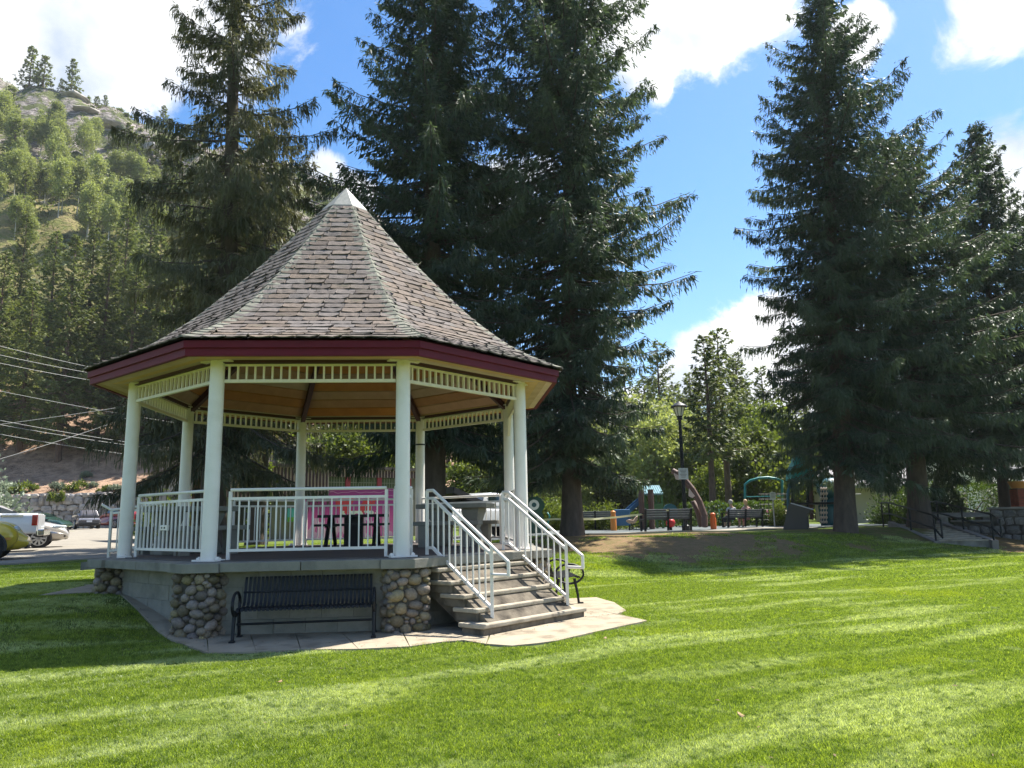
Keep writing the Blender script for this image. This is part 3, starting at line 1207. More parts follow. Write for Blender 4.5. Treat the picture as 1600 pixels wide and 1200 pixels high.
def build_stairs():
    d0, d1 = cdir(2), cdir(3)
    n = (d0 + d1).normalized()
    t = (d1 - d0).normalized()
    up = Vector((0, 0, 1))
    zt = [-0.158 * i for i in range(1, 6)]
    ne = [3.42, 3.65, 3.88, 4.10, 4.33]
    stair = thing_part = link('stairway', None, gaz)
    ground_z = -0.97

    def slab(nm, n0, n1, t0, t1, z0, z1, m, bev=.012, lip=0.0):
        mb = MB()
        P = [n * n0 + t * t0, n * n1 + t * t0, n * n1 + t * t1, n * n0 + t * t1]
        V = [p + up * z0 for p in P] + [p + up * z1 for p in P]
        mb.add(V, [(3, 2, 1, 0), (4, 5, 6, 7), (0, 1, 5, 4), (1, 2, 6, 5), (2, 3, 7, 6), (3, 0, 4, 7)])
        return part(nm, mb, m, stair, bevel=bev)
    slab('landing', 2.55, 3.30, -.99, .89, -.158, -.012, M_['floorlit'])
    back = [3.18, 3.32, 3.55, 3.78, 4.0]
    for i in range(5):
        t0, t1 = (-1.0, .88) if i < 4 else (-1.13, 1.02)
        # tread with a chipped nosing, riser set back under it
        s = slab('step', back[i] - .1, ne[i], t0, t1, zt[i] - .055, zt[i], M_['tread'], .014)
        mb = MB()
        nf = ne[i] - .025
        zl = (zt[i + 1] if i < 4 else ground_z)
        P = [n * (back[i] - .06) + t * (t0 + .03), n * nf + t * (t0 + .03), n * nf + t * (t1 - .03), n * (back[i] - .06) + t * (t1 - .03)]
        V = [p + up * (zl - .002) for p in P] + [p + up * (zt[i] - .054) for p in P]
        mb.add(V, [(3, 2, 1, 0), (4, 5, 6, 7), (0, 1, 5, 4), (1, 2, 6, 5), (2, 3, 7, 6), (3, 0, 4, 7)])
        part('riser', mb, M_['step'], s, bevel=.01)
    # sloping waist slab under the flight
    mb = MB()
    prof = [(3.05, -.16), (3.10, -.45), (4.02, -1.02), (4.27, -1.02), (4.27, -.82), (4.05, -.66), (3.36, -.19)]
    V = [n * a + t * -.93 + up * z for a, z in prof] + [n * a + t * .81 + up * z for a, z in prof]
    k = len(prof)
    mb.add(V, [tuple(range(k)), tuple(range(2 * k - 1, k - 1, -1))] + [(i, k + i, k + (i + 1) % k, (i + 1) % k) for i in range(k)])
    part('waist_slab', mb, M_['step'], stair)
    # two stair railings
    for side, tt in ((0, -.78), (1, .80)):
        o = t * tt
        P = lambda a, z: n * a + o + up * z
        n_top, n_kink, n_post = 2.98, 3.10, 4.16
        slope = -.158 / .228
        rt, rm, rb = .86, .755, .09
        zk = lambda a, z: z + (a - n_kink) * slope
        zpost = -.79
        mb = MB()
        # handrail, its lower return loop, second rail, bottom rail, posts
        ne_ = n_post + .28
        mb.tube([P(n_top, rt), P(n_kink, rt)], .022, 8)
        mb.tube([P(n_kink, rt), P(ne_, zk(ne_, rt)), ], .022, 8)
        mb.tube([P(ne_, zk(ne_, rt) + .008), P(ne_, zk(ne_, rt) - .17)], .022, 8)
        mb.tube([P(ne_ + .01, zk(ne_, rt) - .16), P(n_post, zk(ne_, rt) - .16)], .022, 8)
        mb.beam(P(n_top, rm), P(n_kink, rm), .034, .034)
        mb.beam(P(n_kink - .005, rm), P(n_post, zk(n_post, rm)), .034, .034)
        mb.beam(P(n_top, rb), P(n_kink, rb), .036, .036)
        mb.beam(P(n_kink - .005, rb), P(n_post, zk(n_post, rb)), .036, .036)
        mb.beam(P(n_post, zpost - .005), P(n_post, zk(n_post, rt)), .042, .042, (1, 0, 0))
        mb.beam(P(n_top, -.02), P(n_top, rt), .042, .042, (1, 0, 0))
        r = part('stair_railing', mb, M_['white'], gaz)
        me = MB().box((0, 0, 0), (.018, .018, rm - rb - .03)).mesh('baluster', M_['white'])
        for i in range(1, 11):
            a = n_top + (n_post - n_top) * i / 11
            z = ((rm + rb) / 2) if a < n_kink else zk(a, (rm + rb) / 2)
            p = P(a, z)
            link('baluster', me, r, Matrix.Translation(p) @ Matrix.Rotation(math.atan2(n.y, n.x), 4, 'Z'))


build_stairs()


def build_ramp():
    """access ramp leaving the far left face, with its own white railing"""
    a, b = oct_pt(7, 3.5), oct_pt(8, 3.5)
    n = (oct_pt(7, 1) + oct_pt(8, 1)).normalized()
    t = (b - a).normalized()
    c = (a + b) / 2
    mb = MB()
    P = [c - t * 1.2 - n * .12, c - t * .2 - n * .12, c - t * .2 + n * 1.02, c - t * 1.2 + n * 1.02]
    mb.add([p + Vector((0, 0, -.16)) for p in P[:2]] + [p + Vector((0, 0, -.26)) for p in P[2:]] + [P[0] + Vector((0, 0, -.025)), P[1] + Vector((0, 0, -.025)), P[2] + Vector((0, 0, -.13)), P[3] + Vector((0, 0, -.13))],
           [(3, 2, 1, 0), (4, 5, 6, 7), (0, 1, 5, 4), (1, 2, 6, 5), (2, 3, 7, 6), (3, 0, 4, 7)])
    part('ramp', mb, M_['concrete'], gaz)
    e0 = c - t * 1.1 + n * .1 + Vector((0, 0, -.02))
    e1 = c - t * 1.1 + n * .96 + Vector((0, 0, -.12))
    r = rail_panel(e0, e1, name='ramp_railing', zt=.86, zm=.80, zb=.14, pitch=.12)
    up = Vector((0, 0, 1))
    mb = MB()
    mb.tube([e1 + up * .86, e1 + n * .18 + up * .96], .022, 8)
    part('handrail_end', mb, M_['white'], r)


build_ramp()

# ------------------------------------------------------------------ vegetation
def kites(P, D, S, ln, wd):
    """flat kite-shaped leaves/sprays: base P, direction D (unit), side S (unit); arrays"""
    n = len(P)
    ln = ln[:, None]
    wd = wd[:, None]
    V = np.empty((n, 4, 3), np.float32)
    V[:, 0] = P
    V[:, 1] = P + D * ln * .45 + S * wd * .5
    V[:, 2] = P + D * ln
    V[:, 3] = P + D * ln * .45 - S * wd * .5
    F = np.arange(n * 4, dtype=np.int32).reshape(n, 4)
    return V.reshape(-1, 3), F


def unit(a):
    return a / np.maximum(np.linalg.norm(a, axis=-1, keepdims=True), 1e-9)


def limb_strips(paths, n=4):
    """3-sided tapered tubes for many limbs; paths (m, k, 3), radii (m, k)"""
    V, F = [], []
    P, R = paths
    m, k, _ = P.shape
    d = unit(np.gradient(P, axis=1))
    ref = np.zeros_like(d)
    ref[..., 2] = 1
    a = np.cross(d, ref)
    bad = np.linalg.norm(a, axis=-1) < 1e-3
    a[bad] = (1, 0, 0)
    a = unit(a)
    b = np.cross(a, d)
    q = 3
    V = np.empty((m, k, q, 3))
    for i in range(q):
        th = 2 * math.pi * i / q
        V[:, :, i] = P + (a * math.cos(th) + b * math.sin(th)) * R[..., None]
    idx = np.arange(m * k * q).reshape(m, k, q)
    F = np.stack([idx[:, :-1, :], np.roll(idx, -1, 2)[:, :-1, :], np.roll(idx, -1, 2)[:, 1:, :], idx[:, 1:, :]], -1).reshape(-1, 4)
    return V.reshape(-1, 3), F


def conifer_data(seed, H, R, z0=1.6, whorl=.46, per=6.5, hang=.4, tw=.14, spray=(.3, .07), flat=.0, power=.8, bottom=.75, droop=1.0, gap=0.0, wide=1.0, asym=None, ragged=.22, cone=1.0, nh=3, streamer=0.0, fill=0.0):
    """crown (kites + tint) and limb arrays of one conifer standing at the origin"""
    g = np.random.default_rng(seed)
    nb = int((H - z0) / whorl * per)
    z = z0 + (H - z0) * (np.arange(nb) + g.uniform(0, 1, nb)) / nb
    az = (np.arange(nb) * 2.399 + g.uniform(-.6, .6, nb))
    t = (z - z0) / (H - z0)
    prof = np.minimum(np.power((1 - t) * cone, power), 1) * np.clip(bottom + t * 1.6, 0, 1)
    L = R * prof * np.clip(g.normal(1 - ragged * .3, ragged, nb), .35, 1.32) + .22
    if asym is not None:
        L *= 1 + asym[1] * np.cos(az - asym[0])
    if gap:
        keep = g.uniform(0, 1, nb) > gap
        z, az, t, L = z[keep], az[keep], t[keep], L[keep]
        nb = len(z)
    dirv = np.stack([np.cos(az), np.sin(az), np.zeros(nb)], 1)
    sidev = np.stack([-np.sin(az), np.cos(az), np.zeros(nb)], 1)
    a = (.55 * t ** 1.5 - .42 * (1 - t) * droop + g.normal(0, .09, nb))
    b = -.20 * droop * (1 - t * .7)
    c = .20 + .12 * (1 - t)

    def curve(s, i):
        return a[i] * s + b[i] * s * s + c[i] * s ** 3.2
    # limbs
    k = 5
    sv = np.linspace(0, 1, k)
    path = np.zeros((nb, k, 3))
    rad = np.zeros((nb, k))
    for j, s in enumerate(sv):
        path[:, j] = dirv * (L * s)[:, None]
        path[:, j, 2] += z + L * curve(s, np.arange(nb))
        rad[:, j] = (.012 + .011 * L) * (1 - .85 * s)
    # twigs
    cnt = np.maximum((L / tw).astype(int), 3)
    bi = np.repeat(np.arange(nb), cnt * 2)
    n = len(bi)
    s = g.uniform(.02, 1, n) ** .62
    sgn = np.where(g.uniform(0, 1, n) < .5, -1.0, 1.0)
    p0 = dirv[bi] * (L[bi] * s)[:, None]
    p0[:, 2] += z[bi] + L[bi] * curve(s, bi)
    lt = np.clip(.40 * L[bi] * (1.12 - s), .18, 1.15) * g.uniform(.5, 1.15, n) * wide
    td = dirv[bi] * .62 + sidev[bi] * (sgn * .85)[:, None]
    td[:, 2] += -.30 + .35 * t[bi] + g.normal(0, .15, n)
    td = unit(td)
    Vs, Fs, Ts = [], [], []
    off = 0

    def emit(P, D, ln, wd, tint, twist=None):
        nonlocal off
        ref = g.normal(0, 1, P.shape)
        if twist is not None:
            ref = twist + g.normal(0, .45, P.shape)
        S = unit(np.cross(D, ref))
        V, F = kites(P, D, S, ln, wd)
        Vs.append(V)
        Fs.append(F + off)
        Ts.append(tint)
        off += len(V)
    upv = np.zeros((n, 3))
    upv[:, 2] = 1
    bt = g.uniform(.0, .55, nb)[bi]
    # flat sprays along each twig
    for f in (.05, .45, .8):
        P = p0 + td * (lt * f)[:, None]
        P[:, 2] -= lt * f * f * .25
        D = unit(td + g.normal(0, .22, (n, 3)) - upv * (.15 + .35 * f))
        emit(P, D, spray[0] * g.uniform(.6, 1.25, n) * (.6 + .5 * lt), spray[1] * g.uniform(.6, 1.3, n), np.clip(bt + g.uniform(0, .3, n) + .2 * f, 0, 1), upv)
    # broad inner sprays that close the heart of the crown
    if fill > 0:
        q = g.uniform(0, 1, n) < fill
        sq = (g.uniform(.0, .60, n) ** .8)[q]
        bq = bi[q]
        P = dirv[bq] * (L[bq] * sq)[:, None]
        P[:, 2] += z[bq] + L[bq] * curve(sq, bq) - .1
        P = P + sidev[bq] * (g.normal(0, .13, q.sum()) * L[bq] * (.3 + sq))[:, None]
        D = unit(dirv[bq] * .5 + sidev[bq] * g.normal(0, .8, q.sum())[:, None] - upv[q] * .55)
        emit(P, D, g.uniform(.22, .45, q.sum()), g.uniform(.08, .16, q.sum()), np.clip(bt[q] + g.uniform(-.1, .15, q.sum()), 0, 1))
    # hanging sprays: one or two lengths below each other
    if hang > 0:
        for f in (.1, .4, .7, .95)[:nh]:
            P = p0 + td * (lt * f * g.uniform(.7, 1.1, n))[:, None]
            P[:, 2] -= lt * f * f * .25
            D = unit(-upv + td * .3 + g.normal(0, .2, (n, 3)))
            hl = hang * g.uniform(.3, 1.2, n) * (1.15 - .6 * t[bi])
            tt = np.clip(bt + g.uniform(-.05, .25, n), 0, 1)
            emit(P, D, hl, spray[1] * g.uniform(.5, 1.1, n), tt)
            if streamer > 0:
                kp = g.uniform(0, 1, n) < streamer
                P2 = P + D * (hl * .8)[:, None]
                D2 = unit(-upv + g.normal(0, .12, (n, 3)))
                emit(P2[kp], D2[kp], (hl * g.uniform(.5, 1.0, n))[kp], (spray[1] * g.uniform(.4, .8, n))[kp], tt[kp])
    # leader and branch-tip tufts
    tip = dirv * L[:, None]
    tip[:, 2] += z + L * curve(1.0, np.arange(nb))
    for q in range(5):
        D = unit(dirv + sidev * g.normal(0, .45, nb)[:, None] + np.array([0, 0, .05]) + g.normal(0, .2, (nb, 3)))
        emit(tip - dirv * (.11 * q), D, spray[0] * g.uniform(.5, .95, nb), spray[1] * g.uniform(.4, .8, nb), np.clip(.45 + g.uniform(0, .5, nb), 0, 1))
    return np.concatenate(Vs), np.concatenate(Fs), np.concatenate(Ts), (path, rad)


def trunk_mesh(name, H, r0, m, seed=0, lean=0.0, flare=1.28, n=14, segs=16, top=.02, base=-0.5):
    g = random.Random(seed)
    rings = []
    for i in range(segs + 1):
        f = i / segs
        zz = base + (H - base) * f ** 1.6
        h = max(zz, 0)
        r = r0 * max(0.0, 1 - h / H) ** .85 + top
        r *= 1 + (flare - 1) * math.exp(-h / .5)
        cx_, cy_ = lean * zz + .05 * math.sin(zz * .5 + seed), .05 * math.cos(zz * .43 + seed)
        rings.append([Vector((cx_ + r * (1 + .09 * math.sin(4 * a + seed) * math.exp(-h / .9) + .03 * math.sin(7 * a + zz)) * math.cos(a),
                              cy_ + r * (1 + .09 * math.sin(4 * a + seed) * math.exp(-h / .9)) * math.sin(a), zz)) for a in [2 * math.pi * k / n for k in range(n)]])
    return MB().loft(rings).mesh(name, m, True)


def conifer(name, label, x, y, H, R, r0, seed, leaf, bark, group=None, cat='tree', z=None, tilt=0.0, **kw):
    V, F, T, (path, rad) = conifer_data(seed, H, R, **kw)
    root = thing(name, label, cat, (x, y, gz(x, y) if z is None else z), 0, group)
    root.rotation_euler = (0, math.radians(tilt), 0)
    link('trunk', trunk_mesh('trunk', H, r0, bark, seed), root)
    lv, lf = limb_strips((path, rad))
    link('limbs', np_mesh('limbs', lv, lf, bark), root)
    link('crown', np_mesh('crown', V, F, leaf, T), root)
    return root


SPG = 'tall spruces round the gazebo'
S_ = dict(leaf=M_['spruce'], bark=M_['bark'], group=SPG, tw=.09, fill=.42)
conifer('spruce_tree', 'tall shaggy spruce with long drooping curtains of needles, behind the left side of the gazebo', -8.7, 22.6, 22.5, 2.55, .36, 3, M_['spruce_hang'], M_['bark'], SPG,
        z0=2.7, whorl=.40, per=6.8, hang=.34, streamer=.7, nh=4, tw=.085, spray=(.20, .042), power=.75, cone=1.8, bottom=.90, droop=1.25, gap=.22, ragged=.46, fill=.22)
conifer('spruce_tree', 'tall broad spruce standing directly behind the gazebo roof', -2.55, 24.6, 22.8, 3.3, .40, 5,
        z0=3.5, whorl=.36, per=7.2, hang=.36, spray=(.22, .05), power=.78, cone=1.75, bottom=.82, droop=.95, ragged=.30, **S_)
conifer('spruce_tree', 'tallest dark spruce with a stout bare trunk on the bank right of the gazebo stairs', 1.9, 26.6, 26.6, 4.1, .32, 8, tilt=1.3,
        z0=2.2, whorl=.36, per=7.2, hang=.34, spray=(.22, .05), power=.72, cone=1.75, bottom=.60, droop=.85, asym=(3.0, .20), ragged=.28, **S_)
conifer('spruce_tree', 'dark spruce whose trunk rises from the bank behind the dark display stand', 11.9, 28.2, 22.2, 2.85, .36, 13, tilt=2.5,
        z0=2.7, whorl=.36, per=7.4, hang=.32, streamer=.4, spray=(.21, .048), power=.8, cone=2.6, bottom=.72, droop=1.1, asym=(.2, .12), ragged=.32, **S_)
conifer('spruce_tree', 'bushy spruce growing at the head of the black railed steps', 15.9, 30.6, 16.2, 4.1, .38, 17, tilt=1.9,
        z0=3.1, whorl=.36, per=7.2, hang=.36, spray=(.23, .052), power=.8, cone=2.0, bottom=.9, droop=.9, ragged=.27, **S_)
conifer('spruce_tree', 'slim trunked spruce beside the clipped hedge, its pointed top clear of the others', 21.3, 34.0, 18.7, 4.3, .22, 21, tilt=3.0,
        z0=3.8, whorl=.38, per=6.8, hang=.38, spray=(.26, .058), power=1.0, cone=1.18, bottom=.9, droop=.95, ragged=.27, **S_)
conifer('spruce_tree', 'spruce at the right edge of the park above the stone wall', 26.2, 35.0, 16.8, 4.4, .28, 27,
        z0=3.9, whorl=.42, per=6.5, hang=.4, spray=(.28, .06), power=.75, cone=1.3, bottom=.9, droop=.95, ragged=.27, **S_)
conifer('spruce_tree', "shaggy spruce hidden behind the gazebo roof, its skirt hanging before the striped cladding", -9.4, 28.5, 17.0, 2.8, .30, 31, M_['spruce_hang'], M_['bark'], SPG,
        z0=4.2, whorl=.5, per=6, hang=.45, tw=.13, spray=(.28, .06), power=.7, cone=1.4, bottom=.9, droop=1.2, ragged=.3, fill=.4)


# ---- prototypes reused for the woods on the hill and beyond the park
def proto_conifer(name, label, seed, H, R, r0, leaf, bark, group, **kw):
    V, F, T, (path, rad) = conifer_data(seed, H, R, **kw)
    root = thing(name, label, 'tree', (0, 0, 0), 0, group)
    link('trunk', trunk_mesh('trunk', H, r0, bark, seed, n=8, segs=8), root)
    lv, lf = limb_strips((path, rad))
    link('limbs', np_mesh('limbs', lv, lf, bark), root)
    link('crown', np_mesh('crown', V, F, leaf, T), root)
    return root


def leafy(name, label, x, y, H, R, r0, seed, leaf, bark, group=None, nleaf=9000, size=.16, z=None, crown0=.25, ncl=70, narrow=1.0, cat='tree', zsq=1.0, spread=1.15):
    g = np.random.default_rng(seed)
    root = thing(name, label, cat, (x, y, gz(x, y) if z is None else z), 0, group)
    link('trunk', trunk_mesh('trunk', H * .92, r0, bark, seed, n=8, segs=8, flare=1.3), root)
    zc = H * (crown0 + 1) / 2
    hz = H * (1 - crown0) / 2
    d = unit(g.normal(0, 1, (ncl, 3)))
    rr = g.uniform(.35, 1.0, ncl) ** .6
    C = d * rr[:, None] * np.array([R * narrow, R * narrow, hz])
    C[:, :2] *= (1 - .25 * (C[:, 2:] / hz))
    C[:, 2] += zc
    # limbs reach the clump centres
    k = 4
    path = np.zeros((ncl, k, 3))
    st = np.zeros((ncl, 3))
    st[:, 2] = np.clip(C[:, 2] - np.linalg.norm(C[:, :2], axis=1) * .9 - .2, H * crown0 * .6, H * .9)
    for j in range(k):
        f = j / (k - 1)
        path[:, j] = st * (1 - f) + C * f
        path[:, j, 2] += -.12 * R * math.sin(math.pi * f)
    rad = np.linspace(r0 * .28, .012, k)[None, :].repeat(ncl, 0)
    lv, lf = limb_strips((path, rad))
    link('limbs', np_mesh('limbs', lv, lf, bark), root)
    ci = g.integers(0, ncl, nleaf)
    cs = g.uniform(.14, .30, ncl)[ci] * R * spread
    P = C[ci] + g.normal(0, 1, (nleaf, 3)) * cs[:, None] * np.array([.75, .75, .55 * zsq])
    D = unit(g.normal(0, 1, (nleaf, 3)) + np.array([0, 0, -.35]))
    S = unit(np.cross(D, g.normal(0, 1, (nleaf, 3))))
    sz = size * g.uniform(.6, 1.35, nleaf)
    V, F = kites(P, D, S, sz * 1.25, sz * .9)
    T = np.clip(g.uniform(0, .5, ncl)[ci] + g.uniform(0, .5, nleaf), 0, 1)
    link('crown', np_mesh('crown', V, F, leaf, T), root)
    return root


def bush(name, label, x, y, size, seed, leaf, group=None, n=2500, ls=.09, z=None, cat='shrub', box=False, spiky=False, rz=0.0, cone=False, parent_stems=True):
    """a shrub, hedge or cone: stems and leaves through an uneven body"""
    g = np.random.default_rng(seed)
    root = thing(name, label, cat, (x, y, gz(x, y) if z is None else z), rz, group)
    sx, sy, sz = size
    if box:
        P = g.uniform(-1, 1, (n, 3))
        ax = g.integers(0, 3, n)
        sg = np.sign(P[np.arange(n), ax])
        m = g.uniform(0, 1, n) < .78
        P[np.arange(n)[m], ax[m]] = (sg * g.normal(.97, .05, n))[m]
        P[:, 2] = (np.maximum(P[:, 2], -.98) + 1) / 2
        P = P * np.array([sx / 2, sy / 2, sz])
        P[:, 2] += .05 * sz * np.sin(P[:, 0] * 3.1 + seed) + .04 * sz * np.sin(P[:, 0] * 7.7)
    elif cone:
        h = 1 - np.sqrt(g.uniform(0, 1, n))
        a = g.uniform(0, 2 * math.pi, n)
        r = (1 - h) ** .8 * g.normal(.93, .07, n)
        P = np.stack([np.cos(a) * r * sx / 2, np.sin(a) * r * sy / 2, h * sz], 1)
    else:
        ncl = max(10, n // 120)
        d = unit(g.normal(0, 1, (ncl, 3)))
        d[:, 2] = np.abs(d[:, 2])
        C = d * (g.uniform(.3, 1, ncl) ** .5)[:, None] * np.array([sx / 2, sy / 2, sz * .85])
        ci = g.integers(0, ncl, n)
        P = C[ci] + g.normal(0, 1, (n, 3)) * .16 * np.array([sx * .5, sy * .5, sz])
        P[:, 2] = np.abs(P[:, 2])
    D = unit(P * np.array([1 / sx, 1 / sy, .4 / sz]) + g.normal(0, .5, (n, 3)) + np.array([0, 0, .25]))
    S = unit(np.cross(D, g.normal(0, 1, (n, 3))))
    s_ = ls * g.uniform(.6, 1.4, n)
    V, F = kites(P, D, S, s_ * (2.6 if spiky else 1.5), s_ * (.4 if spiky else .8))
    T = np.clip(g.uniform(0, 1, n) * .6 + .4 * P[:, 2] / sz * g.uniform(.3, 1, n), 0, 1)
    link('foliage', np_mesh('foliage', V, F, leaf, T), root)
    m = 14
    path = np.zeros((m, 3, 3))
    e = P[g.integers(0, n, m)]
    path[:, 0] = e * np.array([.15, .15, 0]) + np.array([0, 0, -.1])
    path[:, 1] = e * np.array([.5, .5, .55])
    path[:, 2] = e
    lv, lf = limb_strips((path, np.array([[.03, .02, .008]]).repeat(m, 0) * max(sz, .6)))
    link('stems', np_mesh('stems', lv, lf, M_['bark']), root)
    return root


# ---- hillside on the left: measured as depth against height for one column, scaled to the skyline elsewhere
SKY = [(-500, 90), (-200, 110), (0, 168), (60, 172), (120, 182), (180, 200), (230, 222), (300, 250), (370, 258), (430, 266), (480, 290), (520, 305), (545, 318), (620, 380), (760, 560), (900, 720), (1000, 790)]
PROF = [(76, 776), (79, 770), (86, 735), (95, 668), (108, 575), (125, 490), (150, 385), (172, 300), (195, 238), (215, 186), (235, 165)]


def sky_t(px):
    for (a, b), (c, d) in zip(SKY, SKY[1:]):
        if px <= c:
            f = max(0, (px - a) / (c - a))
            return b + (d - b) * f
    return 800


Z100 = [(d, at(100, py, d).z) for d, py in PROF]


def hill_z(px, d):
    ys = sky_t(px)
    k = (at(px, ys, 235).z - 2.2) / (at(100, 180, 235).z - 2.2)
    zz = float(np.interp(d, [a for a, _ in Z100], [b for _, b in Z100]))
    x = (px - 800) / FPX * d
    zn = 2.2 + (zz - 2.2) * max(k, 0.02)
    amp = min(1.0, max(0, (d - 80) / 60.0))
    zn += amp * (1.6 * math.sin(x * .11 + d * .05) + 1.2 * math.sin(x * .23 - d * .13 + 1) + .8 * math.sin(x * .5 + d * .31))
    zn += amp * 3.2 * (max(0, math.sin(d * .105 + x * .02)) ** 3) * min(1, max(0, (d - 110) / 40))
    return zn


def hill_pt(px, d):
    z = hill_z(px, d)
    x = at(px, 700, d).x
    return Vector((x, d, z))


def M_hill():
    m = bpy.data.materials.new('hillside')
    m.use_nodes = True
    t = m.node_tree
    t.nodes.clear()
    L = t.links.new
    out = N(t, 'ShaderNodeOutputMaterial')
    p = N(t, 'ShaderNodeBsdfPrincipled')
    p.inputs['Roughness'].default_value = 1
    p.inputs['Specular IOR Level'].default_value = .1
    L(p.outputs[0], out.inputs[0])
    g = N(t, 'ShaderNodeNewGeometry')

    def noise(scale, detail=8, sz=1.0):
        mp = N(t, 'ShaderNodeMapping')
        mp.inputs['Scale'].default_value = (1, 1, sz)
        L(g.outputs['Position'], mp.inputs[0])
        n = N(t, 'ShaderNodeTexNoise')
        n.inputs['Scale'].default_value = scale
        n.inputs['Detail'].default_value = detail
        n.inputs['Roughness'].default_value = .65
        L(mp.outputs[0], n.inputs['Vector'])
        return n.outputs[0]

    def rng(v, a, b):
        r = N(t, 'ShaderNodeMapRange', interpolation_type='SMOOTHSTEP')
        r.inputs['From Min'].default_value = a
        r.inputs['From Max'].default_value = b
        L(v, r.inputs['Value'])
        return r.outputs[0]

    def mixc(f, a, b):
        x = N(t, 'ShaderNodeMix', data_type='RGBA')
        L(f, x.inputs['Factor'])
        for s, v in (('A', a), ('B', b)):
            if isinstance(v, tuple):
                x.inputs[s].default_value = (*v, 1)
            else:
                L(v, x.inputs[s])
        return x.outputs['Result']
    at_ = N(t, 'ShaderNodeAttribute', attribute_name='zone')     # 0 needle litter, 1 grass, 2 rock
    litter = mixc(rng(noise(.9), .35, .65), (.46, .31, .215), (.25, .165, .115))
    grass = mixc(rng(noise(.5), .38, .62), (.16, .17, .055), (.24, .20, .10))
    rock = mixc(rng(noise(.5, 10, 3.5), .40, .60), (.12, .10, .092), (.36, .32, .295))
    rock = mixc(rng(noise(.2, 9), .47, .55), rock, (.11, .125, .05))
    zn = N(t, 'ShaderNodeMath', operation='MULTIPLY_ADD')
    L(noise(.12), zn.inputs[0])
    zn.inputs[1].default_value = 1.0
    L(at_.outputs['Fac'], zn.inputs[2])
    col = mixc(rng(zn.outputs[0], .9, 1.2), litter, grass)
    col = mixc(rng(zn.outputs[0], 1.9, 2.2), col, rock)
    L(col, p.inputs['Base Color'])
    b = N(t, 'ShaderNodeBump')
    b.inputs['Strength'].default_value = 1.0
    b.inputs['Distance'].default_value = 1.2
    L(noise(.45, 9, 2.0), b.inputs['Height'])
    L(b.outputs[0], p.inputs['Normal'])
    return m


def build_hill():
    pxs = list(range(-1500, -100, 60)) + list(range(-100, 1001, 10))
    ds = [75.2, 76, 77.5, 79] + [80 + i * 1.6 for i in range(98)] + [240, 250, 270, 320, 420]
    V, zone = [], []
    for d in ds:
        for px in pxs:
            if d <= 236:
                p = hill_pt(px, d)
            else:
                p = hill_pt(px, 235)
                f = (d - 235) / 185
                p = Vector((p.x * d / 235, d, p.z * (1 - f) - 2 * f))
            n = (R0.uniform(-.9, .9) if d > 184 else R0.uniform(-.35, .35)) if d > 100 else R0.uniform(-.08, .08)
            V.append((p.x, p.y, p.z + n))
            zz = 0.0
            if d > 104:
                zz = 1.0
            if d > 186 or (d > 150 and px > 330):
                zz = 2.0
            elif 160 < d < 180 and R0.random() < .3:
                zz = 1.7
            zone.append(zz)
    nx = len(pxs)
    F = [(j * nx + i, j * nx + i + 1, (j + 1) * nx + i + 1, (j + 1) * nx + i) for j in range(len(ds) - 1) for i in range(nx - 1)]
    me = np_mesh('hillside', V, F, M_hill(), smooth=False)
    a = me.attributes.new('zone', 'FLOAT', 'POINT')
    a.data.foreach_set('value', np.array(zone, np.float32))
    tag(link('hillside', me), 'steep wooded hillside with pale rock outcrops along its skyline', 'hill', kind='structure')
    # ledges of bare rock along the skyline
    rr = random.Random(4)
    meshes = []
    for i in range(5):
        r_ = random.Random(50 + i)
        mb = MB().ball((0, 0, 0), (1, 1, 1), 16, 10)
        V = []
        pl = [(Vector((r_.uniform(-1, 1), r_.uniform(-1, 1), r_.uniform(-.3, 1))).normalized(), r_.uniform(.45, .85)) for _ in range(14)]
        for v in mb.v:
            p_ = Vector(v)
            for n_, h_ in pl:          # cut flat fracture faces
                e_ = p_.dot(n_) - h_
                if e_ > 0:
                    p_ -= n_ * e_
            V.append(p_ * (1 + r_.uniform(-.05, .05)))
        mb.v = V
        meshes.append(mb.mesh('rock_outcrop', M_['rockwall'], False))
    spots = [(95, 214, 5.5, 2.0), (130, 211, 6, 2.2), (165, 208, 6.5, 2.4), (205, 206, 6.5, 2.4), (235, 204, 5, 2), (28, 165, 3.4, 2.6), (195, 160, 3.6, 2.0),
             (425, 225, 5, 2.6), (450, 216, 5.5, 3), (475, 224, 5, 3), (500, 212, 5, 3), (522, 224, 4.5, 2.8), (465, 195, 5, 2.4), (440, 186, 4.4, 2.4), (70, 225, 6, 2.2)]
    led = []
    for i, (px, d, w, h) in enumerate(spots):
        p = hill_pt(px, d)
        o = link('rock_outcrop', meshes[i % 5])
        o.location = (p.x, p.y, p.z - .2 * h)
        o.scale = (w * .95, w * .7, h * .62)
        o.rotation_euler = (rr.uniform(-.2, .2), rr.uniform(-.2, .35), rr.uniform(0, 3))
        tag(o, 'x', 'rock', 'rock ledges on the hill')
        led.append((px, o))
    count_off(led, '{} weathered grey rock ledge from the left along the hillside skyline')


build_hill()


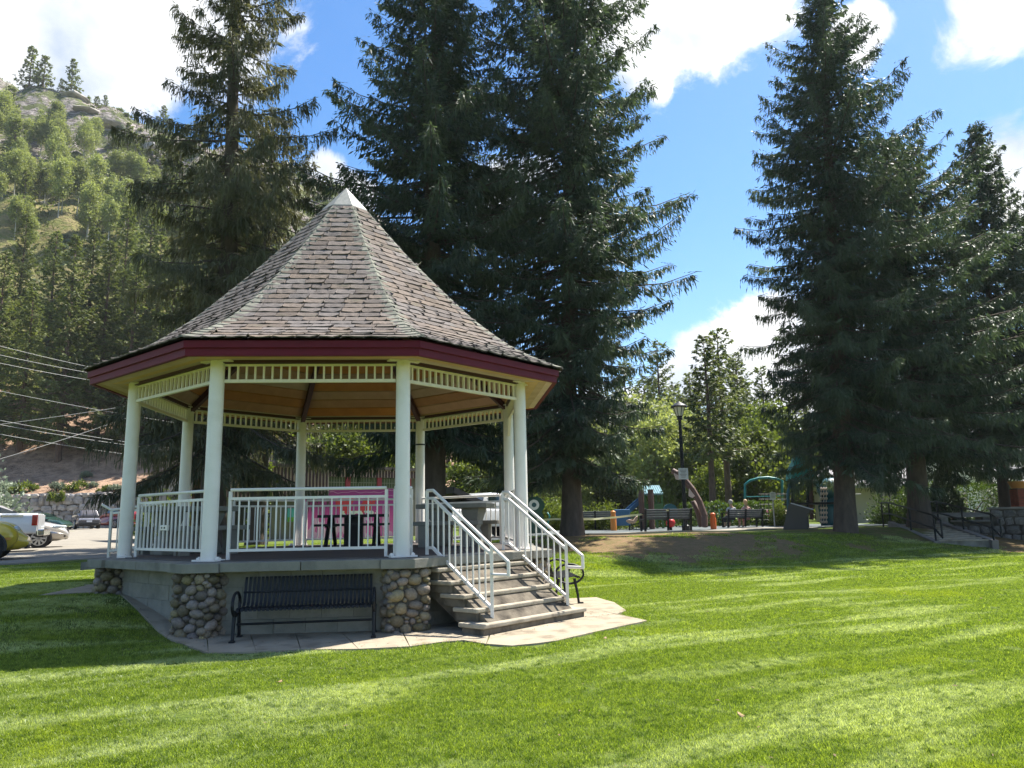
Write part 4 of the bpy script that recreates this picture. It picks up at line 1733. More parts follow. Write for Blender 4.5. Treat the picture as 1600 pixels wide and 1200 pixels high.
def build_woods():
    PG = 'pines on the slope above the retaining wall'
    P_ = dict(whorl=.62, per=6, hang=.3, tw=.24, spray=(.50, .17), power=.75, bottom=.85, ragged=.30, wide=1.1)
    protos = [proto_conifer('pine_tree', 'x', 60 + i, h, r, .32, M_['pine'], M_['pinebark'], PG, z0=z0, droop=dr, **P_)
              for i, (h, r, z0, dr) in enumerate(((26, 3.9, 2.5, .5), (24, 3.5, 5.0, .4), (21, 4.2, 2.0, .6)))]
    L1 = 'dark pine on the litter strewn slope above the stone retaining wall'
    big = [(92, 88, 0, 1.0), (150, 92, 1, 1.05), (195, 90, 2, 1.12), (30, 90, 2, .98), (-20, 92, 0, .95), (60, 102, 1, 1.0), (122, 104, 2, 1.1), (175, 104, 0, 1.1), (232, 96, 1, 1.1), (258, 92, 2, 1.05),
           (285, 94, 0, 1.0), (-70, 94, 1, 1.0), (8, 108, 0, .9), (215, 112, 2, 1.2), (330, 96, 1, 1.05), (390, 95, 0, 1.0), (455, 92, 2, 1.0), (520, 90, 1, .95), (590, 88, 0, .9), (650, 90, 2, .9),
           (560, 98, 2, 1.0), (620, 100, 1, 1.0), (430, 104, 1, 1.0), (350, 108, 2, 1.0), (-120, 98, 2, 1), (-170, 96, 0, 1), (700, 92, 1, .85), (740, 95, 0, .85)]
    used = [False] * 3
    rows = {}
    rr = random.Random(8)
    for px, d, k, s in big:
        p = hill_pt(px, d)
        if not used[k]:
            o = protos[k]
            o.location = (p.x, p.y, p.z - .3)
            used[k] = True
        else:
            o = copy_tree(protos[k], (p.x, p.y, p.z - .3))
        o.rotation_euler = (0, 0, rr.uniform(0, 6))
        o.scale = (s, s, s * rr.uniform(.93, 1.05))
        o['label'] = L1
        rows.setdefault('front' if d < 97 else 'back', []).append((px, o))
    for k_, v_ in rows.items():
        count_off([q for q in v_ if -10 < q[0] < 260], '{} pine from the left in the ' + k_ + ' row above the stone retaining wall')
        for px, o in v_:
            if px >= 260:
                o['label'] = 'pine on the slope hidden behind the tall spruces and the gazebo roof'
            elif px <= -10:
                o['label'] = 'pine on the slope just beyond the left edge of the frame'
    # aspens and other light broadleaf trees half way up
    AG = 'aspens half way up the hill'
    asp = [leafy('aspen_tree', 'pale green aspen with a thin light trunk half way up the hill', 0, 0, 11, (1.7, 1.45, 2.0)[i], .10, 70 + i, M_['aspen'], M_['paper_bark'], AG, nleaf=4600, size=.22, z=0, crown0=(.32, .42, .26)[i], ncl=60, spread=1.5, narrow=.9) for i in range(3)]
    first = [True] * 3
    spots = []
    for i in range(74):
        px = rr.uniform(-60, 215)
        d = rr.uniform(150, 198)
        if px > 120 and d > 182:
            continue
        if 20 < px < 50 and d < 160:
            continue
        spots.append((px, d, rr.uniform(.75, 1.25)))
    spots += [(180, 158, 1.1), (205, 152, 1.0), (165, 150, 1.2), (225, 160, .9), (145, 146, 1.1), (195, 142, .9), (110, 150, 1.2), (90, 158, 1.2), (5, 148, .8), (20, 146, .7), (-10, 146, .9), (255, 150, .8), (450, 140, .5), (470, 150, .5)]
    arows = {}
    for i, (px, d, s) in enumerate(spots):
        p = hill_pt(px, d)
        k = i % 3
        if first[k]:
            o = asp[k]
            first[k] = False
            o.location = (p.x, p.y, p.z - .2)
        else:
            o = copy_tree(asp[k], (p.x, p.y, p.z - .2))
        o.rotation_euler = (0, 0, rr.uniform(0, 6))
        o.scale = (s, s, s)
        arows.setdefault('lower' if d < 162 else 'middle' if d < 180 else 'upper', []).append((px, o))
    for k_, v_ in arows.items():
        count_off(v_, '{} pale aspen from the left in the ' + k_ + ' row half way up the hill')
    # firs towards the skyline
    FG = 'firs near the skyline of the hill'
    fir = [proto_conifer('fir_tree', 'small dark fir near the rocky skyline of the hill', 80 + i, h, r, .2, M_['pine'], M_['pinebark'], FG, z0=.8, whorl=.9, per=5, hang=0, tw=.5, spray=(.8, .42), power=.7, bottom=.9, ragged=.3, droop=.5)
           for i, (h, r) in enumerate(((12, 2.6), (9.5, 2.5)))]
    ff = [True, True]
    sp = [(62, 226, 1.0), (14, 222, 1.15), (-10, 222, 1.2), (108, 228, .62), (122, 230, .55), (175, 232, .55), (222, 232, .8), (212, 230, .5), (235, 231, .6), (265, 228, .8), (290, 230, .9), (150, 232, .35),
          (180, 190, 1.1), (200, 188, 1.2), (222, 190, 1.2), (240, 184, 1.2), (165, 194, 1.0), (150, 190, .9), (255, 186, 1.1), (210, 172, 1.2), (235, 170, 1.2), (260, 168, 1.2), (280, 180, 1.1), (300, 170, 1.1),
          (270, 150, 1.2), (298, 150, 1.2), (320, 160, 1.2), (335, 180, 1.1), (345, 140, 1.2), (370, 160, 1.1), (380, 190, 1.0), (400, 150, 1.0), (-40, 200, 1.1), (-70, 190, 1.2), (-25, 172, 1.1), (3, 165, .9), (0, 152, .8),
          (498, 205, .75), (507, 231, .45), (430, 170, .8), (470, 172, .6), (520, 170, .8), (-110, 220, 1.2), (-150, 200, 1.2), (45, 230, .5), (190, 205, .6), (140, 202, .5), (560, 190, .9), (600, 170, 1.0)]
    frows = {}
    for i, (px, d, s) in enumerate(sp):
        p = hill_pt(px, d)
        k = i % 2
        if ff[k]:
            o = fir[k]
            ff[k] = False
            o.location = (p.x, p.y, p.z - .3)
        else:
            o = copy_tree(fir[k], (p.x, p.y, p.z - .3))
        o.rotation_euler = (0, 0, rr.uniform(0, 6))
        o.scale = (s * 1.05, s * 1.05, s)
        frows.setdefault('top' if d > 215 else 'middle' if d > 175 else 'lower', []).append((px, o))
    for k_, v_ in frows.items():
        count_off(v_, '{} dark fir from the left in the ' + k_ + ' row below the hill skyline')
    # low scrub on the litter slope and the grassy shoulder
    SG = 'scrub bushes dotting the hillside'
    b0 = bush('scrub_bush', 'low grey green scrub bush on the hillside', 0, 0, (1.8, 1.6, .8), 91, M_['silver'], SG, n=900, ls=.14, z=0)
    b1 = bush('scrub_bush', 'low yellowish green scrub bush on the hillside', 0, 0, (1.6, 1.6, .9), 92, M_['shrub'], SG, n=900, ls=.14, z=0)
    sp = [(95, 79.5, 1.0), (125, 79.5, 1.1), (150, 80.5, .7), (170, 79, .8), (185, 79, .9), (60, 80, .6), (140, 84, .8), (40, 79, 1.2), (22, 79, 1.3)]
    sp += [(rr.uniform(-10, 110), rr.uniform(106, 150), rr.uniform(.5, 1.3)) for _ in range(34)] + [(rr.uniform(420, 540), rr.uniform(150, 230), rr.uniform(1.0, 2.2)) for _ in range(26)]
    sp += [(rr.uniform(90, 300), rr.uniform(205, 234), rr.uniform(.8, 1.9)) for _ in range(16)]
    srow = {}
    for i, (px, d, s) in enumerate(sp):
        p = hill_pt(px, d)
        src = (b0, b1)[i % 2]
        if i < 2:
            o = src
            o.location = p
        else:
            o = copy_tree(src, p)
        o.scale = (s, s, s)
        o.rotation_euler = (0, 0, rr.uniform(0, 6))
        srow.setdefault(('grey green' if i % 2 == 0 else 'yellowish', 'on the litter slope' if d < 90 else 'on the grassy shoulder' if d < 152 else 'among the skyline rocks'), []).append((px, o))
    for (c_, w_), v_ in srow.items():
        count_off(v_, '{} low ' + c_ + ' scrub bush from the left ' + w_)


build_woods()


def build_brush():
    """uncountable low brush, tussocks and saplings roughening the hillside"""
    g = np.random.default_rng(64)
    P = []
    for _ in range(6500):
        px, d = g.uniform(-120, 560), g.uniform(98, 234)
        k = math.sin(px * .045 + d * .09) + math.sin(px * .021 - d * .05 + 2) + g.normal(0, .9)
        if k < (.9 if d < 150 else .2):
            continue
        p = hill_pt(px, d)
        s = g.uniform(.35, 1.15)
        m_ = int(g.integers(5, 11))
        for _ in range(m_):
            P.append((p.x + g.normal(0, s * .5), p.y + g.normal(0, s * .5), p.z + abs(g.normal(0, s * .35)), s))
    P = np.array(P)
    n = len(P)
    D = unit(g.normal(0, .7, (n, 3)) + np.array([0, 0, .9]))
    S = unit(np.cross(D, g.normal(0, 1, (n, 3))))
    V, F = kites(P[:, :3], D, S, P[:, 3] * g.uniform(.4, .9, n), P[:, 3] * g.uniform(.2, .45, n))
    o = link('brush', np_mesh('brush', V, F, M_['shrub'], g.uniform(0, .8, n)))
    tag(o, 'low brush and tussocks scattered over the rocky hillside', 'brush', kind='stuff')


build_brush()


def build_far_right():
    """the belt of trees beyond the playground"""
    rr = random.Random(21)
    BG = 'tall pines beyond the playground'
    P_ = dict(whorl=.6, per=5.6, hang=.3, tw=.2, spray=(.42, .14), power=.62, bottom=.85, ragged=.36, wide=1.1)
    pr = [proto_conifer('pine_tree', 'x', 120 + i, h, r, .26, M_['pine'], M_['pinebark'], BG, z0=z0, droop=.6, **P_) for i, (h, r, z0) in enumerate(((15.5, 2.4, 2.0), (14, 2.1, 5.2), (12.5, 2.8, 1.2)))]
    base = lambda x, y: gz(x, y) - .2
    spots = [(1040, 66, 0, 1.0, 'tall pine with a thin crown against the cloud, left of the lamp post'), (1116, 47, 1, .84, 'bare trunked pine standing between the lamp post and the maple'),
             (1139, 50, 1, .90, 'second bare trunked pine, close beside the first behind the brown arch'), (1165, 74, 0, 1.05, None), (1090, 76, 0, .98, None), (1015, 72, 2, 1.1, None), (985, 70, 0, 1.0, None), (950, 76, 2, 1.1, None),
             (1185, 84, 2, 1.15, None), (1062, 82, 2, 1.15, None), (1205, 78, 0, 1.0, None), (1235, 86, 2, 1.2, None), (1130, 90, 0, 1.15, None), (920, 82, 0, 1.0, None), (880, 80, 2, 1.1, None), (840, 76, 1, 1.0, None),
             (1270, 90, 0, 1.0, None), (1310, 96, 2, 1.1, None), (800, 84, 0, 1.0, None), (760, 82, 2, 1.0, None), (1030, 92, 0, 1.15, None), (1165, 98, 0, 1.25, None), (1100, 100, 1, 1.25, None)]
    used = [False] * 3
    belt = []
    for px, d, k, s, lb in spots:
        x = at(px, 800, d).x
        if not used[k]:
            o = pr[k]
            used[k] = True
            o.location = (x, d, base(x, d))
        else:
            o = copy_tree(pr[k], (x, d, base(x, d)))
        o.rotation_euler = (0, 0, rr.uniform(0, 6))
        o.scale = (s, s, s * rr.uniform(.95, 1.05))
        o['label'] = lb or 'x'
        if not lb:
            belt.append((px, o))
    count_off(belt, '{} plain green pine from the left in the tree belt beyond the playground')
    DG = 'sunlit broadleaf trees beyond the playground'
    de = [leafy('maple_tree', 'bright green broadleaf tree in the belt beyond the playground', 0, 0, h, r, .14, 130 + i, M_['decid'], M_['bark'], DG, nleaf=7000, size=.23, z=0, crown0=.16, ncl=60) for i, (h, r) in enumerate(((7.5, 3.0), (9, 2.8)))]
    asp = leafy('aspen_tree', 'pale broadleaf tree in the belt beyond the playground', 0, 0, 9.5, 2.6, .12, 140, M_['aspen'], M_['paper_bark'], DG, nleaf=6500, size=.22, z=0, crown0=.2, ncl=60)
    sp = [(1185, 54, 0, .95), (1165, 58, 0, 1.0), (1215, 58, 1, 1.0), (1075, 60, 2, .95), (1050, 64, 2, 1.1), (1030, 58, 2, .9), (1090, 58, 2, .8), (1000, 62, 2, 1.1), (1020, 70, 2, 1.2), (1245, 62, 0, 1.0),
          (970, 62, 1, .9), (930, 64, 2, .9), (1140, 70, 2, 1.0), (1115, 52, 1, .48), (1190, 70, 1, 1.2), (890, 60, 2, .8), (845, 58, 2, .75), (800, 60, 0, .8), (1275, 70, 0, 1.0), (1065, 74, 1, 1.2), (770, 62, 2, .9), (740, 60, 0, .8)]
    us = [False] * 3
    rows = {}
    src = [de[0], de[1], asp]
    for px, d, k, s in sp:
        x = at(px, 800, d).x
        if not us[k]:
            o = src[k]
            us[k] = True
            o.location = (x, d, base(x, d))
        else:
            o = copy_tree(src[k], (x, d, base(x, d)))
        o.rotation_euler = (0, 0, rr.uniform(0, 6))
        o.scale = (s, s, s)
        rows.setdefault('pale' if k == 2 else 'bright green', []).append((px, o))
    for k_, v_ in rows.items():
        count_off(v_, '{} ' + k_ + ' broadleaf tree from the left in the tree belt beyond the playground')
    # broadleaf trees showing through the gazebo above the striped building
    for px, d, H, R, lb in ((552, 50, 8.2, 2.6, 'sunlit broadleaf tree rising behind the roof of the striped building'), (505, 54, 7.0, 2.6, 'dark leaved tree behind the striped building, left of the sunlit one'),
                            (600, 56, 8.0, 3.0, 'broadleaf tree behind the right end of the striped building')):
        x = at(px, 800, d).x
        leafy('broadleaf_tree', lb, x, d, H, R, .15, int(px), M_['decid'], M_['bark'], nleaf=8000, size=.2, crown0=.25)


build_far_right()

# ------------------------------------------------------------------ concrete apron round the gazebo
def build_apron():
    root = thing('pavement', 'concrete slab apron laid round the foot of the gazebo', 'pavement', (CX, CY, 0))
    root['kind'] = 'structure'
    # inner line along the base wall, outer line measured from the photograph
    inner = [oct_pt(k, 3.3) for k in (7, 8, 9, 10, 11)]
    H = lambda px, py: hit(px, py) - GC
    out = [H(131, 914), H(240, 968), H(325, 1023)]
    front = [H(400, 1021), H(470, 1018), H(560, 1017), H(640, 1013), H(690, 1006), H(725, 1003), H(760, 1009), H(800, 1012), H(840, 1008), H(870, 1004)]
    right = [H(1012, 972), H(964, 962), H(979, 956), H(960, 943), H(932, 935), H(866, 938)]

    def slab(poly, inset=.006):
        c = sum((Vector((p[0], p[1], 0)) for p in poly), Vector()) / len(poly)
        P = []
        for p in poly:
            v = Vector((p[0], p[1], 0))
            d = (c - v)
            P.append(v + d.normalized() * inset if d.length > .05 else v)
        rj = random.Random(int(c.x * 1000))
        # dense outline so that the slab follows the ground
        Q = []
        for i, p in enumerate(P):
            q = P[(i + 1) % len(P)]
            m = max(1, int((q - p).length / .4))
            for j in range(m):
                w_ = p.lerp(q, j / m)
                Q.append(w_ + (c - w_).normalized() * (rj.uniform(0, .009) if j else 0))
        mb = MB()
        n = len(Q)
        V = [(p.x, p.y, lg(p.x, p.y) - .12) for p in Q] + [(p.x, p.y, lg(p.x, p.y) + .022) for p in Q] + [(c.x, c.y, lg(c.x, c.y) + .022)]
        F = [(i, (i + 1) % n, n + (i + 1) % n, n + i) for i in range(n)] + [(n + i, n + (i + 1) % n, 2 * n) for i in range(n)]
        a = sum((Q[i].x * Q[(i + 1) % n].y - Q[(i + 1) % n].x * Q[i].y) for i in range(n))
        if a < 0:
            F = [tuple(reversed(f)) for f in F]
        mb.add(V, F)
        part('paving_slab', mb, M_['pave'], root)
    a0, a1 = oct_pt(0, 3.2), oct_pt(1, 3.2)
    # left strip in four bays
    o0, o1 = out[0], out[2]
    for i in range(4):
        f0, f1 = i / 4, (i + 1) / 4
        slab([a0.lerp(a1, f0), o0.lerp(o1, f0), o0.lerp(o1, f1), a0.lerp(a1, f1)])
    # front strip
    b1 = oct_pt(2, 3.2)
    xs = [0, .22, .45, .68, 1.0]
    fo = [out[2], front[0], front[1], front[2], front[3]]
    for i in range(4):
        slab([a1.lerp(b1, xs[i]), fo[i], fo[i + 1], a1.lerp(b1, xs[i + 1])])
    # right hand apron at the foot of the stairs
    c1 = oct_pt(3, 3.2)
    n = (cdir(2) + cdir(3)).normalized()
    t = (cdir(3) - cdir(2)).normalized()
    e0, e1 = n * 3.9 + t * -.5, n * 3.9 + t * 1.0
    slab([b1, front[3], front[4], front[5], front[6], e0])
    slab([e0, front[6], front[7], front[8], front[9], right[0], (e1 + right[0]) / 2, e1])
    slab([e1, (e1 + right[0]) / 2, right[0], right[1], right[2], right[3], right[4], right[5], c1])
    slab([b1, e0, e1, c1])
    slab([oct_pt(0, 3.2), oct_pt(0, 4.3), oct_pt(7, 4.3), oct_pt(7, 3.2)])
    for k in (3, 4):
        slab([oct_pt(k, 3.2), oct_pt(k, 3.95), oct_pt(k + 1, 3.95), oct_pt(k + 1, 3.2)])


build_apron()


# ------------------------------------------------------------------ strap bench in front of the gazebo
def strap_bench(label, loc, rz, L=1.78, nsl=34):
    root = thing('metal_bench', label, 'bench', loc, rz)
    # local: x along, y forward (towards the sitter's front), z up
    prof = [(.245, .395), (.235, .425), (.20, .437), (.05, .418), (-.10, .412), (-.155, .425), (-.195, .47), (-.245, .62), (-.285, .78), (-.30, .80), (-.325, .795)]
    w = L / nsl * .62
    mb = MB()
    th = .008
    for (y0, z0), (y1, z1) in zip(prof, prof[1:]):
        mb.beam((0, y0, z0), (0, y1, z1), w, th)
    me = mb.mesh('slat', M_['black'])
    for i in range(nsl):
        x = -L / 2 + .05 + (L - .10) * i / (nsl - 1)
        link('slat', me, root, Matrix.Translation((x, 0, 0)))
    mb = MB()
    for y, z in ((.20, .415), (-.14, .40), (-.235, .60)):
        mb.tube([(-L / 2 + .03, y, z), (L / 2 - .03, y, z)], .014, 8)
    mb.tube([(-L / 2, -.02, .20), (L / 2, -.02, .20)], .016, 8)
    part('frame', mb, M_['black'], root, smooth=True, angle=50)
    for sx in (-1, 1):
        x = sx * L / 2
        mb = MB()
        oval = [(x, .06 + .235 * math.cos(a), .475 + .155 * math.sin(a)) for a in [2 * math.pi * i / 20 for i in range(21)]]
        for p, q in zip(oval, oval[1:]):
            mb.beam(p, q, .05, .016, (1, 0, 0)) if False else mb.tube([p, q], .019, 7)
        part('armrest', mb, M_['black'], root, smooth=True, angle=60)
        for fy, y1, y2 in ((1, .14, .22), (-1, -.12, -.22)):
            mb = MB()
            mb.tube([(x, y1, .40), (x, y1 + .03 * fy, .25), (x, y1 + .05 * fy, .14), (x, y2 - .02 * fy, .03), (x, y2, .012)], [.026, .022, .02, .02, .022], 8)
            mb.box((x, y2 + .01 * fy, .012), (.06, .09, .024))
            part('leg', mb, M_['black'], root, smooth=True, angle=50)
    return root


p0, p1 = hit(361, 1007), hit(577, 999)
mid = (p0 + p1) / 2
dv = p1 - p0
dirf = Vector((dv.y, -dv.x, 0)).normalized()
rzb = math.atan2(dv.y, dv.x) + math.pi
cb = mid - dirf * .215
strap_bench('black metal strap bench in the shade before the gazebo front wall', (cb.x + .03, cb.y, gz(cb.x, cb.y) + .022), rzb, L=1.64, nsl=32).scale = (1, 1, .89)
q = GC + (cdir(3) + cdir(4)).normalized() * 3.75 + (cdir(4) - cdir(3)).normalized() * .15
strap_bench('black metal strap bench half hidden behind the gazebo stair railing', (q.x, q.y, gz(q.x, q.y) + .022), math.atan2(-(cdir(3) + cdir(4)).normalized().x, (cdir(3) + cdir(4)).normalized().y), L=1.5, nsl=28)


# ------------------------------------------------------------------ tables on the gazebo floor
def concrete_table(label, loc, rz):
    root = thing('picnic_table', label, 'picnic table', loc, rz, None)
    part('tabletop', MB().box((0, 0, .70), (1.3, .8, .08)), M_['concrete'], root, bevel=.01)
    for sx in (-.32, .32):
        mb = MB()
        mb.loft([[Vector((sx + i * w, j * d_, z)) for i, j in ((-1, -1), (1, -1), (1, 1), (-1, 1))] for z, w, d_ in ((0, .16, .24), (.06, .16, .24), (.3, .08, .15), (.6, .16, .28), (.659, .16, .28))])
        part('pedestal', mb, M_['concrete'], root, bevel=.01)
    for sy in (-1, 1):
        b = part('seat', MB().box((0, sy * .72, .40), (1.25, .32, .07)), M_['concrete'], root, bevel=.01)
        mb = MB()
        for sx in (-.38, .38):
            P = [(-.12, 0), (-.04, 0), (-.02, .12), (.02, .12), (.04, 0), (.12, 0), (.14, .364), (-.14, .364)]
            V = [(sx - .07, sy * .72 + a, z) for a, z in P] + [(sx + .07, sy * .72 + a, z) for a, z in P]
            n = len(P)
            mb.add(V, [tuple(range(n - 1, -1, -1)), tuple(range(n, 2 * n))] + [(i, (i + 1) % n, n + (i + 1) % n, n + i) for i in range(n)])
        part('seat_leg', mb, M_['concrete'], b)
    return root


def steel_table(label, loc, rz):
    root = thing('picnic_table', label, 'picnic table', loc, rz, None)
    part('tabletop', MB().box((0, 0, .56), (1.25, .72, .05)), M_['black'], root, bevel=.01)
    for sy in (-1, 1):
        part('seat', MB().box((0, sy * .62, .40), (1.25, .26, .04)), M_['black'], root, bevel=.008)
    for sx in (-.42, .42):
        mb = MB()
        mb.beam((sx, -.62, .385), (sx, .62, .385), .06, .05)
        for sy in (-1, 1):
            mb.beam((sx, sy * .68, 0.02), (sx, sy * .20, .54), .07, .06, (1, 0, 0))
        part('leg_frame', mb, M_['black'], root)
    part('pedestal', MB().box((0, 0, .27), (.34, .22, .54)), M_['black'], root, bevel=.01)
    return root


steel_table('black metal picnic table in the middle of the gazebo floor before the pink mural', (-3.0, 14.6, 0), .1)
concrete_table('grey concrete picnic table on the gazebo floor near the stairs', (-1.05, 14.2, 0), -.2)
concrete_table('grey concrete picnic table on the gazebo floor behind the left railing', (-5.25, 12.55, 0), .80)

mbp = MB()
rp = random.Random(3)
c = hit(266, 968)
mbp.ball((0, 0, .05), (.055, .05, .05), 7, 5, .3, rp)
mbp.ball((.05, .02, .035), (.05, .04, .035), 6, 4, .35, rp)
o = part('crumpled_paper', mbp, mat('white_paper', (.75, .75, .73), rough=.8))
o.location = (c.x, c.y, c.z + .02)
tag(o, 'crumpled white paper lying at the foot of the gazebo wall', 'litter')


# ------------------------------------------------------------------ long striped building with the pink mural
def mural_mat():
    m = bpy.data.materials.new('mural_paint')
    m.use_nodes = True
    t = m.node_tree
    t.nodes.clear()
    L = t.links.new
    out = N(t, 'ShaderNodeOutputMaterial')
    p = N(t, 'ShaderNodeBsdfPrincipled')
    p.inputs['Roughness'].default_value = .6
    L(p.outputs[0], out.inputs[0])
    tc = N(t, 'ShaderNodeTexCoord')
    sp = N(t, 'ShaderNodeSeparateXYZ')
    L(tc.outputs['Object'], sp.inputs[0])

    def ramp(v, stops, interp='CONSTANT'):
        r = N(t, 'ShaderNodeValToRGB')
        r.color_ramp.interpolation = interp
        e = r.color_ramp.elements
        while len(e) < len(stops):
            e.new(.5)
        for el, (pos, c) in zip(e, stops):
            el.position = pos
            el.color = (*c, 1)
        L(v, r.inputs[0])
        return r.outputs[0]

    def mixc(f, a, b):
        x = N(t, 'ShaderNodeMix', data_type='RGBA')
        L(f, x.inputs['Factor'])
        for s, v in (('A', a), ('B', b)):
            if isinstance(v, tuple):
                x.inputs[s].default_value = (*v, 1)
            else:
                L(v, x.inputs[s])
        return x.outputs['Result']

    def vor(scale, feat='F1', st=(1, 1, 1)):
        mp = N(t, 'ShaderNodeMapping')
        mp.inputs['Scale'].default_value = st
        L(tc.outputs['Object'], mp.inputs[0])
        v = N(t, 'ShaderNodeTexVoronoi', feature=feat)
        v.inputs['Scale'].default_value = scale
        L(mp.outputs[0], v.inputs['Vector'])
        return v
    zf = N(t, 'ShaderNodeMath', operation='DIVIDE')
    L(sp.outputs['Z'], zf.inputs[0])
    zf.inputs[1].default_value = 2.6
    base = ramp(zf.outputs[0], [(0, (.68, .10, .34)), (.10, (.80, .16, .48)), (.5, (.66, .07, .33)), (.62, (.50, .055, .28)), (.8, (.46, .045, .29)), (.97, (.36, .04, .23))], 'LINEAR')
    # pale figures low down
    v1 = vor(2.6, 'F1', (1.3, 1, .8))
    f1 = ramp(v1.outputs['Color'], [(0, (0, 0, 0)), (.44, (1, 1, 1))])
    low = ramp(zf.outputs[0], [(0, (1, 1, 1)), (.42, (0, 0, 0))])
    mk = N(t, 'ShaderNodeMath', operation='MULTIPLY')
    L(f1, mk.inputs[0])
    L(low, mk.inputs[1])
    col = mixc(mk.outputs[0], base, (.85, .42, .68))
    # a red roof line and a white band of little windows
    v2 = vor(3.2, 'F1', (1.0, 1, .5))
    f2 = ramp(v2.outputs['Color'], [(0, (0, 0, 0)), (.40, (1, 1, 1))])
    band = ramp(zf.outputs[0], [(0, (0, 0, 0)), (.50, (1, 1, 1)), (.80, (0, 0, 0))])
    xb = N(t, 'ShaderNodeMath', operation='MULTIPLY_ADD')
    L(sp.outputs['X'], xb.inputs[0])
    xb.inputs[1].default_value = .2
    xb.inputs[2].default_value = .0
    xr = ramp(xb.outputs[0], [(0, (0, 0, 0)), (.36, (1, 1, 1)), (.84, (0, 0, 0))])
    a = N(t, 'ShaderNodeMath', operation='MULTIPLY')
    L(f2, a.inputs[0])
    L(band, a.inputs[1])
    a2 = N(t, 'ShaderNodeMath', operation='MULTIPLY')
    L(a.outputs[0], a2.inputs[0])
    L(xr, a2.inputs[1])
    col = mixc(a2.outputs[0], col, (.72, .05, .07))
    v3 = vor(4.5, 'F1', (1.1, 1, .6))
    f3 = ramp(v3.outputs['Color'], [(0, (0, 0, 0)), (.45, (1, 1, 1))])
    band3 = ramp(zf.outputs[0], [(0, (0, 0, 0)), (.44, (1, 1, 1)), (.55, (0, 0, 0))])
    a3 = N(t, 'ShaderNodeMath', operation='MULTIPLY')
    L(f3, a3.inputs[0])
    L(band3, a3.inputs[1])
    a4 = N(t, 'ShaderNodeMath', operation='MULTIPLY')
    L(a3.outputs[0], a4.inputs[0])
    L(xr, a4.inputs[1])
    col = mixc(a4.outputs[0], col, (.88, .83, .80))
    # thin chalk-like curves near the top
    w = N(t, 'ShaderNodeTexWave', wave_type='RINGS')
    w.inputs['Scale'].default_value = 1.1
    w.inputs['Distortion'].default_value = 7
    w.inputs['Detail'].default_value = 1
    L(tc.outputs['Object'], w.inputs['Vector'])
    lw = ramp(w.outputs['Fac'], [(0, (0, 0, 0)), (.955, (1, 1, 1))])
    topm = ramp(zf.outputs[0], [(0, (0, 0, 0)), (.78, (1, 1, 1))])
    a5 = N(t, 'ShaderNodeMath', operation='MULTIPLY')
    L(lw, a5.inputs[0])
    L(topm, a5.inputs[1])
    col = mixc(a5.outputs[0], col, (.60, .25, .42))
    L(col, p.inputs['Base Color'])
    return m


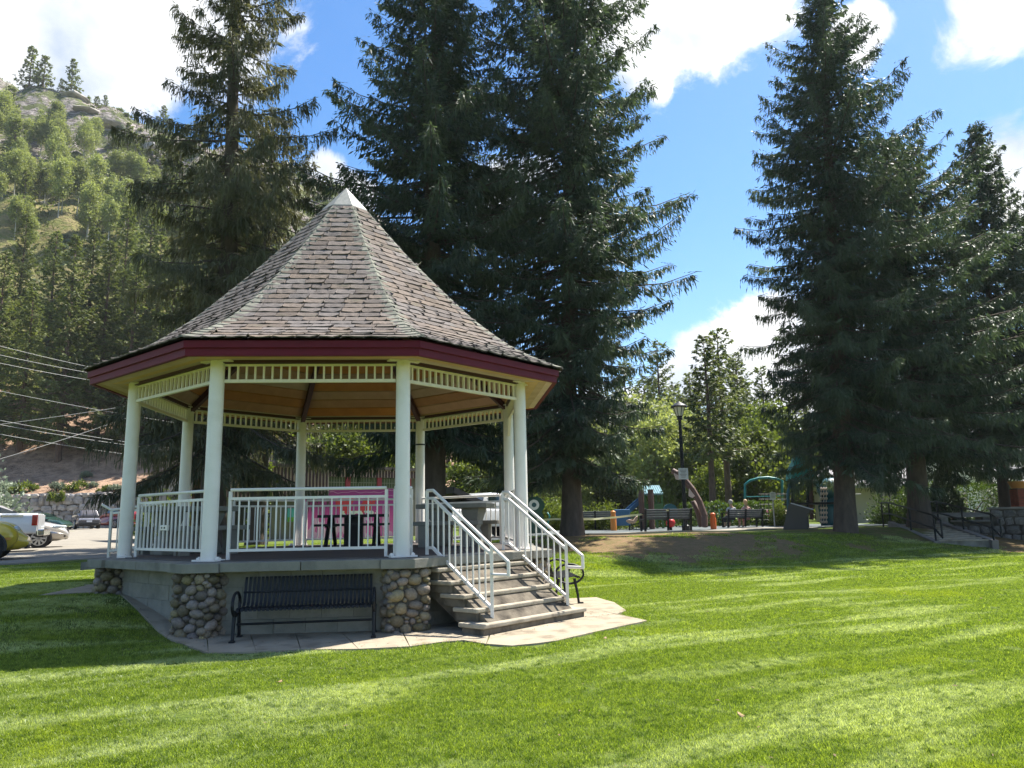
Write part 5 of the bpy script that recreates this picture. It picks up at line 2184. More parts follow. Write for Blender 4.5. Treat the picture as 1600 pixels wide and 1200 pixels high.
def build_building():
    A, B = at(335, 800, 34.5), at(640, 800, 41.5)
    A.z = B.z = 0
    d = (B - A)
    Ln = d.length
    d.normalize()
    rz = math.atan2(d.y, d.x)
    gzz = -.48
    root = thing('park_building', 'long low building with vertical striped metal cladding above a pink mural', 'building', (A.x, A.y, gzz), rz)

    def xat(px):      # local x where a photo column meets the wall line
        r = ray(px, 800)
        # A + d*s = k*r
        den = r.x * d.y - r.y * d.x
        k = (A.x * d.y - A.y * d.x) / den
        return (Vector((r.x * k, r.y * k, 0)) - A).dot(d)
    stucco = mat('tan_stucco', (.26, .24, .205), (.22, .20, .17), scale=3, rough=.95, bump=.1)
    # wall behind, roof
    mb = MB()
    mb.box((Ln / 2, 4, 1.72), (Ln + 1, 7.8, 3.44))
    part('wall', mb, stucco, root)
    mb = MB()
    mb.box((Ln / 2, 4, 3.60), (Ln + 1.8, 8.8, .14))
    part('roof', mb, mat('roof_metal', (.16, .11, .10), rough=.6), root)
    # dark doorways on the left
    for px0, px1 in ((367, 388), (400, 420)):
        x0, x1 = xat(px0), xat(px1)
        mb = MB().box(((x0 + x1) / 2, .06, 1.05), (x1 - x0, .06, 2.1))
        dr = part('door', mb, mat('dark_door', (.012, .012, .013), rough=.4), root)
        dr.location.y = -.14
        part('handle', MB().box((x1 - .12, .01, 1.0), (.05, .05, .16)), M_['chrome'], dr)
    # small plate with a walking figure beside the door
    x = xat(415)
    sg = part('sign', MB().box((x, -.16, 2.03), (.2, .02, .28)), mat('sign_white', (.8, .8, .78), rough=.4), root)
    mb = MB()
    mb.ball((x, -.178, 2.11), (.03, .008, .03), 10, 6)
    mb.box((x, -.178, 2.02), (.07, .008, .1))
    mb.box((x - .018, -.178, 1.94), (.024, .008, .08))
    mb.box((x + .018, -.178, 1.94), (.024, .008, .08))
    part('pictogram', mb, M_['blackp'], sg)
    x0, x1 = xat(447), xat(463)
    sg = part('notice', MB().box(((x0 + x1) / 2, -.14, 1.28), (x1 - x0, .03, .62)), mat('notice_teal', (.10, .42, .42), rough=.4), root)
    part('notice_strip', MB().box(((x0 + x1) / 2, -.16, 1.08), (x1 - x0 - .03, .012, .2)), mat('notice_green', (.16, .38, .05), rough=.4), sg)
    # mural board
    x0, x1 = xat(468), xat(640)
    mu = part('mural', MB().box(((x1 - x0) / 2, 0, 1.28), (x1 - x0, .04, 2.56)), mural_mat(), root, M=Matrix.Translation((x0, -.16, 0.02)))
    # windows over the mural with red pilasters and a lattice
    wx0, wx1 = xat(492), xat(640)
    gl = mat('lattice_pane', (.10, .12, .07), (.16, .17, .10), scale=4, rough=.2)
    n = 3
    for i in range(n):
        a = wx0 + (wx1 - wx0) * i / n
        b = wx0 + (wx1 - wx0) * (i + 1) / n - .32
        w = part('window', MB().box(((a + b) / 2, -.12, 2.86), (b - a, .05, .50)), gl, root)
        mb = MB()
        for k in range(1, 10):
            mb.box((a + (b - a) * k / 10, -.155, 2.86), (.03, .02, .50))
        mb.box(((a + b) / 2, -.155, 2.86), (b - a, .02, .03))
        mb.box(((a + b) / 2, -.16, 2.60), (b - a + .05, .04, .04))
        part('glazing_bar', mb, mat('bar_tan', (.30, .27, .20), rough=.5), w)
        part('pilaster', MB().box((b + .16, -.15, 2.86), (.26, .09, .54)), mat('pilaster_red', (.42, .05, .07), rough=.5), root)
    # ribbed metal fascia: pale pink sheet with proud dark ribs
    sheet_m = mat('ribbed_sheet', (.60, .44, .42), (.52, .37, .36), scale=2, rough=.45)
    rib_m = mat('dark_rib', (.085, .035, .045), rough=.5)
    x = -1.0
    sh, rb = MB(), MB()
    while x < Ln + 1:
        low = 2.62 if x < wx0 - .55 else 3.16
        if xat(436) < x < xat(474):
            pass
        z0 = 2.10 if x < xat(505) else 3.14
        sh.box((x + .09, -.20, (z0 + 3.52) / 2), (.18, .05, 3.52 - z0))
        rb.box((x + .05, -.225, (z0 + 3.50) / 2), (.085, .06, 3.50 - z0))
        x += .18
    f = part('fascia_sheet', sh, sheet_m, root)
    o = part('rib', rb, rib_m, f)
    o['kind'] = 'stuff'
    part('eave_trim', MB().box((Ln / 2, -.28, 3.56), (Ln + 2.0, .14, .09)), mat('eave_trim', (.30, .25, .23), rough=.5), root)


build_building()


# brown notice kiosk behind the left columns
def build_kiosk():
    p = at(318, 800, 27)
    root = thing('notice_kiosk', 'brown wooden notice kiosk standing behind the left rear column', 'kiosk', (p.x, p.y, gz(p.x, p.y)), .35)
    br = mat('brown_wood', (.22, .10, .05), (.16, .07, .035), scale=4, rough=.7, bump=.1)
    part('cabinet', MB().box((0, 0, 1.4), (.8, .35, 2.6)), br, root, bevel=.01)
    part('panel', MB().box((-.05, -.19, 1.35), (.5, .03, 1.3)), mat('kiosk_panel', (.02, .018, .015), rough=.3), root)
    mb = MB()
    mb.prism([(-.55, -.35), (.55, -.35), (.55, .35), (-.55, .35)], 2.70, 2.78)
    mb.loft([[Vector((-.5, -.3, 2.78)), Vector((.5, -.3, 2.78)), Vector((.5, .3, 2.78)), Vector((-.5, .3, 2.78))], [Vector((-.5, -.02, 2.95)), Vector((.5, -.02, 2.95)), Vector((.5, .02, 2.95)), Vector((-.5, .02, 2.95))]])
    part('roof', mb, mat('kiosk_roof', (.28, .16, .10), rough=.8), root)


build_kiosk()


# ------------------------------------------------------------------ vehicles
def ring(x, zl, zh, hw, rnd=.25, top=1.0, n=5):
    """closed cross-section, narrower at the top"""
    P = []
    h = zh - zl
    r = min(rnd, h * .49, hw * .9)
    pts = []
    for (cy_, cz_, a0) in ((-hw * top + r, zh - r, 90), (-hw + r, zl + r, 180), (hw - r, zl + r, 270), (hw * top - r, zh - r, 0)):
        for i in range(n):
            a = math.radians(a0 + 90 * i / (n - 1))
            pts.append(Vector((x, cy_ + r * math.cos(a), cz_ + r * math.sin(a))))
    return pts


def car(name, label, loc, rz, paint, body, cabin, L, W, wr, wx, cat='car', glass=(.0, 1.0), rear_light=None, head=None, extra=None, spokes=7, grille=True, z=0.0):
    root = thing(name, label, cat, loc, rz)
    mb = MB()
    mb.loft([ring(*s) for s in body])
    part('body', mb, paint, root, smooth=True, angle=38)
    # greenhouse: painted shell with glass bands set 4 mm proud
    if cabin:
        mb = MB()
        mb.loft([ring(*s) for s in cabin])
        cb_ = part('cabin', mb, paint, root, smooth=True, angle=38)
        zl, zh = min(s[1] for s in cabin), max(s[2] for s in cabin)
        xs_ = [s[0] for s in cabin]

        def at_x(x):
            for a, b in zip(cabin, cabin[1:]):
                if a[0] <= x <= b[0] or b[0] <= x <= a[0]:
                    f = (x - a[0]) / (b[0] - a[0] + 1e-9)
                    return [a[i] + (b[i] - a[i]) * f for i in range(len(a))]
            return cabin[0]
        x0, x1 = min(xs_), max(xs_)
        nwin = 2
        for sy in (-1, 1):
            for w in range(nwin):
                fa = .16 + .70 * w / nwin + .012
                fb = .16 + .70 * (w + 1) / nwin - .012
                V = []
                for f in (fa, (fa + fb) / 2, fb):
                    s = at_x(x0 + (x1 - x0) * f)
                    hgt = s[2] - s[1]
                    za, zb_ = s[1] + max(.30, hgt * .42) * 1.0, s[2] - .07
                    if zb_ < za + .03:
                        zb_ = za + .03
                    tp = s[5] if len(s) > 5 else 1
                    lerp = lambda q: s[3] * (1 + (tp - 1) * (q - s[1]) / max(hgt, .01)) + .006
                    V += [(s[0], sy * lerp(za), za), (s[0], sy * lerp(zb_), zb_)]
                F = [(0, 2, 3, 1), (2, 4, 5, 3)]
                part('side_window', MB().add(V, F), M_['glass'], cb_)
        for nm, fa, fb in (('windscreen', .985, .80), ('rear_window', .015, .16)):
            s0, s1 = at_x(x0 + (x1 - x0) * fa), at_x(x0 + (x1 - x0) * fb)
            off = .012 if nm == 'windscreen' else -.012
            za, zb_ = s0[2] - .01, s1[2] - .02
            wa, wb = s0[3] * .82, s1[3] * (s1[5] if len(s1) > 5 else 1) * .86
            V = [(s0[0] + off, -wa, za), (s0[0] + off, wa, za), (s1[0] + off, wb, zb_ + .02), (s1[0] + off, -wb, zb_ + .02)]
            part(nm, MB().add(V, [(0, 1, 2, 3)]), M_['glass'], cb_)
    for x in wx:
        for sy in (-1, 1):
            mb = MB()
            mb.tube([(x, sy * (W / 2 - .20), wr), (x, sy * (W / 2 + .012), wr)], wr, 20)
            wh = part('wheel', mb, M_['rubbertyre'], root)
            mb = MB()
            mb.tube([(x, sy * (W / 2 + .004), wr), (x, sy * (W / 2 + .018), wr)], wr * .16, 10)
            for k in range(spokes):
                a = 2 * math.pi * k / spokes
                mb.beam((x, sy * (W / 2 + .014), wr), (x + math.cos(a) * wr * .66, sy * (W / 2 + .014), wr + math.sin(a) * wr * .66), .022, wr * .17, (math.cos(a + 1.57), 0, math.sin(a + 1.57)))
            cp = [(x + math.cos(a) * wr * .68, sy * (W / 2 + .014), wr + math.sin(a) * wr * .68) for a in [2 * math.pi * k / 18 for k in range(19)]]
            mb.tube(cp, .022, 5)
            part('rim', mb, M_['rim'], wh)
            mb = MB()
            arc = [(x + math.cos(a) * wr * 1.10, sy * (W / 2 - .006), wr + math.sin(a) * wr * 1.10) for a in [math.pi * (-.08 + 1.16 * k / 12) for k in range(13)]]
            mb.tube(arc, .035, 6)
            part('wheel_arch', mb, M_['blackp'], root)
    if extra:
        extra(root)
    return root


def build_cars():
    # yellow rounded compact, its front half in frame
    py_ = mat('yellow_paint', (.60, .44, .035), (.55, .40, .03), scale=1, rough=.28, coat=.7)
    nz_ = at(46, 858, 19.9)
    p = Vector((nz_.x - 2.05 * math.cos(.48), nz_.y - 2.05 * math.sin(.48), 0))
    body = [(-2.0, .35, .62, .45, .2, .9), (-1.9, .25, .85, .68, .25, .85), (-1.4, .2, 1.0, .80, .3, .82), (-.6, .2, 1.0, .84, .3, .86), (.4, .2, 1.0, .84, .3, .84), (1.0, .2, .98, .82, .34, .72), (1.5, .22, .86, .76, .34, .66), (1.85, .25, .68, .66, .28, .62), (2.02, .32, .54, .50, .15, .8)]
    cabin = [(-1.75, .85, .95, .55, .1, .9), (-1.2, .9, 1.28, .68, .25, .8), (-.5, .9, 1.47, .72, .28, .76), (.1, .9, 1.46, .72, .28, .76), (.6, .9, 1.28, .70, .22, .8), (1.0, .88, 1.0, .62, .1, .9)]

    def ex(r):
        for sy in (-1, 1):
            part('fender', MB().ball((1.25, sy * .66, .56), (.60, .27, .40), 16, 10), py_, r, smooth=True)
            mb = MB().ball((1.66, sy * .60, .68), (.12, .12, .15), 12, 8)
            part('headlight', mb, M_['headlens'], r, smooth=True)
            part('indicator', MB().box((1.60, sy * .88, .52), (.22, .03, .06)), mat('amber_lens', (.5, .22, .03), rough=.3), r)
        part('bumper', MB().beam((1.98, -.5, .40), (1.98, .5, .40), .16, .12), py_, r, bevel=.04)
        part('lower_grille', MB().box((2.0, 0, .30), (.06, .8, .08)), M_['blackp'], r)
    car('compact_car', 'yellow rounded compact car parked at the left edge of the frame', (p.x, p.y, gz(p.x, p.y) + .03), .48, py_, body, cabin, 4.05, 1.92, .325, (1.27, -1.25), extra=ex, spokes=6)
    # white pickup, tail towards the viewer's right
    pw = mat('white_car_paint', (.72, .73, .74), rough=.25, coat=.7)
    tail = at(64, 838, 26.3)
    a = .44
    cxp = Vector((tail.x - 2.95 * math.cos(a), tail.y - 2.95 * math.sin(a), 0))
    body = [(2.9, .55, 1.12, .95, .1, .97), (1.2, .5, 1.14, .98, .1, .97), (.0, .45, 1.14, .98, .1, .97), (-1.8, .45, 1.14, .97, .15, .95), (-2.7, .5, 1.06, .92, .2, .9), (-2.85, .6, .95, .8, .1, .9)]
    body = [(s[0], s[1], s[2] + .08, *s[3:]) for s in body]
    cabin = [(1.25, 1.18, 1.24, .86, .03, .92), (.82, 1.18, 1.78, .90, .12, .84), (.3, 1.18, 1.86, .92, .16, .82), (-.6, 1.18, 1.85, .92, .16, .82), (-1.15, 1.18, 1.62, .90, .12, .86), (-1.75, 1.18, 1.22, .88, .04, .95)]

    def ex2(r):
        for sy in (-1, 1):
            part('tail_light', MB().box((2.84, sy * .95, .98), (.16, .08, .34)), M_['redlens'], r, bevel=.01)
        part('tailgate', MB().box((2.925, 0, .90), (.04, 1.6, .52)), pw, r, bevel=.01)
        part('bumper', MB().box((3.02, 0, .58), (.20, 1.86, .20)), M_['chrome'], r, bevel=.03)
        part('bumper_step', MB().box((2.98, 0, .50), (.22, 1.5, .14)), M_['blackp'], r)
        part('badge', MB().box((2.2, -.985, 1.12), (.62, .012, .06)), M_['chrome'], r)
    car('pickup_truck', 'white pickup truck parked tail out behind the yellow car', (cxp.x, cxp.y, gz(cxp.x, cxp.y) + .05), a, pw, body, cabin, 5.8, 2.0, .39, (1.75, -1.85), cat='pickup truck', extra=ex2)
    # silver crossover, nose to the right
    ps = mat('silver_beige_paint', (.42, .39, .35), rough=.25, metal=.4, coat=.8)
    nose = at(106, 838, 30.4)
    a = .48
    c_ = Vector((nose.x - 2.3 * math.cos(a), nose.y - 2.3 * math.sin(a), 0))
    body = [(-2.3, .45, .95, .80, .2, .92), (-1.6, .25, 1.05, .92, .25, .92), (0, .22, 1.05, .93, .25, .92), (.9, .22, 1.04, .93, .28, .88), (1.5, .24, .98, .92, .3, .82), (2.0, .26, .86, .86, .28, .78), (2.25, .32, .68, .74, .2, .8), (2.34, .36, .55, .6, .1, .9)]
    cabin = [(-2.1, .95, 1.1, .7, .1, .9), (-1.6, 1.0, 1.55, .82, .2, .82), (-.8, 1.0, 1.65, .84, .22, .80), (.1, 1.0, 1.6, .84, .22, .8), (.7, 1.0, 1.28, .82, .15, .85), (1.1, 1.0, 1.05, .78, .05, .95)]

    def ex3(r):
        for sy in (-1, 1):
            mb = MB()
            mb.add([(1.75, sy * .90, .86), (2.18, sy * .72, .76), (2.24, sy * .66, .70), (1.95, sy * .88, .74)], [(0, 1, 2, 3), (3, 2, 1, 0)])
            mb.ball((2.0, sy * .80, .78), (.22, .09, .07), 10, 6)
            part('headlight', mb, M_['headlens'], r, smooth=True)
            part('fog_lamp', MB().ball((2.2, sy * .68, .44), (.08, .08, .06), 8, 5), M_['blackp'], r)
        part('grille', MB().box((2.285, 0, .62), (.05, .85, .13)), M_['blackp'], r, bevel=.02)
        part('lower_trim', MB().box((2.22, 0, .345), (.12, 1.2, .08)), M_['blackp'], r, bevel=.02)
    car('crossover_car', 'silver beige crossover parked nose out beyond the white pickup', (c_.x, c_.y, gz(c_.x, c_.y) + .05), a, ps, body, cabin, 4.65, 1.95, .365, (1.40, -1.35), extra=ex3, spokes=9)
    # dark crossover further off, tail towards us
    pg = mat('grey_car_paint', (.13, .12, .13), rough=.25, metal=.3, coat=.8)
    q = at(131, 822, 66)
    bodyG = [(-2.3, .4, .95, .80, .2, .92), (-1.9, .25, 1.02, .92, .25, .92), (0, .22, 1.05, .93, .25, .92), (1.3, .24, 1.0, .92, .3, .85), (2.0, .28, .86, .84, .25, .8), (2.3, .36, .6, .65, .1, .9)]
    cabG = [(-2.2, .95, 1.1, .78, .1, .9), (-1.9, 1.0, 1.52, .80, .18, .82), (-.8, 1.0, 1.64, .84, .22, .80), (.1, 1.0, 1.6, .84, .22, .8), (.7, 1.0, 1.3, .82, .15, .85), (1.2, 1.0, 1.05, .78, .05, .95)]

    def ex4(r):
        part('tail_trim', MB().box((-2.26, 0, .78), (.16, 1.5, .14)), mat('pale_lens', (.5, .5, .58), rough=.2), r, bevel=.03)
        part('bumper', MB().box((-2.28, 0, .42), (.18, 1.5, .2)), M_['blackp'], r, bevel=.03)
        part('number_plate', MB().box((-2.35, 0, .62), (.02, .4, .14)), mat('plate_white', (.7, .7, .72), rough=.4), r)
    car('crossover_car', 'dark grey crossover parked in front of the stone retaining wall', (q.x, q.y, gz(q.x, q.y) + .05), math.radians(128), pg, bodyG, cabG, 4.65, 1.88, .365, (1.40, -1.35), extra=ex4)
    pr = mat('red_car_paint', (.26, .012, .018), rough=.25, coat=.8)
    q = at(180, 822, 69)
    car('hatchback_car', 'dark red hatchback by the retaining wall, mostly behind the ramp railing', (q.x, q.y, gz(q.x, q.y) + .05), math.radians(150), pr, bodyG, cabG, 4.65, 1.88, .36, (1.4, -1.35))
    pk = mat('dark_green_paint', (.02, .05, .04), rough=.25, coat=.8)
    q = at(62, 826, 58)
    bodyS = [(s[0], s[1], s[2] * .86, *s[3:]) for s in bodyG]
    cabS = [(s[0], s[1] * .85, s[2] * .85, *s[3:]) for s in cabG]
    car('dark_sedan', 'low dark green car between the white pickup and the retaining wall', (q.x, q.y, gz(q.x, q.y) + .05), math.radians(-10), pk, bodyS, cabS, 4.5, 1.85, .33, (1.4, -1.35))
    # white pickup with its dark bed cover propped open, behind the gazebo
    q = at(757, 812, 34)
    a = math.radians(50)

    def ex5(r):
        mb = MB()
        hx = 1.0
        mb.loft([[Vector((.95, -.85, 1.46)), Vector((.95, .85, 1.46)), Vector((.95, .85, 1.52)), Vector((.95, -.85, 1.52))],
                 [Vector((2.75, -.85, 2.02)), Vector((2.75, .85, 2.02)), Vector((2.75, .85, 2.1)), Vector((2.75, -.85, 2.1))]])
        for sy in (-1, 1):
            mb.beam((.98, sy * .83, 1.40), (2.75, sy * .83, 1.96), .05, .22)
        mb.beam((2.75, -.83, 1.93), (2.75, .83, 1.93), .05, .22)
        part('bed_cover', mb, M_['blackp'], r)
        for sy in (-1, 1):
            part('prop', MB().tube([(2.1, sy * .8, 1.2), (2.4, sy * .8, 1.9)], .02, 6), M_['blackp'], r)
        part('load', MB().box((1.9, 0, 1.22), (1.7, 1.5, .22)), mat('pink_cartons', (.48, .34, .30), rough=.8), r)
        part('tailgate', MB().box((2.925, 0, .92), (.04, 1.6, .5)), pw, r)
    car('pickup_truck', 'white pickup truck behind the gazebo with its black bed cover propped open', (q.x, q.y, gz(q.x, q.y) + .02), math.pi + a, pw,
        [(2.9, .55, 1.2, .95, .1, .97), (1.2, .5, 1.22, .98, .1, .97), (.0, .45, 1.22, .98, .1, .97), (-1.8, .45, 1.22, .97, .15, .95), (-2.7, .5, 1.14, .92, .2, .9), (-2.85, .6, 1.0, .8, .1, .9)],
        [(1.05, 1.18, 1.24, .86, .03, .92), (.82, 1.18, 1.78, .90, .12, .84), (.3, 1.18, 1.9, .92, .16, .82), (-.6, 1.18, 1.88, .92, .16, .82), (-1.15, 1.18, 1.65, .90, .12, .86), (-1.75, 1.18, 1.22, .88, .04, .95)],
        5.8, 1.95, .39, (1.75, -1.85), cat='pickup truck', extra=ex5)
    # cars parked far off on the right
    for px, lab, col, ang_ in ((1548, 'white car parked far off beyond the hedge at the right edge', (.7, .7, .7), .3), (1577, 'second parked car at the far right, pale grey, nearest the frame edge', (.45, .46, .48), .2)):
        q = at(px, 792, 62)
        car('parked_car', lab, (q.x, q.y, gz(q.x, q.y)), ang_, mat('far_car_paint', col, rough=.3, coat=.6), bodyG, cabG, 4.65, 1.88, .36, (1.4, -1.35), spokes=5)


build_cars()


# ------------------------------------------------------------------ rubble retaining wall and power lines (left)
def rock_variants(name, m, n=6, seed=0):
    out = []
    for i in range(n):
        r = random.Random(seed + i)
        mb = MB()
        mb.ball((0, 0, 0), (.5, .5, .5), 7, 4, .0)
        V = []
        for v in mb.v:
            x, y, z = v
            k = max(abs(x), abs(y) * .9, abs(z)) / .5
            s = 1 / max(k, .35) * .8 + .2
            V.append((x * s * r.uniform(.88, 1.06), y * s * r.uniform(.9, 1.1), z * s * r.uniform(.88, 1.06)))
        mb.v = V
        out.append(mb.mesh(name, m, False))
    return out


def build_retaining_wall():
    p0, p1 = at(-60, 800, 74.6), at(330, 800, 74.6)
    base = gz(p0.x + 6, 73)
    root = thing('retaining_wall', 'rough stone retaining wall along the foot of the slope', 'wall', (p0.x, 74.6, base))
    Ln = p1.x - p0.x
    h = at(100, 771, 75).z - base
    part('backing', MB().box((Ln / 2, .45, h / 2 - .2), (Ln, .5, h + .3)), M_['mortar'], root)
    vs = rock_variants('stone', M_['rockwall'], 7, 300)
    rr = random.Random(77)
    z = 0
    while z < h - .1:
        hh = rr.uniform(.45, .75)
        if z + hh > h - .25:
            hh = h - z
        x = -.2
        while x < Ln:
            w = rr.uniform(.5, 1.35)
            dh = rr.uniform(-.08, .08)
            link('stone', rr.choice(vs), root, Matrix.Translation((x + w / 2, .12 + rr.uniform(-.08, .08), z + hh / 2 + dh)) @ Matrix.Rotation(rr.uniform(-.12, .12), 4, 'Y') @ Matrix.Diagonal((w * 1.02, .6, hh * rr.uniform(.95, 1.12), 1)))
            x += w * .97
        z += hh * .95
    bush('wall_bush', 'yellow green plant spilling over the retaining wall', at(88, 800, 74.3).x, 74.2, (1.6, .8, 1.0), 201, M_['shrub'], n=900, ls=.13, z=base + h - .75)
    p = at(-14, 800, 40)
    bush('silvery_shrub', 'large silvery green shrub at the left edge behind the parked cars', p.x - 1.2, p.y, (5.2, 3.4, 3.6), 202, M_['silver'], n=9000, ls=.14, z=gz(p.x, p.y), cat='shrub')
    # wires: pairs of photo points give the spans
    spans = [((-30, 534), (150, 574)), ((-30, 549), (150, 583)), ((-30, 562), (150, 594)), ((-30, 606), (230, 652)), ((-30, 652), (190, 688)), ((-30, 659), (185, 692)), ((-30, 674), (180, 706)), ((-30, 668), (230, 628)), ((60, 700), (230, 640))]
    lab = ['topmost power line on the left', 'second power line from the top on the left', 'third power line from the top, level with the eave', 'power line slanting down to the left column of the gazebo',
           'upper of three close power lines above the parked cars', 'middle of three close power lines above the parked cars', 'lowest power line above the parked cars', 'cable crossing the power lines and rising to the right',
           'short service cable rising to the right below the crossing cable']
    for (a, b), l in zip(spans, lab):
        A = at(*a, 58)
        B = at(*b, 66)
        d = B - A
        A2, B2 = A - d * .4, B + d * .9
        pts = []
        for i in range(17):
            f = i / 16
            q = A2.lerp(B2, f)
            q.z -= .35 * 4 * f * (1 - f) - .25
            pts.append(q)
        o = part('power_line', MB().tube(pts, .018, 5), M_['wire'])
        tag(o, l, 'power line', 'power lines over the parking lot')


build_retaining_wall()


# ------------------------------------------------------------------ playground side
def slat_bench(label, px, py, y, rz, facing_group='slatted benches along the playground path', wood=True):
    p = at(px, py, y)
    root = thing('park_bench', label, 'bench', (p.x, p.y, gz(p.x, p.y) + .065), rz, facing_group)
    gm = mat('grey_slat', (.055, .062, .072), (.08, .088, .10), scale=3, rough=.55) if wood else M_['black']
    L = 1.8
    for i in range(4):          # back boards (the back of the bench is towards the lawn)
        part('back_slat', MB().box((0, -.26 - .022 * i, .49 + .088 * i), (L, .03, .075), Matrix.Rotation(.2, 3, 'X')), gm, root)
    for i in range(4):
        part('seat_slat', MB().box((0, -.17 + .125 * i, .44), (L, .11, .035)), gm, root)
    for sx in (-1, 0, 1):
        mb = MB()
        x = sx * (L / 2 - .03)
        mb.beam((x, -.22, .02), (x, -.36, .82), .07, .05, (0, 1, 0))
        if sx:
            mb.beam((x, .25, .0), (x, .25, .64), .07, .06, (0, 1, 0))
            mb.beam((x, -.30, .65), (x, .32, .65), .08, .04)
            mb.beam((x, -.24, 0), (x, -.24, .4), .07, .06, (0, 1, 0))
        mb.beam((x, -.22, .40), (x, .26, .40), .06, .05)
        part('end_frame', mb, M_['black'], root)
    return root


slat_bench('dark slatted bench with a small plaque, next to the lamp post', 1041, 829, 29.0, math.radians(8))
b2 = slat_bench('dark slatted bench with two people seated on it', 1161, 826, 36.0, math.radians(14))
slat_bench('dark slatted bench behind the big spruce trunk, crossed by caution tape', 930, 824, 34.5, math.radians(-4))
p = at(1041, 829, 29.0)
pq = part('bench_plaque', MB().box((-.05, -.385, .75), (.1, .012, .06)), mat('brass_plaque', (.45, .36, .2), rough=.35, metal=.7))
pq.parent = [o for o in bpy.data.objects if o.name.startswith('park_bench') and 'plaque' in o.get('label', '')][0]
pq.name = 'plaque'


def person(label, parent_xy, rz, z, shirt, hair_m, long_hair, trousers):
    """seated adult seen from behind: one skinned body, hair and clothes as children"""
    root = thing('person', label, 'person', (parent_xy[0], parent_xy[1], z), rz)
    root.scale = (.88, .88, .88)
    # local: faces +y, seat surface at z = .46
    V = [(0, -.02, .52), (0, -.06, .72), (0, -.08, .92), (0, -.06, 1.06), (0, -.04, 1.14), (0, -.01, 1.26), (0, .0, 1.36),
         (-.10, -.07, 1.0), (-.19, -.07, .97), (-.25, .0, .74), (-.20, .20, .64),
         (.10, -.07, 1.0), (.19, -.07, .97), (.25, .0, .74), (.20, .20, .64),
         (-.10, .06, .52), (-.12, .44, .50), (-.12, .46, .10), (-.12, .58, .05),
         (.10, .06, .52), (.12, .44, .50), (.12, .46, .10), (.12, .58, .05)]
    E = [(0, 1), (1, 2), (2, 3), (3, 4), (4, 5), (5, 6), (2, 7), (7, 8), (8, 9), (9, 10), (2, 11), (11, 12), (12, 13), (13, 14), (0, 15), (15, 16), (16, 17), (17, 18), (0, 19), (19, 20), (20, 21), (21, 22)]
    Rr = [.14, .14, .13, .065, .06, .092, .07, .07, .062, .045, .035, .07, .062, .045, .035, .09, .075, .05, .04, .09, .075, .05, .04]

    def skin(name, V, E, Rr, m, par, rootv=0):
        me = bpy.data.meshes.new(name)
        me.from_pydata(V, E, [])
        me.materials.append(m)
        o = link(name, me, par)
        sk = o.modifiers.new('skin', 'SKIN')
        for i, r in enumerate(Rr):
            me.skin_vertices[0].data[i].radius = (r, r)
        me.skin_vertices[0].data[rootv].use_root = True
        o.modifiers.new('sub', 'SUBSURF').levels = 1
        o.modifiers['sub'].render_levels = 2
        sk.use_smooth_shade = True
        return o
    skin('body', V, E, Rr, M_['skin'], root)
    sh = [V[0], V[1], V[2], (0, -.065, 1.02), V[7], V[8], (-.235, -.02, .80), V[11], V[12], (.235, -.02, .80)]
    skin('shirt', sh, [(0, 1), (1, 2), (2, 3), (2, 4), (4, 5), (5, 6), (2, 7), (7, 8), (8, 9)], [.165, .165, .152, .085, .085, .08, .066, .085, .08, .066], shirt, root)
    tr = [V[0], V[15], V[16], (-.12, .46, .22), V[19], V[20], (.12, .46, .22)]
    skin('trousers', tr, [(0, 1), (1, 2), (2, 3), (0, 4), (4, 5), (5, 6)], [.155, .105, .09, .07, .105, .09, .07], trousers, root)
    mb = MB()
    mb.ball((0, -.035, 1.305), (.108, .122, .132), 14, 9)
    if long_hair:
        mb.ball((0, -.07, 1.20), (.095, .06, .15), 12, 8)
    part('hair', mb, hair_m, root, smooth=True)
    for sx in (-1, 1):
        part('ear', MB().ball((sx * .094, .0, 1.27), (.016, .022, .034), 8, 6), M_['skin'], root, smooth=True)
        part('shoe', MB().ball((sx * .12, .56, .05), (.05, .13, .05), 10, 7), M_['blackp'], root, smooth=True)
        mb = MB()
        for f in range(4):          # four fingers and a thumb resting on the thigh
            mb.tube([(sx * (.19 - .018 * f), .22, .635), (sx * (.185 - .018 * f), .27, .63), (sx * (.18 - .018 * f), .30 - .008 * abs(f - 1.5), .605)], [.010, .009, .007], 6)
        mb.tube([(sx * .155, .19, .63), (sx * .125, .23, .625)], [.012, .009], 6)
        mb.ball((sx * .165, .20, .635), (.045, .05, .018), 8, 6)
        part('hand', mb, M_['skin'], root, smooth=True)
    fc = MB()
    fc.ball((0, .088, 1.255), (.014, .02, .022), 8, 6)
    part('nose', fc, M_['skin'], root, smooth=True)
    return root


def seat_at(dx, **kw):
    M = Matrix.Translation(b2.location) @ Matrix.Rotation(b2.rotation_euler.z, 4, 'Z')
    q = M @ Vector((dx, .02, 0))
    person(parent_xy=(q.x, q.y), rz=b2.rotation_euler.z, z=b2.location.z, **kw)


seat_at(-.55, label='person with grey hair in a pale grey shirt sitting on the bench', shirt=mat('pale_shirt', (.45, .47, .50), rough=.8), hair_m=mat('grey_hair', (.35, .33, .31), rough=.7), long_hair=False, trousers=mat('dark_trousers', (.03, .035, .05), rough=.8))
seat_at(.20, label='person with long blond hair sitting on the bench beside the grey haired one', shirt=mat('pink_shirt', (.50, .30, .28), rough=.8), hair_m=mat('blond_hair', (.55, .36, .19), rough=.6), long_hair=True, trousers=mat('rose_trousers', (.35, .16, .16), rough=.8))


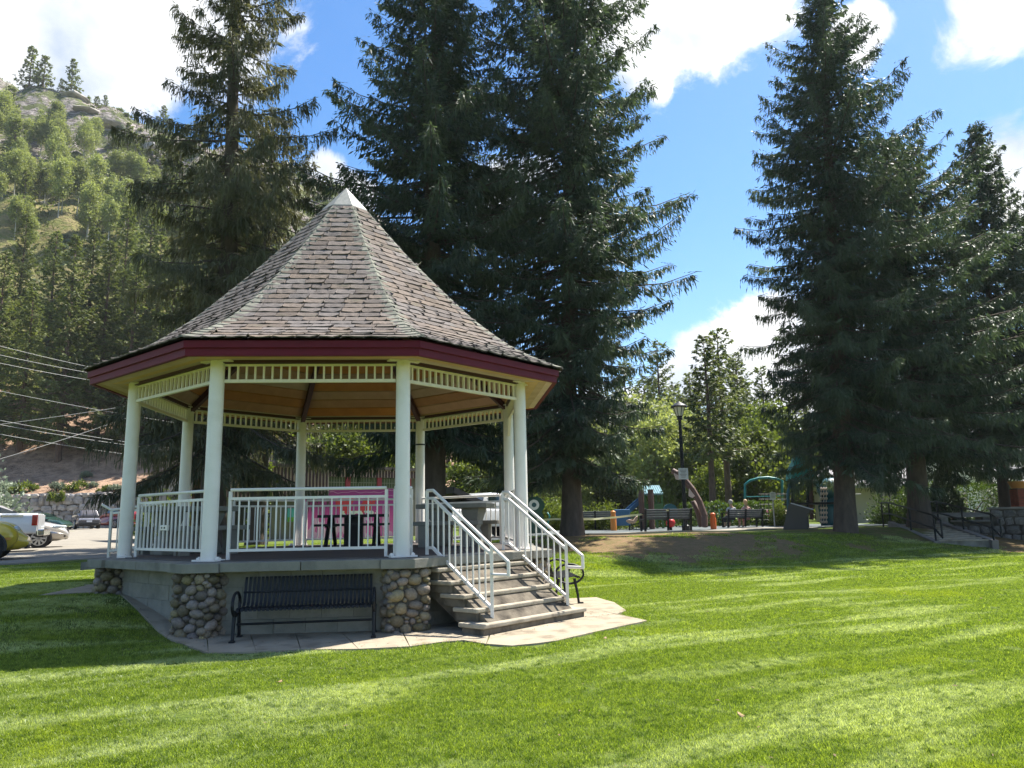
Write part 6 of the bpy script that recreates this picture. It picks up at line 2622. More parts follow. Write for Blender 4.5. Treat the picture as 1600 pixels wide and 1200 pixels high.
def build_lamp():
    p = at(1071, 815, 30.6)
    z = gz(p.x, p.y)
    root = thing('street_lamp', 'tall black lamp post with a lantern head and a notice strapped to it', 'lamp post', (p.x, p.y, z), .2)
    H = at(1060, 627, 30.6).z - z
    mb = MB()
    mb.tube([(0, 0, -.1), (0, 0, .25), (0, 0, .3), (0, 0, H - .75)], [.16, .15, .085, .062], 14)
    part('pole', mb, M_['black'], root, smooth=True, angle=40)
    mb = MB()
    mb.tube([(0, 0, H - .78), (0, 0, H - .72), (0, 0, H - .66), (0, 0, H - .60)], [.06, .12, .09, .13], 12)
    part('collar', mb, M_['black'], root, smooth=True, angle=40)
    mb = MB()
    mb.tube([(0, 0, H - .6), (0, 0, H - .24)], [.13, .24], 8)
    g = part('lantern', mb, M_['lampglass'], root)
    mb = MB()
    for k in range(8):
        a = 2 * math.pi * k / 8
        mb.beam((.132 * math.cos(a), .132 * math.sin(a), H - .6), (.245 * math.cos(a), .245 * math.sin(a), H - .23), .02, .02)
    part('lantern_rib', mb, M_['black'], g)
    mb = MB()
    mb.tube([(0, 0, H - .25), (0, 0, H - .2), (0, 0, H - .09), (0, 0, H - .03), (0, 0, H)], [.33, .33, .17, .05, .03], 12)
    part('lamp_cap', mb, M_['black'], root, smooth=True, angle=40)
    zs = at(1065, 740, 30.4).z - z
    s = part('notice', MB().box((-.02, -.10, zs), (.40, .03, .44)), mat('notice_white', (.55, .56, .57), rough=.5), root)
    mb = MB()
    for i in range(6):
        mb.box((-.03, -.118, zs + .14 - i * .055), (.28 - .05 * (i % 3), .006, .018))
    part('notice_text', mb, mat('notice_ink', (.12, .12, .13), rough=.6), s)


build_lamp()


def build_playground():
    teal = mat('teal_plastic', (.02, .24, .22), (.025, .20, .19), scale=3, rough=.4)
    blue = mat('blue_plastic', (.02, .11, .24), rough=.4)
    dteal = mat('deep_teal_plastic', (.012, .10, .14), rough=.35)
    green = mat('play_green', (.05, .15, .05), rough=.5)
    brown = mat('play_brown', (.13, .075, .06), (.10, .058, .047), scale=3, rough=.7, bump=.1)
    orange = mat('orange_plastic', (.62, .22, .035), rough=.45)
    orange2 = mat('red_orange_plastic', (.60, .12, .02), rough=.45)
    roofm = mat('roof_pale_blue', (.20, .36, .41), rough=.7, spec=.15)
    # little tower house with pale blue roof
    p = at(1018, 812, 36)
    r = thing('play_tower', 'small play tower with a pale blue ribbed roof', 'play tower', (p.x, p.y, gz(p.x, p.y) + .04), .15)
    z1 = at(1020, 768, 36).z - r.location.z
    for sx in (-.5, .5):
        for sy in (-.5, .5):
            part('post', MB().box((sx * .8, sy * .8, z1 / 2), (.09, .09, z1)), green, r)
    mb = MB()
    mb.add([(-.45, -.5, z1 - .1), (.45, -.5, z1 - .1), (.45, 0, z1 + .28), (-.45, 0, z1 + .28), (-.45, .5, z1 - .1), (.45, .5, z1 - .1), (-.45, -.47, z1 - .16), (.45, -.47, z1 - .16), (-.45, .47, z1 - .16), (.45, .47, z1 - .16)],
           [(0, 1, 2, 3), (3, 2, 5, 4), (6, 7, 1, 0), (4, 5, 9, 8), (0, 3, 4, 8, 6), (1, 7, 9, 5, 2)])
    rf = part('roof', mb, roofm, r)
    mb = MB()
    for i in range(9):
        x = -.42 + .84 * i / 8
        mb.beam((x, -.503, z1 - .09), (x, -.003, z1 + .29), .025, .02)
    part('roof_rib', mb, roofm, rf)
    part('wall_panel', MB().box((0, -.42, .75), (.8, .06, .75)), green, r)
    part('deck', MB().box((0, 0, .55), (.9, .8, .08)), brown, r)
    part('slide', MB().loft([[Vector((-.5 - 1.2 * f, -.3 + w, .95 * (1 - f) + .25 + h)) for w, h in ((0, .22), (0, 0), (.6, 0), (.6, .22), (.55, .22), (.55, .05), (.05, .05), (.05, .22))] for f in (0, .3, .7, 1)]), blue, r)
    for sx in (-.75, -.30):
        part('log_post', MB().tube([(sx, -.95, 0), (sx, -.95, 1.75)], .13, 9), brown, r)
    part('porthole_panel', MB().tube([(.75, -.5, .75), (.75, -.44, .75)], .36, 16), dteal, r)
    # leaning brown arch with pale wedge panels
    foot = at(1108, 822, 31.8)
    r = thing('climbing_arch', 'curved brown climbing spar leaning to the left behind the lamp post', 'climbing frame', (foot.x, foot.y, gz(foot.x, foot.y) + .04), 0)
    pts = [at(px, py, 31.8 + k * .12) - r.location for k, (px, py) in enumerate(((1101, 823), (1101, 806), (1093, 784), (1082, 765), (1070, 750), (1058, 740), (1051, 736)))]
    mb = MB()
    for a, b in zip(pts, pts[1:]):
        mb.beam(a, b, .30, .16, (0, 1, 0)) if False else mb.tube([a, b], .13, 8)
    part('spar', mb, brown, r, smooth=True, angle=60)
    pts2 = [at(px, py, 32.4) - r.location for px, py in ((1096, 823), (1090, 800), (1083, 783))]
    part('strut', MB().tube(pts2, .11, 8), brown, r, smooth=True)
    pale = mat('pale_pink_panel', (.55, .42, .40), rough=.5)
    for tri in (((1053, 739), (1064, 745), (1061, 750), (1056, 749)), ((1077, 763), (1086, 775), (1082, 778), (1076, 775))):
        V = [at(px, py, 32.0) - r.location for px, py in tri]
        mb = MB()
        mb.add([v for v in V] + [v + Vector((0, .05, 0)) for v in V], [(0, 1, 2, 3), (7, 6, 5, 4), (0, 4, 5, 1), (1, 5, 6, 2), (2, 6, 7, 3), (3, 7, 4, 0)])
        part('wedge_panel', mb, pale, r)
    # orange marker posts
    for px, py, m, l, d in ((959, 829, orange, 'amber bollard shaped play post left of the lamp bench', 31.5), (1115, 825, orange2, 'red orange bollard shaped play post between the lamp post and the occupied bench', 32)):
        q = at(px, py, d)
        r = thing('play_post', l, 'play post', (q.x, q.y, gz(q.x, q.y) + .05), 0, 'orange play posts')
        mb = MB()
        hp = .72 if m is orange else .58
        mb.tube([(0, 0, 0), (0, 0, hp - .16), (0, 0, hp - .10), (0, 0, hp - .01)], [.12, .12, .09, .10], 14)
        part('post', mb, m, r, smooth=True, angle=40)
        part('rounded_cap', MB().ball((0, 0, hp), (.11, .11, .08), 12, 8), m, r, smooth=True)
        part('collar', MB().tube([(0, 0, hp * .6), (0, 0, hp * .6 + .05)], .127, 14), m, r)
    q = at(973, 823, 34)
    r = thing('blue_play_board', 'blue play panel on short legs beside the amber post', 'play panel', (q.x, q.y, gz(q.x, q.y) + .05), .1)
    part('panel', MB().box((0, 0, .55), (.7, .08, .7)), blue, r, bevel=.03)
    for sx in (-.3, .3):
        part('leg', MB().tube([(sx, 0, 0), (sx, 0, .3)], .04, 8), M_['black'], r)
    q = at(1048, 822, 33)
    r = thing('play_ball', 'red ball shaped play bollard under the bench beside the lamp post', 'play ball', (q.x, q.y, gz(q.x, q.y) + .05))
    part('ball', MB().ball((0, 0, .3), .2, 12, 8), mat('red_plastic', (.5, .02, .02), rough=.4), r, smooth=True)
    part('stem', MB().tube([(0, 0, -.02), (0, 0, .14)], .06, 8), M_['black'], r)
    q = at(988, 823, 33)
    r = thing('spring_rider', 'small pale spring rider beyond the amber post', 'spring rider', (q.x, q.y, gz(q.x, q.y) + .05))
    part('spring', MB().tube([(.07 * math.cos(a), .07 * math.sin(a), .02 + a * .012) for a in [i * .6 for i in range(40)]], .015, 5), M_['black'], r)
    part('seat', MB().loft([ring(*q_) for q_ in ((-.24, .38, .44, .05, .02, 1), (-.12, .30, .48, .10, .05, .9), (.05, .30, .44, .11, .05, .9), (.16, .34, .58, .07, .04, .9), (.24, .48, .62, .05, .03, .9))]), mat('tan_plastic', (.38, .26, .18), rough=.5), r, smooth=True)
    part('handle', MB().tube([(-.16, .05, .55), (.16, .05, .55)], .02, 6), M_['black'], r)
    # round-topped green panel with a white eye, partly behind the gazebo column
    q = at(836, 822, 33)
    r = thing('eyed_play_board', 'round topped dark green play panel with one white eye, right of the gazebo columns', 'play panel', (q.x, q.y, gz(q.x, q.y) + .04), .05)
    dg = mat('dark_green_plastic', (.015, .075, .055), rough=.4)
    zc_ = at(834, 790, 33).z - r.location.z
    mb = MB()
    prof = [(-.5, 0), (.55, 0), (.42, zc_ - .6), (.30, zc_ - .25)] + [(.42 * math.cos(a), zc_ + .38 * math.sin(a)) for a in [math.pi * (-.1 + 1.2 * k / 14) for k in range(15)]] + [(-.45, zc_ - .5)]
    n = len(prof)
    mb.add([(a, -.06, z) for a, z in prof] + [(a, .06, z) for a, z in prof], [tuple(range(n)), tuple(range(2 * n - 1, n - 1, -1))] + [(i, n + i, n + (i + 1) % n, (i + 1) % n) for i in range(n)])
    bd = part('panel', mb, dg, r)
    part('eye', MB().tube([(-.03, -.065, zc_ + .03), (-.03, -.10, zc_ + .03)], .22, 18), mat('eye_white', (.8, .82, .8), rough=.4), bd)
    part('pupil', MB().tube([(-.03, -.101, zc_ + .03), (-.03, -.115, zc_ + .03)], .10, 14), mat('eye_teal', (.03, .10, .12), rough=.4), bd)
    part('handrail', MB().tube([(.45, -.1, .1), (.62, -.1, .7), (.52, -.1, zc_ - .3)], .035, 8), teal, r, smooth=True)
    # teal arch and domed climber
    a, b = at(1163, 765, 38), at(1221, 752, 38)
    r = thing('overhead_arch', 'thin teal arch spanning over the climbing net', 'climbing arch', (a.x, a.y, gz(a.x, a.y)))
    pts = [at(px, py, 38) - r.location for px, py in ((1164, 815), (1164, 765), (1164, 757), (1172, 751), (1186, 747), (1200, 746), (1213, 748), (1222, 751), (1222, 815))]
    part('arch', MB().tube(pts, .06, 8), teal, r, smooth=True)
    part('crossbar', MB().tube([pts[2] + Vector((0, 0, -.6)), pts[7] + Vector((0, 0, -.75))], .035, 6), teal, r)
    q = at(1119, 815, 42)
    r = thing('domed_climber', 'low teal dome climber behind the occupied bench', 'climbing dome', (q.x, q.y, gz(q.x, q.y) + .04))
    R_ = .85
    mb = MB()
    mb.ball((0, 0, 1.15), (.5, .5, .12), 12, 6)
    part('dome_cap', mb, teal, r, smooth=True)
    for k in range(8):
        an = 2 * math.pi * k / 8
        part('rib', MB().tube([(math.cos(an) * .35, math.sin(an) * .35, 1.17), (math.cos(an) * .6, math.sin(an) * .6, .95), (math.cos(an) * R_, math.sin(an) * R_, .5), (math.cos(an) * .95, math.sin(an) * .95, 0)], .03, 6), teal, r, smooth=True)
    # big climbing structure with tube slides, in deep shade
    q = at(1275, 815, 36)
    r = thing('climbing_structure', 'large dark teal climbing structure with tube slides behind the spruce trunk', 'climbing frame', (q.x, q.y, gz(q.x, q.y) + .02))
    L = lambda px, py, d=36: at(px, py, d) - r.location
    for px in (1238, 1262, 1284, 1300):
        part('post', MB().tube([L(px, 818), L(px, 742)], .06, 8), M_['black'], r)
    part('deck', MB().box(L(1270, 787), (2.2, 1.6, .1)), M_['black'], r)
    top = L(1251, 750)
    mb = MB()
    mb.loft([[top + Vector((i * w, j * w * .8, z)) for i, j in ((-1, -1), (1, -1), (1, 1), (-1, 1))] for z, w in ((0, .55), (.35, .5), (1.5, .06))])
    part('tower_roof', mb, teal, r)
    part('mast', MB().tube([L(1268, 812), L(1266, 700)], .10, 8), brown, r)
    part('tube_slide', MB().tube([L(1284, 768), L(1296, 764), L(1308, 763), L(1316, 766), L(1317, 776), L(1306, 784), L(1296, 797), L(1298, 812), L(1310, 816)], .52, 14), dteal, r, smooth=True)
    part('net_arch', MB().tube([L(1232, 812), L(1231, 770), L(1236, 752), L(1250, 747), L(1258, 748)], .07, 8), dteal, r, smooth=True)
    part('rail', MB().tube([L(1285, 774), L(1345, 772)], .04, 6), mat('pale_rail', (.55, .55, .52), rough=.4), r)
    for ln in range(3):
        mb = MB()
        for i in range(8):
            mb.ball(L(1283 + 4 * ln, 764 + i * 7.4, 35.4), .07, 8, 6)
        mb.tube([L(1283 + 4 * ln, 760, 35.4), L(1283 + 4 * ln, 818, 35.4)], .015, 5)
        part('bead_string', mb, mat('pale_beads', (.5, .42, .36), rough=.5), r)
    mb = MB()
    for i in range(8):
        mb.tube([L(1188 + i * 6.5, 770, 37), L(1188 + i * 6.5, 812, 37)], .012, 4)
    for j in range(6):
        mb.tube([L(1186, 772 + j * 8, 37), L(1236, 772 + j * 8, 37)], .012, 4)
    part('climbing_net', mb, M_['black'], r)
    # small white sign on a post in front of it
    q = at(1210, 815, 34)
    r = thing('rules_sign', 'small pale rules sign on a thin post beside the flowering shrub', 'sign', (q.x, q.y, gz(q.x, q.y)))
    zc2 = at(1209, 775, 34).z - r.location.z
    part('post', MB().tube([(0, 0, 0), (0, 0, zc2 + .2)], .03, 6), M_['wire'], r)
    s = part('plate', MB().box((0, -.05, zc2), (.24, .02, .32)), mat('sign_plate', (.50, .55, .52), rough=.4), r)
    mb = MB()
    for i in range(4):
        mb.box((0, -.063, zc2 + .1 - i * .06), (.16, .006, .018))
    part('sign_text', mb, mat('sign_ink', (.1, .14, .14), rough=.5), s)
    # slanted dark display stand
    q = at(1245, 818, 30.5)
    r = thing('display_stand', 'dark slant topped display stand at the top of the shaded bank', 'display stand', (q.x, q.y, gz(q.x, q.y)), math.radians(-24))
    dk = mat('stand_grey', (.075, .068, .062), rough=.6)
    prof = [(-.50, 0), (.42, 0), (.42, .55), (.60, .78), (-.12, 1.02), (-.22, .98)]
    n = len(prof)
    part('cabinet', MB().add([(a, -.33, z) for a, z in prof] + [(a, .33, z) for a, z in prof], [tuple(range(n)), tuple(range(2 * n - 1, n - 1, -1))] + [(i, n + i, n + (i + 1) % n, (i + 1) % n) for i in range(n)]), dk, r, bevel=.015)
    V = [(-.14, -.36, 1.03), (.64, -.36, .77), (.64, .36, .77), (-.14, .36, 1.03)]
    part('lid', MB().add(V + [(a, b, c - .035) for a, b, c in V], [(0, 1, 2, 3), (7, 6, 5, 4), (0, 4, 5, 1), (1, 5, 6, 2), (2, 6, 7, 3), (3, 7, 4, 0)]), mat('lid_grey', (.50, .50, .56), rough=.35), r)
    part('opening', MB().box((.425, 0, .3), (.02, .5, .42)), M_['blackp'], r)
    # caution tape from behind the spruce to the bench
    pts = [at(838, 813, 30), at(868, 811, 29), at(896, 811.5, 28.0), at(930, 811, 28.4), at(965, 808, 28.7), at(1004, 803.5, 28.9)]
    mb = MB()
    V, F = [], []
    n = 26
    for i in range(n):
        f = i / (n - 1) * (len(pts) - 1)
        k = min(int(f), len(pts) - 2)
        q = pts[k].lerp(pts[k + 1], f - k)
        tw = .3 * math.sin(i * .7)
        V += [q + Vector((0, tw * .05, -.035)), q + Vector((0, -tw * .05, .035)), q + Vector((0, tw * .05 + .004, -.035)), q + Vector((0, -tw * .05 + .004, .035))]
    for i in range(n - 1):
        F += [(i * 4, i * 4 + 4, i * 4 + 5, i * 4 + 1), (i * 4 + 3, i * 4 + 7, i * 4 + 6, i * 4 + 2)]
    o = part('caution_tape', MB().add(V, F), mat('tape_yellow', (.62, .60, .20), (.70, .68, .50), scale=2, rough=.4))
    tag(o, 'yellow caution tape strung from the big spruce trunk to the lamp bench', 'caution tape')


build_playground()


def build_shrubs():
    HG = 'hedges and shrubs round the playground'
    for i, (px, d, sx, sy, sz, m, lb, box, n, ls) in enumerate((
            (1140, 40.5, 4.6, 1.4, 1.15, 'hedge', 'low sunlit hedge behind the occupied bench', True, 3400, .14),
            (1010, 41, 3.4, 1.6, 1.0, 'hedge', 'low green hedge behind the play tower', False, 2200, .13),
            (938, 37, 3.0, 1.8, 1.25, 'shrub', 'bright yellow green shrub behind the taped bench', False, 2600, .12),
            (900, 40, 2.2, 1.6, 1.1, 'hedge', 'dark shrub behind the big spruce trunk', False, 1600, .12),
            (856, 36, 2.4, 1.8, 1.55, 'shrub', 'bright yellow green shrub beside the green play panel', False, 3200, .11),
            (1221, 36.5, 1.1, 1.0, 1.45, 'shrub', 'yellow flowering upright shrub left of the dark display stand', False, 2200, .08),
            (1210, 37.5, 1.3, 1.0, .75, 'hedge', 'low shrub with pink flowers beside the occupied bench', False, 1500, .09),
            (1412, 38, 3.2, 1.6, 1.7, 'hedge', 'loose green shrub left of the bushy spruce trunk', False, 2800, .12),
            (1497, 40, 5.4, 1.8, 1.85, 'hedge', 'clipped rounded hedge at the right behind the concrete table', True, 5200, .12))):
        x = at(px, 800, d).x
        bush('shrub' if not box else 'hedge', lb, x, d, (sx, sy, sz), 400 + i, M_[m], HG, n=int(n * 1.9), ls=ls * .66, box=box, cat='hedge' if box else 'shrub')
    x = at(1479, 800, 38).x
    bush('cedar_shrub', 'cone shaped cedar standing beside the clipped hedge', x, 38, (1.9, 1.9, 3.0), 431, M_['spruce'], HG, n=4200, ls=.11, cone=True)
    rr = random.Random(6)
    fl = mat('pink_petal', (.55, .16, .22), rough=.6)
    mb = MB()
    q = at(1210, 800, 37.2)
    for i in range(40):
        mb.ball((q.x + rr.uniform(-.4, .5), q.y + rr.uniform(-.4, .3), gz(q.x, q.y) + rr.uniform(.3, .8)), .035, 5, 3)
    o = part('pink_flowers', mb, fl)
    tag(o, 'pink flowers among the low shrubs beside the occupied bench', 'flowers', kind='stuff')
    # small understorey behind the gazebo seen between the columns
    for i, (px, d, s, m, lb) in enumerate(((262, 30, (2.0, 1.5, 2.3), 'shrub', 'leafy green bush seen between the two left columns of the gazebo'), (404, 31.5, (1.0, .9, 3.6), 'shrub', 'thin pale sapling in front of the striped cladding'),
                                           (345, 36, (2.6, 1.5, 1.6), 'hedge', 'dark shrub at the left end of the striped building'))):
        x = at(px, 800, d).x
        bush('bush', lb, x, d, s, 450 + i, M_[m], n=1800, ls=.12)


build_shrubs()


# ------------------------------------------------------------------ right hand side: steps, stone wall, table, houses
def build_right():
    # flight of steps with black pipe rails
    b0, b1 = at(1468, 856, 27.2), at(1526, 855, 28.0)
    b0.z = gz(b0.x, b0.y)
    t0 = at(1396, 816, 32.0)
    up = Vector((t0.x - b0.x, t0.y - b0.y, 0))
    run = up.length
    un = up.normalized()
    wv = (b1 - b0)
    wv.z = 0
    wv = wv - un * wv.dot(un)
    Wd = wv.length
    wn = wv.normalized()
    ztop = gz(t0.x, t0.y) + .04
    root = thing('garden_steps', 'flight of concrete garden steps with black pipe handrails under the bushy spruce', 'steps', (b0.x, b0.y, b0.z))
    nst = 9
    rise = (ztop - b0.z) / nst
    for i in range(nst):
        a = un * (run * i / nst)
        b = un * (run * (i + 1) / nst + .25)
        P = [a, b, b + wn * Wd, a + wn * Wd]
        mb = MB()
        mb.prism([(p.x, p.y) for p in P], -.4, rise * (i + 1))
        st = part('step', mb, M_['concrete'], root)
        P = [a - un * .035, b, b + wn * Wd, a + wn * Wd - un * .035]
        mb = MB()
        mb.prism([(p.x, p.y) for p in P], rise * (i + 1) + .002, rise * (i + 1) + .045)
        part('tread', mb, M_['tread'], st)
    for s in (0, 1):
        o = wn * (Wd * s + (-.12 if s == 0 else .12))
        mb = MB()
        mb.beam(o + Vector((0, 0, -.1)) - un * .2, o + un * run + Vector((0, 0, ztop - b0.z + .02)), .2, .34)
        part('side_kerb', mb, M_['wallcap'], root)
        rl = MB()
        H = Vector((0, 0, 1))
        for z in (.95, .50):
            rl.tube([o - un * .1 + H * z, o + un * run + H * (ztop - b0.z + z), o + un * (run + 1.0) + H * (ztop - b0.z + z)], .032, 8)
        rl.tube([o - un * .1 + H * .95, o - un * .75 + H * .78, o - un * .75 + H * .2], .032, 8)
        rl.tube([o - un * .1 + H * .5, o - un * .75 + H * .2], .032, 8)
        for f in (0, .5, 1.0):
            q = o + un * (run * f - .1 + .1 * f) + H * ((ztop - b0.z) * f)
            rl.tube([q - H * .2, q + H * .95], .034, 8)
        q = o + un * (run + 1.0) + H * (ztop - b0.z)
        rl.tube([q - H * .2, q + H * .95], .034, 8)
        part('handrail', rl, M_['black'], root)
    # stone garden wall
    a, b = at(1490, 828, 30.2), at(1640, 838, 27.5)
    a.z = b.z = 0
    d = (b - a)
    Ln = d.length
    rz = math.atan2(d.y, d.x)
    zb = min(gz(a.x, a.y), gz(b.x, b.y)) - .1
    root = thing('stone_wall', 'low mortared stone wall with a taller end at the right edge of the lawn', 'wall', (a.x, a.y, zb), rz)
    h1 = at(1560, 815, 29).z - zb
    h2 = at(1590, 795, 28.3).z - zb
    xs = Ln * .42
    part('backing', MB().box((Ln / 2, .22, h1 / 2 - .02), (Ln, .36, h1)), M_['mortar'], root)
    part('tall_backing', MB().box((xs + (Ln - xs) / 2, .23, h2 / 2), (Ln - xs, .38, h2)), M_['mortar'], root)
    part('capstone', MB().box((xs / 2, .2, h1 + .03), (xs + .1, .52, .07)), M_['wallcap'], root, bevel=.01)
    part('capstone', MB().box((xs + (Ln - xs) / 2, .22, h2 + .03), (Ln - xs + .1, .54, .08)), M_['wallcap'], root, bevel=.01)
    vs = rock_variants('stone', M_['granite'], 6, 500)
    rr = random.Random(31)
    z = 0
    while z < h2 - .06:
        hh = rr.uniform(.2, .32)
        x = 0
        while x < Ln:
            w = rr.uniform(.25, .55)
            if x >= xs - .05 or z + hh * .7 < h1:
                link('stone', rr.choice(vs), root, Matrix.Translation((x + w / 2, .05, min(z + hh / 2, (h2 if x >= xs - .05 else h1) - .1))) @ Matrix.Rotation(rr.uniform(-.2, .2), 4, 'Y') @ Matrix.Diagonal((w * .93, .16, hh * .9, 1)))
            x += w
        z += hh
    # long concrete table and bench behind the steps
    q = at(1490, 812, 33.5)
    root = thing('stone_table', 'long pale concrete slab table behind the black handrails', 'table', (q.x, q.y, gz(q.x, q.y)), .03)
    zt = at(1490, 803.5, 33.5).z - root.location.z
    part('tabletop', MB().box((0, 0, zt), (3.6, .9, .13)), M_['wallcap'], root, bevel=.015)
    for sx in (-1.2, 1.3):
        part('pedestal', MB().box((sx, 0, zt / 2 - .07), (.4, .55, zt - .14)), M_['concrete'], root)
    root = thing('stone_bench', 'low pale concrete bench slab in front of the concrete table', 'bench', (q.x, q.y - 1.1, gz(q.x, q.y - 1.1)), .03)
    part('seat', MB().box((.2, 0, .40), (3.4, .4, .09)), M_['wallcap'], root, bevel=.01)
    for sx in (-1.1, 1.4):
        part('leg', MB().box((sx, 0, .17), (.3, .3, .36)), M_['concrete'], root)
    # houses
    wm = mat('house_white', (.62, .58, .52), (.56, .52, .46), scale=1, rough=.8)
    tm = mat('house_tan', (.42, .37, .31), rough=.8)
    rg = mat('roof_grey', (.30, .29, .29), (.24, .235, .235), scale=2, rough=.9)
    rb = mat('roof_brown', (.17, .13, .115), (.13, .10, .09), scale=2, rough=.9)

    def house(label, px, d, w, dep, hw, hr, rz, wall, roof, gable_front=True, wins=2):
        x = at(px, 800, d).x
        r = thing('house', label, 'house', (x, d, gz(x, d) - .1), rz)
        part('wall', MB().box((0, 0, hw / 2), (w, dep, hw)), wall, r)
        e = .5
        if gable_front:
            prof = [(-w / 2 - e, hw - .25), (0, hw + hr), (w / 2 + e, hw - .25)]
            V = []
            for y in (-dep / 2 - e, dep / 2 + e):
                for t_ in (0, .16):
                    V += [(a, y, z + t_) for a, z in prof]
            F = [(0, 1, 4, 3), (1, 2, 5, 4), (6, 9, 10, 7), (7, 10, 11, 8), (3, 4, 10, 9), (4, 5, 11, 10), (0, 6, 7, 1), (1, 7, 8, 2), (0, 3, 9, 6), (2, 8, 11, 5)]
            rr_ = part('roof', MB().add(V, F), roof, r)
            part('gable', MB().add([(-w / 2, -dep / 2, hw - .01), (w / 2, -dep / 2, hw - .01), (0, -dep / 2, hw + hr - .2), (-w / 2, -dep / 2 + .1, hw - .01), (w / 2, -dep / 2 + .1, hw - .01), (0, -dep / 2 + .1, hw + hr - .2)],
                                   [(0, 1, 2), (5, 4, 3), (0, 3, 4, 1), (1, 4, 5, 2), (2, 5, 3, 0)]), wall, r)
        else:
            prof = [(-dep / 2 - e, hw - .2), (0, hw + hr), (dep / 2 + e, hw - .2)]
            V = []
            for x_ in (-w / 2 - e, w / 2 + e):
                for t_ in (0, .16):
                    V += [(x_, a, z + t_) for a, z in prof]
            F = [(0, 3, 4, 1), (1, 4, 5, 2), (6, 7, 10, 9), (7, 8, 11, 10), (3, 9, 10, 4), (4, 10, 11, 5), (0, 1, 7, 6), (1, 2, 8, 7), (0, 6, 9, 3), (2, 5, 11, 8)]
            part('roof', MB().add(V, F), roof, r)
            part('gable', MB().add([(-w / 2, -dep / 2, hw - .02), (-w / 2, dep / 2, hw - .02), (-w / 2, 0, hw + hr - .1), (w / 2, -dep / 2, hw - .02), (w / 2, dep / 2, hw - .02), (w / 2, 0, hw + hr - .1)],
                                   [(0, 2, 1), (3, 4, 5), (0, 1, 4, 3), (0, 3, 5, 2), (1, 2, 5, 4)]), wall, r)
        for i in range(wins):
            xw = -w / 2 + w * (i + .5) / wins
            wd = part('window', MB().box((xw, -dep / 2 - .02, hw * .55), (1.2, .06, 1.1)), wm, r)
            part('pane', MB().box((xw, -dep / 2 - .055, hw * .55), (1.04, .03, .94)), M_['glass'], wd)
        return r
    house('white walled house with a steep grey roof seen left of the bushy spruce trunk', 1402, 56, 8.5, 7, 2.7, 3.0, .45, wm, rg, True, 2)
    house('house with a long pale grey roof above the clipped hedge', 1500, 62, 14, 8, 2.6, 2.6, .05, tm, rg, False, 3)
    house('house with a brown gable right of the bushy spruce trunk', 1445, 58, 6.5, 6, 2.5, 2.2, -.1, tm, rb, True, 1)
    house('small tan outbuilding with a dark window left of the steps', 1357, 48, 4.2, 4, 2.3, .9, .1, tm, rg, False, 1)
    house('white house beyond the parked cars at the far right', 1590, 78, 10, 8, 2.8, 2.2, .1, wm, rg, False, 3)
    # red brick gate pier with an orange planter at the very edge
    q = at(1597, 800, 33)
    r = thing('brick_post', 'red brick pillar with an orange planter on top at the right frame edge', 'pillar', (q.x, q.y, gz(q.x, q.y)))
    zt = at(1597, 752, 33).z - r.location.z
    bm_ = mat('red_brick', (.30, .075, .045), (.22, .055, .035), scale=8, rough=.9, rnd=.2)
    part('core', MB().box((0, 0, (zt - .3) / 2), (.50, .50, zt - .3)), M_['mortar'], r)
    me = MB().box((0, 0, 0), (.235, .09, .068)).mesh('brick', bm_)
    z = .05
    k = 0
    while z < zt - .34:
        for i in range(2):
            for sx, ax in (((-.125 + .25 * i), 0), ((-.125 + .25 * i), 1)):
                for s in (-1,):
                    M = Matrix.Translation((sx, s * .225, z)) if ax == 0 else Matrix.Translation((s * .225, sx, z)) @ Matrix.Rotation(math.pi / 2, 4, 'Z')
                    link('brick', me, r, M)
        z += .08
        k += 1
    part('planter', MB().tube([(0, 0, zt - .3), (0, 0, zt - .25), (0, 0, zt)], [.28, .3, .40], 14), mat('orange_pot', (.62, .27, .07), rough=.5), r, smooth=True, angle=40)


build_right()


def build_leaves():
    rr = random.Random(12)
    m = mat('dry_leaf', (.36, .26, .12), (.25, .16, .07), scale=9, rough=.8, rnd=.25)
    for px, py, l in ((437, 1073, 'dry tan leaf lying on the lawn below the metal bench'), (1158, 1126, 'dry tan leaf lying on the lawn at the lower right'), (945, 1003, 'small dry leaf on the lawn below the pavement tip')):
        q = hit(px, py)
        V, F = [], []
        n = 9
        for i in range(n):
            a = 2 * math.pi * i / n
            V.append((.05 * math.cos(a) * (1 + .25 * math.cos(3 * a)), .03 * math.sin(a), .012 * math.cos(2 * a) + .05))
        V = [(x * .62, y * .62, z * .62 + .018) for x, y, z in V]
        V += [(x, y, z - .003) for x, y, z in V]
        F = [tuple(range(n)), tuple(range(2 * n - 1, n - 1, -1))] + [(i, n + i, n + (i + 1) % n, (i + 1) % n) for i in range(n)]
        o = part('fallen_leaf', MB().add(V, F), m)
        o.location = q
        o.rotation_euler = (rr.uniform(-.3, .3), rr.uniform(-.3, .3), rr.uniform(0, 6))
        tag(o, l, 'leaf', 'fallen leaves on the lawn')


build_leaves()


def in_apron(x, y):
    q = Vector((x - CX, y - CY, 0))
    a = (math.atan2(q.y, q.x) - PHI) % (math.pi / 4)
    return q.length * math.cos(a - math.pi / 8)


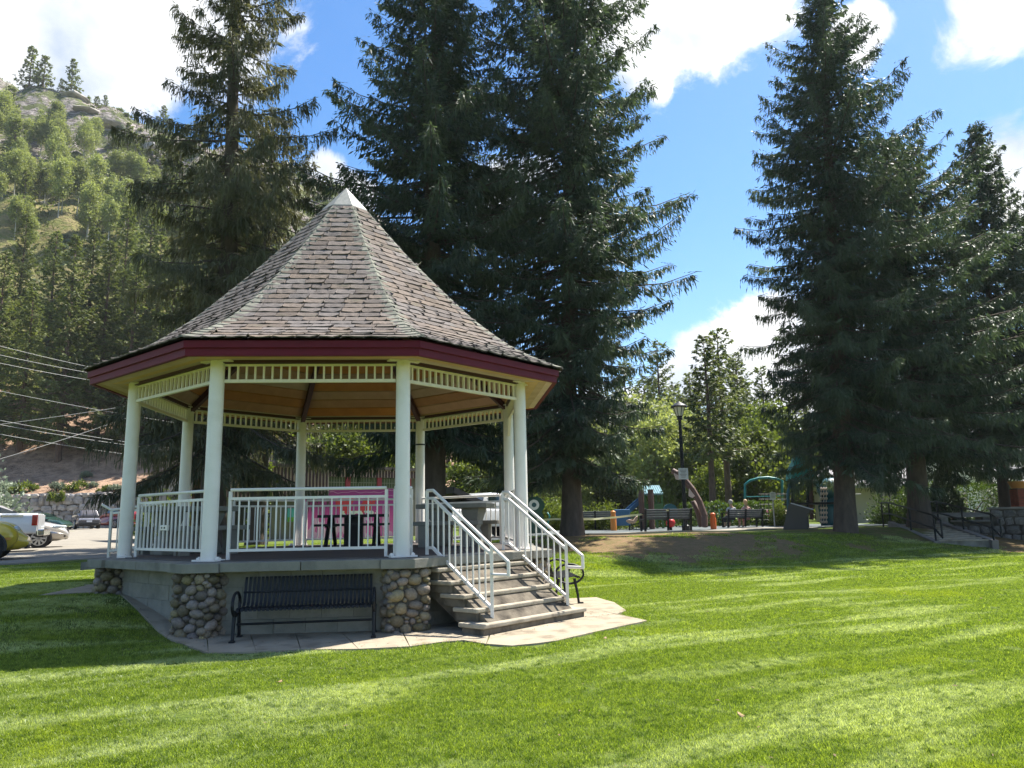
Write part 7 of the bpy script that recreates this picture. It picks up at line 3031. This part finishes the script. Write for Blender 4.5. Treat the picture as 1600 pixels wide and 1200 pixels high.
def build_debris():
    """needles, bark flakes and bits of leaf blown over the slabs, the stairs' foot and the lawn"""
    rr = random.Random(44)
    m = mat('dry_debris', (.115, .075, .042), (.22, .15, .08), scale=30, rough=.9)
    V, F = [], []

    def flake(p, s):
        a = rr.uniform(0, 6.28)
        d = Vector((math.cos(a), math.sin(a), rr.uniform(-.1, .25)))
        n = Vector((-math.sin(a), math.cos(a), rr.uniform(-.3, .3)))
        l, w = s * rr.uniform(.6, 1.6), s * rr.uniform(.12, .4)
        b = len(V)
        V.extend([p - d * l, p + n * w, p + d * l, p - n * w + Vector((0, 0, .004))])
        F.extend([(b, b + 1, b + 2), (b, b + 2, b + 3), (b, b + 1, b + 3)])
    for _ in range(420):
        k = rr.choice((0, 1, 2, 2, 2))
        f, r = rr.uniform(0, 1), rr.uniform(3.35, 4.9)
        q = oct_pt(k, 1).lerp(oct_pt(k + 1, 1), f) * r + GC
        if k == 2 and r < 4.4:
            continue
        flake(Vector((q.x, q.y, gz(q.x, q.y) + .027)), rr.uniform(.008, .022))
    for _ in range(160):
        y = rr.uniform(4.5, 17)
        x = rr.uniform(-.66, .66) * y
        if in_apron(x, y) < 4.6:
            continue
        flake(Vector((x, y, gz(x, y) + .032)), rr.uniform(.012, .026))
    tag(link('dry_debris', np_mesh('dry_debris', [tuple(v) for v in V], F, m)), 'dry needles and bark flakes scattered over the pavement and lawn', 'debris', kind='stuff')


build_debris()


# ------------------------------------------------------------------ grass: real blades, scattered as clumps over the lawn
def lawn_mat():
    m = bpy.data.materials.new('grass_blades')
    m.use_nodes = True
    t = m.node_tree
    t.nodes.clear()
    L = t.links.new
    out = N(t, 'ShaderNodeOutputMaterial')
    g = N(t, 'ShaderNodeNewGeometry')

    def noise(scale, detail=5, stretch=None, rot=0):
        v = g.outputs['Position']
        if stretch:
            mp = N(t, 'ShaderNodeMapping')
            mp.inputs['Rotation'].default_value = (0, 0, rot)
            L(v, mp.inputs[0])
            ms_ = N(t, 'ShaderNodeMapping')
            ms_.inputs['Scale'].default_value = stretch
            L(mp.outputs[0], ms_.inputs[0])
            v = ms_.outputs[0]
        n = N(t, 'ShaderNodeTexNoise')
        n.inputs['Scale'].default_value = scale
        n.inputs['Detail'].default_value = detail
        L(v, n.inputs['Vector'])
        return n.outputs[0]

    def rng(v, a, b):
        r = N(t, 'ShaderNodeMapRange', interpolation_type='SMOOTHSTEP')
        r.inputs['From Min'].default_value = a
        r.inputs['From Max'].default_value = b
        L(v, r.inputs['Value'])
        return r.outputs[0]

    def mixc(f, a, b):
        x = N(t, 'ShaderNodeMix', data_type='RGBA')
        L(f, x.inputs['Factor'])
        for s, v in (('A', a), ('B', b)):
            if isinstance(v, tuple):
                x.inputs[s].default_value = (*v, 1)
            else:
                L(v, x.inputs[s])
        return x.outputs['Result']
    at_ = N(t, 'ShaderNodeAttribute', attribute_name='tint')
    base = mixc(at_.outputs['Fac'], (0.080, 0.136, 0.014), (0.355, 0.430, 0.076))
    # lush yellow-green patches, and bands left by the mower with the gloss of bent blades painted pale
    base = mixc(rng(noise(.55, 4), .54, .78), base, (0.33, 0.385, 0.026))
    w = noise(1.0, 7, (.28, 1.5, 1), -.46)
    k0 = rng(w, .50, .64)
    fib = rng(noise(26, 3, (.35, 1.6, 1), -.46), .40, .62)      # the band breaks up into single bent tufts
    km = N(t, 'ShaderNodeMath', operation='MULTIPLY')
    L(k0, km.inputs[0])
    fm = N(t, 'ShaderNodeMapRange')
    fm.inputs['To Min'].default_value = .38
    L(fib, fm.inputs['Value'])
    L(fm.outputs[0], km.inputs[1])
    k = km.outputs[0]
    mu = N(t, 'ShaderNodeMath', operation='MULTIPLY')
    L(k, mu.inputs[0])
    mu.inputs[1].default_value = .8
    base = mixc(mu.outputs[0], base, (0.54, 0.58, 0.38))
    base = mixc(rng(noise(2.2, 4), .50, .95), base, (0.080, 0.138, 0.018))
    base = mixc(rng(noise(11, 4), .50, .72), base, (0.078, 0.130, 0.015))
    p = N(t, 'ShaderNodeBsdfPrincipled')
    p.inputs['Roughness'].default_value = .42
    p.inputs['Specular IOR Level'].default_value = .45
    L(base, p.inputs['Base Color'])
    tr = N(t, 'ShaderNodeBsdfTranslucent')
    mc = N(t, 'ShaderNodeMix', data_type='RGBA', blend_type='MULTIPLY')
    mc.inputs['Factor'].default_value = 1
    L(base, mc.inputs['A'])
    mc.inputs['B'].default_value = (1.55, 1.6, .7, 1)
    L(mc.outputs['Result'], tr.inputs['Color'])
    ms = N(t, 'ShaderNodeMixShader')
    ms.inputs[0].default_value = .45
    L(p.outputs[0], ms.inputs[1])
    L(tr.outputs[0], ms.inputs[2])
    L(ms.outputs[0], out.inputs[0])
    return m


def blade_patch(name, n, size, h, w, seed, m):
    g = np.random.default_rng(seed)
    P = np.zeros((n, 3))
    P[:, :2] = g.uniform(-size / 2, size / 2, (n, 2))
    a = g.uniform(0, 2 * math.pi, n)
    side = np.stack([np.cos(a), np.sin(a), np.zeros(n)], 1)
    b = g.uniform(0, 2 * math.pi, n)
    lean = np.stack([np.cos(b), np.sin(b), np.zeros(n)], 1) * g.uniform(.1, .95, n)[:, None]
    hh = h * g.uniform(.5, 1.2, n)
    ww = w * g.uniform(.6, 1.3, n)
    V = np.empty((n, 5, 3))
    V[:, 0] = P - side * ww[:, None] * .5
    V[:, 1] = P + side * ww[:, None] * .5
    mid = P + lean * (hh * .28)[:, None]
    mid[:, 2] += hh * .6
    V[:, 2] = mid + side * ww[:, None] * .42
    V[:, 3] = mid - side * ww[:, None] * .42
    tip = P + lean * (hh * .95)[:, None]
    tip[:, 2] += hh * .95
    V[:, 4] = tip
    i = np.arange(n)[:, None] * 5
    F = np.concatenate([i + np.array([[0, 1, 2]]), i + np.array([[0, 2, 3]]), i + np.array([[3, 2, 4]])])
    T = np.tile(g.uniform(0, 1, n) ** 1.3, 3)
    return np_mesh(name, V.reshape(-1, 3), F, m, T)


def scatter(name, src, pts, label):
    """instances of one clump mesh on points that carry a rotation and a scale"""
    me = bpy.data.meshes.new(name)
    me.vertices.add(len(pts))
    me.vertices.foreach_set('co', np.array([p[:3] for p in pts], np.float32).ravel())
    r = me.attributes.new('rot', 'FLOAT_VECTOR', 'POINT')
    r.data.foreach_set('vector', np.array([p[3:6] for p in pts], np.float32).ravel())
    s = me.attributes.new('sc', 'FLOAT', 'POINT')
    s.data.foreach_set('value', np.array([p[6] for p in pts], np.float32))
    o = link(name, me)
    ng = bpy.data.node_groups.new(name, 'GeometryNodeTree')
    ng.interface.new_socket('Geometry', in_out='INPUT', socket_type='NodeSocketGeometry')
    ng.interface.new_socket('Geometry', in_out='OUTPUT', socket_type='NodeSocketGeometry')
    gi, go = ng.nodes.new('NodeGroupInput'), ng.nodes.new('NodeGroupOutput')
    inst = ng.nodes.new('GeometryNodeInstanceOnPoints')
    ob = ng.nodes.new('GeometryNodeObjectInfo')
    ob.inputs['Object'].default_value = src
    ob.inputs['As Instance'].default_value = True
    ar = ng.nodes.new('GeometryNodeInputNamedAttribute')
    ar.data_type = 'FLOAT_VECTOR'
    ar.inputs[0].default_value = 'rot'
    as_ = ng.nodes.new('GeometryNodeInputNamedAttribute')
    as_.data_type = 'FLOAT'
    as_.inputs[0].default_value = 'sc'
    ng.links.new(gi.outputs[0], inst.inputs['Points'])
    ng.links.new(ob.outputs['Geometry'], inst.inputs['Instance'])
    ng.links.new(ar.outputs['Attribute'], inst.inputs['Rotation'])
    ng.links.new(as_.outputs['Attribute'], inst.inputs['Scale'])
    ng.links.new(inst.outputs[0], go.inputs[0])
    md = o.modifiers.new('scatter', 'NODES')
    md.node_group = ng
    tag(o, label, 'grass', kind='stuff')
    return o


def build_grass():
    m = lawn_mat()
    rr = random.Random(2)
    # outline of the slabs, to keep blades off them
    slabs = []
    for o in bpy.data.objects:
        if o.name.startswith('paving_slab'):
            c = [(o.parent.location.x + v.co.x, o.parent.location.y + v.co.y) for v in o.data.vertices]
            n = (len(c) - 1) // 2
            slabs.append(c[:n])

    def inside(poly, x, y):
        k = False
        j = len(poly) - 1
        for i in range(len(poly)):
            if (poly[i][1] > y) != (poly[j][1] > y) and x < (poly[j][0] - poly[i][0]) * (y - poly[i][1]) / (poly[j][1] - poly[i][1]) + poly[i][0]:
                k = not k
            j = i
        return k

    def bare(x, y):
        if in_apron(x, y) < 3.15:
            return True
        return any(inside(s, x, y) for s in slabs)

    def grad(x, y):
        e = .15
        return (gz(x + e, y) - gz(x - e, y)) / (2 * e), (gz(x, y + e) - gz(x, y - e)) / (2 * e)
    bands = [('grass', 3.0, 8.6, .20, 840, .030, .0040, 1), ('grass', 8.6, 16.5, .26, 620, .033, .0058, 2), ('grass', 16.5, 29.5, .46, 560, .042, .011, 3)]
    for nm, y0, y1, cell, nb, h, w, sd in bands:
        srcs = []
        for v in range(3):
            s = bpy.data.objects.new('grass_clump', blade_patch('grass_clump', nb // 3, cell * 1.25, h, w, sd * 10 + v, m))
            srcs.append(s)
        pts = [[], [], []]
        y = y0
        while y < y1:
            xm = y * .70 + .6
            x = -xm
            while x < xm:
                px, py = x + rr.uniform(0, cell), y + rr.uniform(0, cell)
                x += cell
                if x < -9.0 and py > 16.6 + max(0, (x + 14) * .25):
                    continue
                dry = float(bank_dry(px, py))
                if dry > .05 and rr.random() < dry * .9:
                    continue
                if py > 27.3 and px > 1:
                    continue
                for v in range(3):
                    qx, qy = px + rr.uniform(-.5, .5) * cell, py + rr.uniform(-.5, .5) * cell
                    if bare(qx, qy):
                        continue
                    k = 1.0
                    if bare(qx + cell * .5, qy) or bare(qx - cell * .5, qy) or bare(qx, qy + cell * .5) or bare(qx, qy - cell * .5):
                        k = .72
                    gx, gy = grad(qx, qy)
                    n = Vector((-gx, -gy, 1)).normalized()
                    e = (Matrix.Rotation(rr.uniform(0, 6.28), 3, 'Z'))
                    e = n.to_track_quat('Z', 'Y').to_matrix() @ e
                    e = e.to_euler()
                    pts[v].append((qx, qy, gz(qx, qy) - .004, e.x, e.y, e.z, k * rr.uniform(.85, 1.15)))
            y += cell
        for v in range(3):
            scatter(nm, srcs[v], pts[v], 'short mown grass blades covering the lawn')


build_grass()


def build_haze():
    """the thin summer air over the valley"""
    m = bpy.data.materials.new('haze')
    m.use_nodes = True
    t = m.node_tree
    t.nodes.clear()
    out = N(t, 'ShaderNodeOutputMaterial')
    v = N(t, 'ShaderNodeVolumePrincipled')
    v.inputs['Color'].default_value = (.88, .93, 1, 1)
    v.inputs['Density'].default_value = 0.00016
    v.inputs['Anisotropy'].default_value = 0.35
    t.links.new(v.outputs[0], out.inputs['Volume'])
    z0, z1 = -3.0, 175.0
    me = MB().box((0, 100, (z0 + z1) / 2), (1500, 1700, z1 - z0)).mesh('haze', m)
    tag(link('haze', me), 'thin pale summer haze filling the valley air', 'haze', kind='stuff')


build_haze()
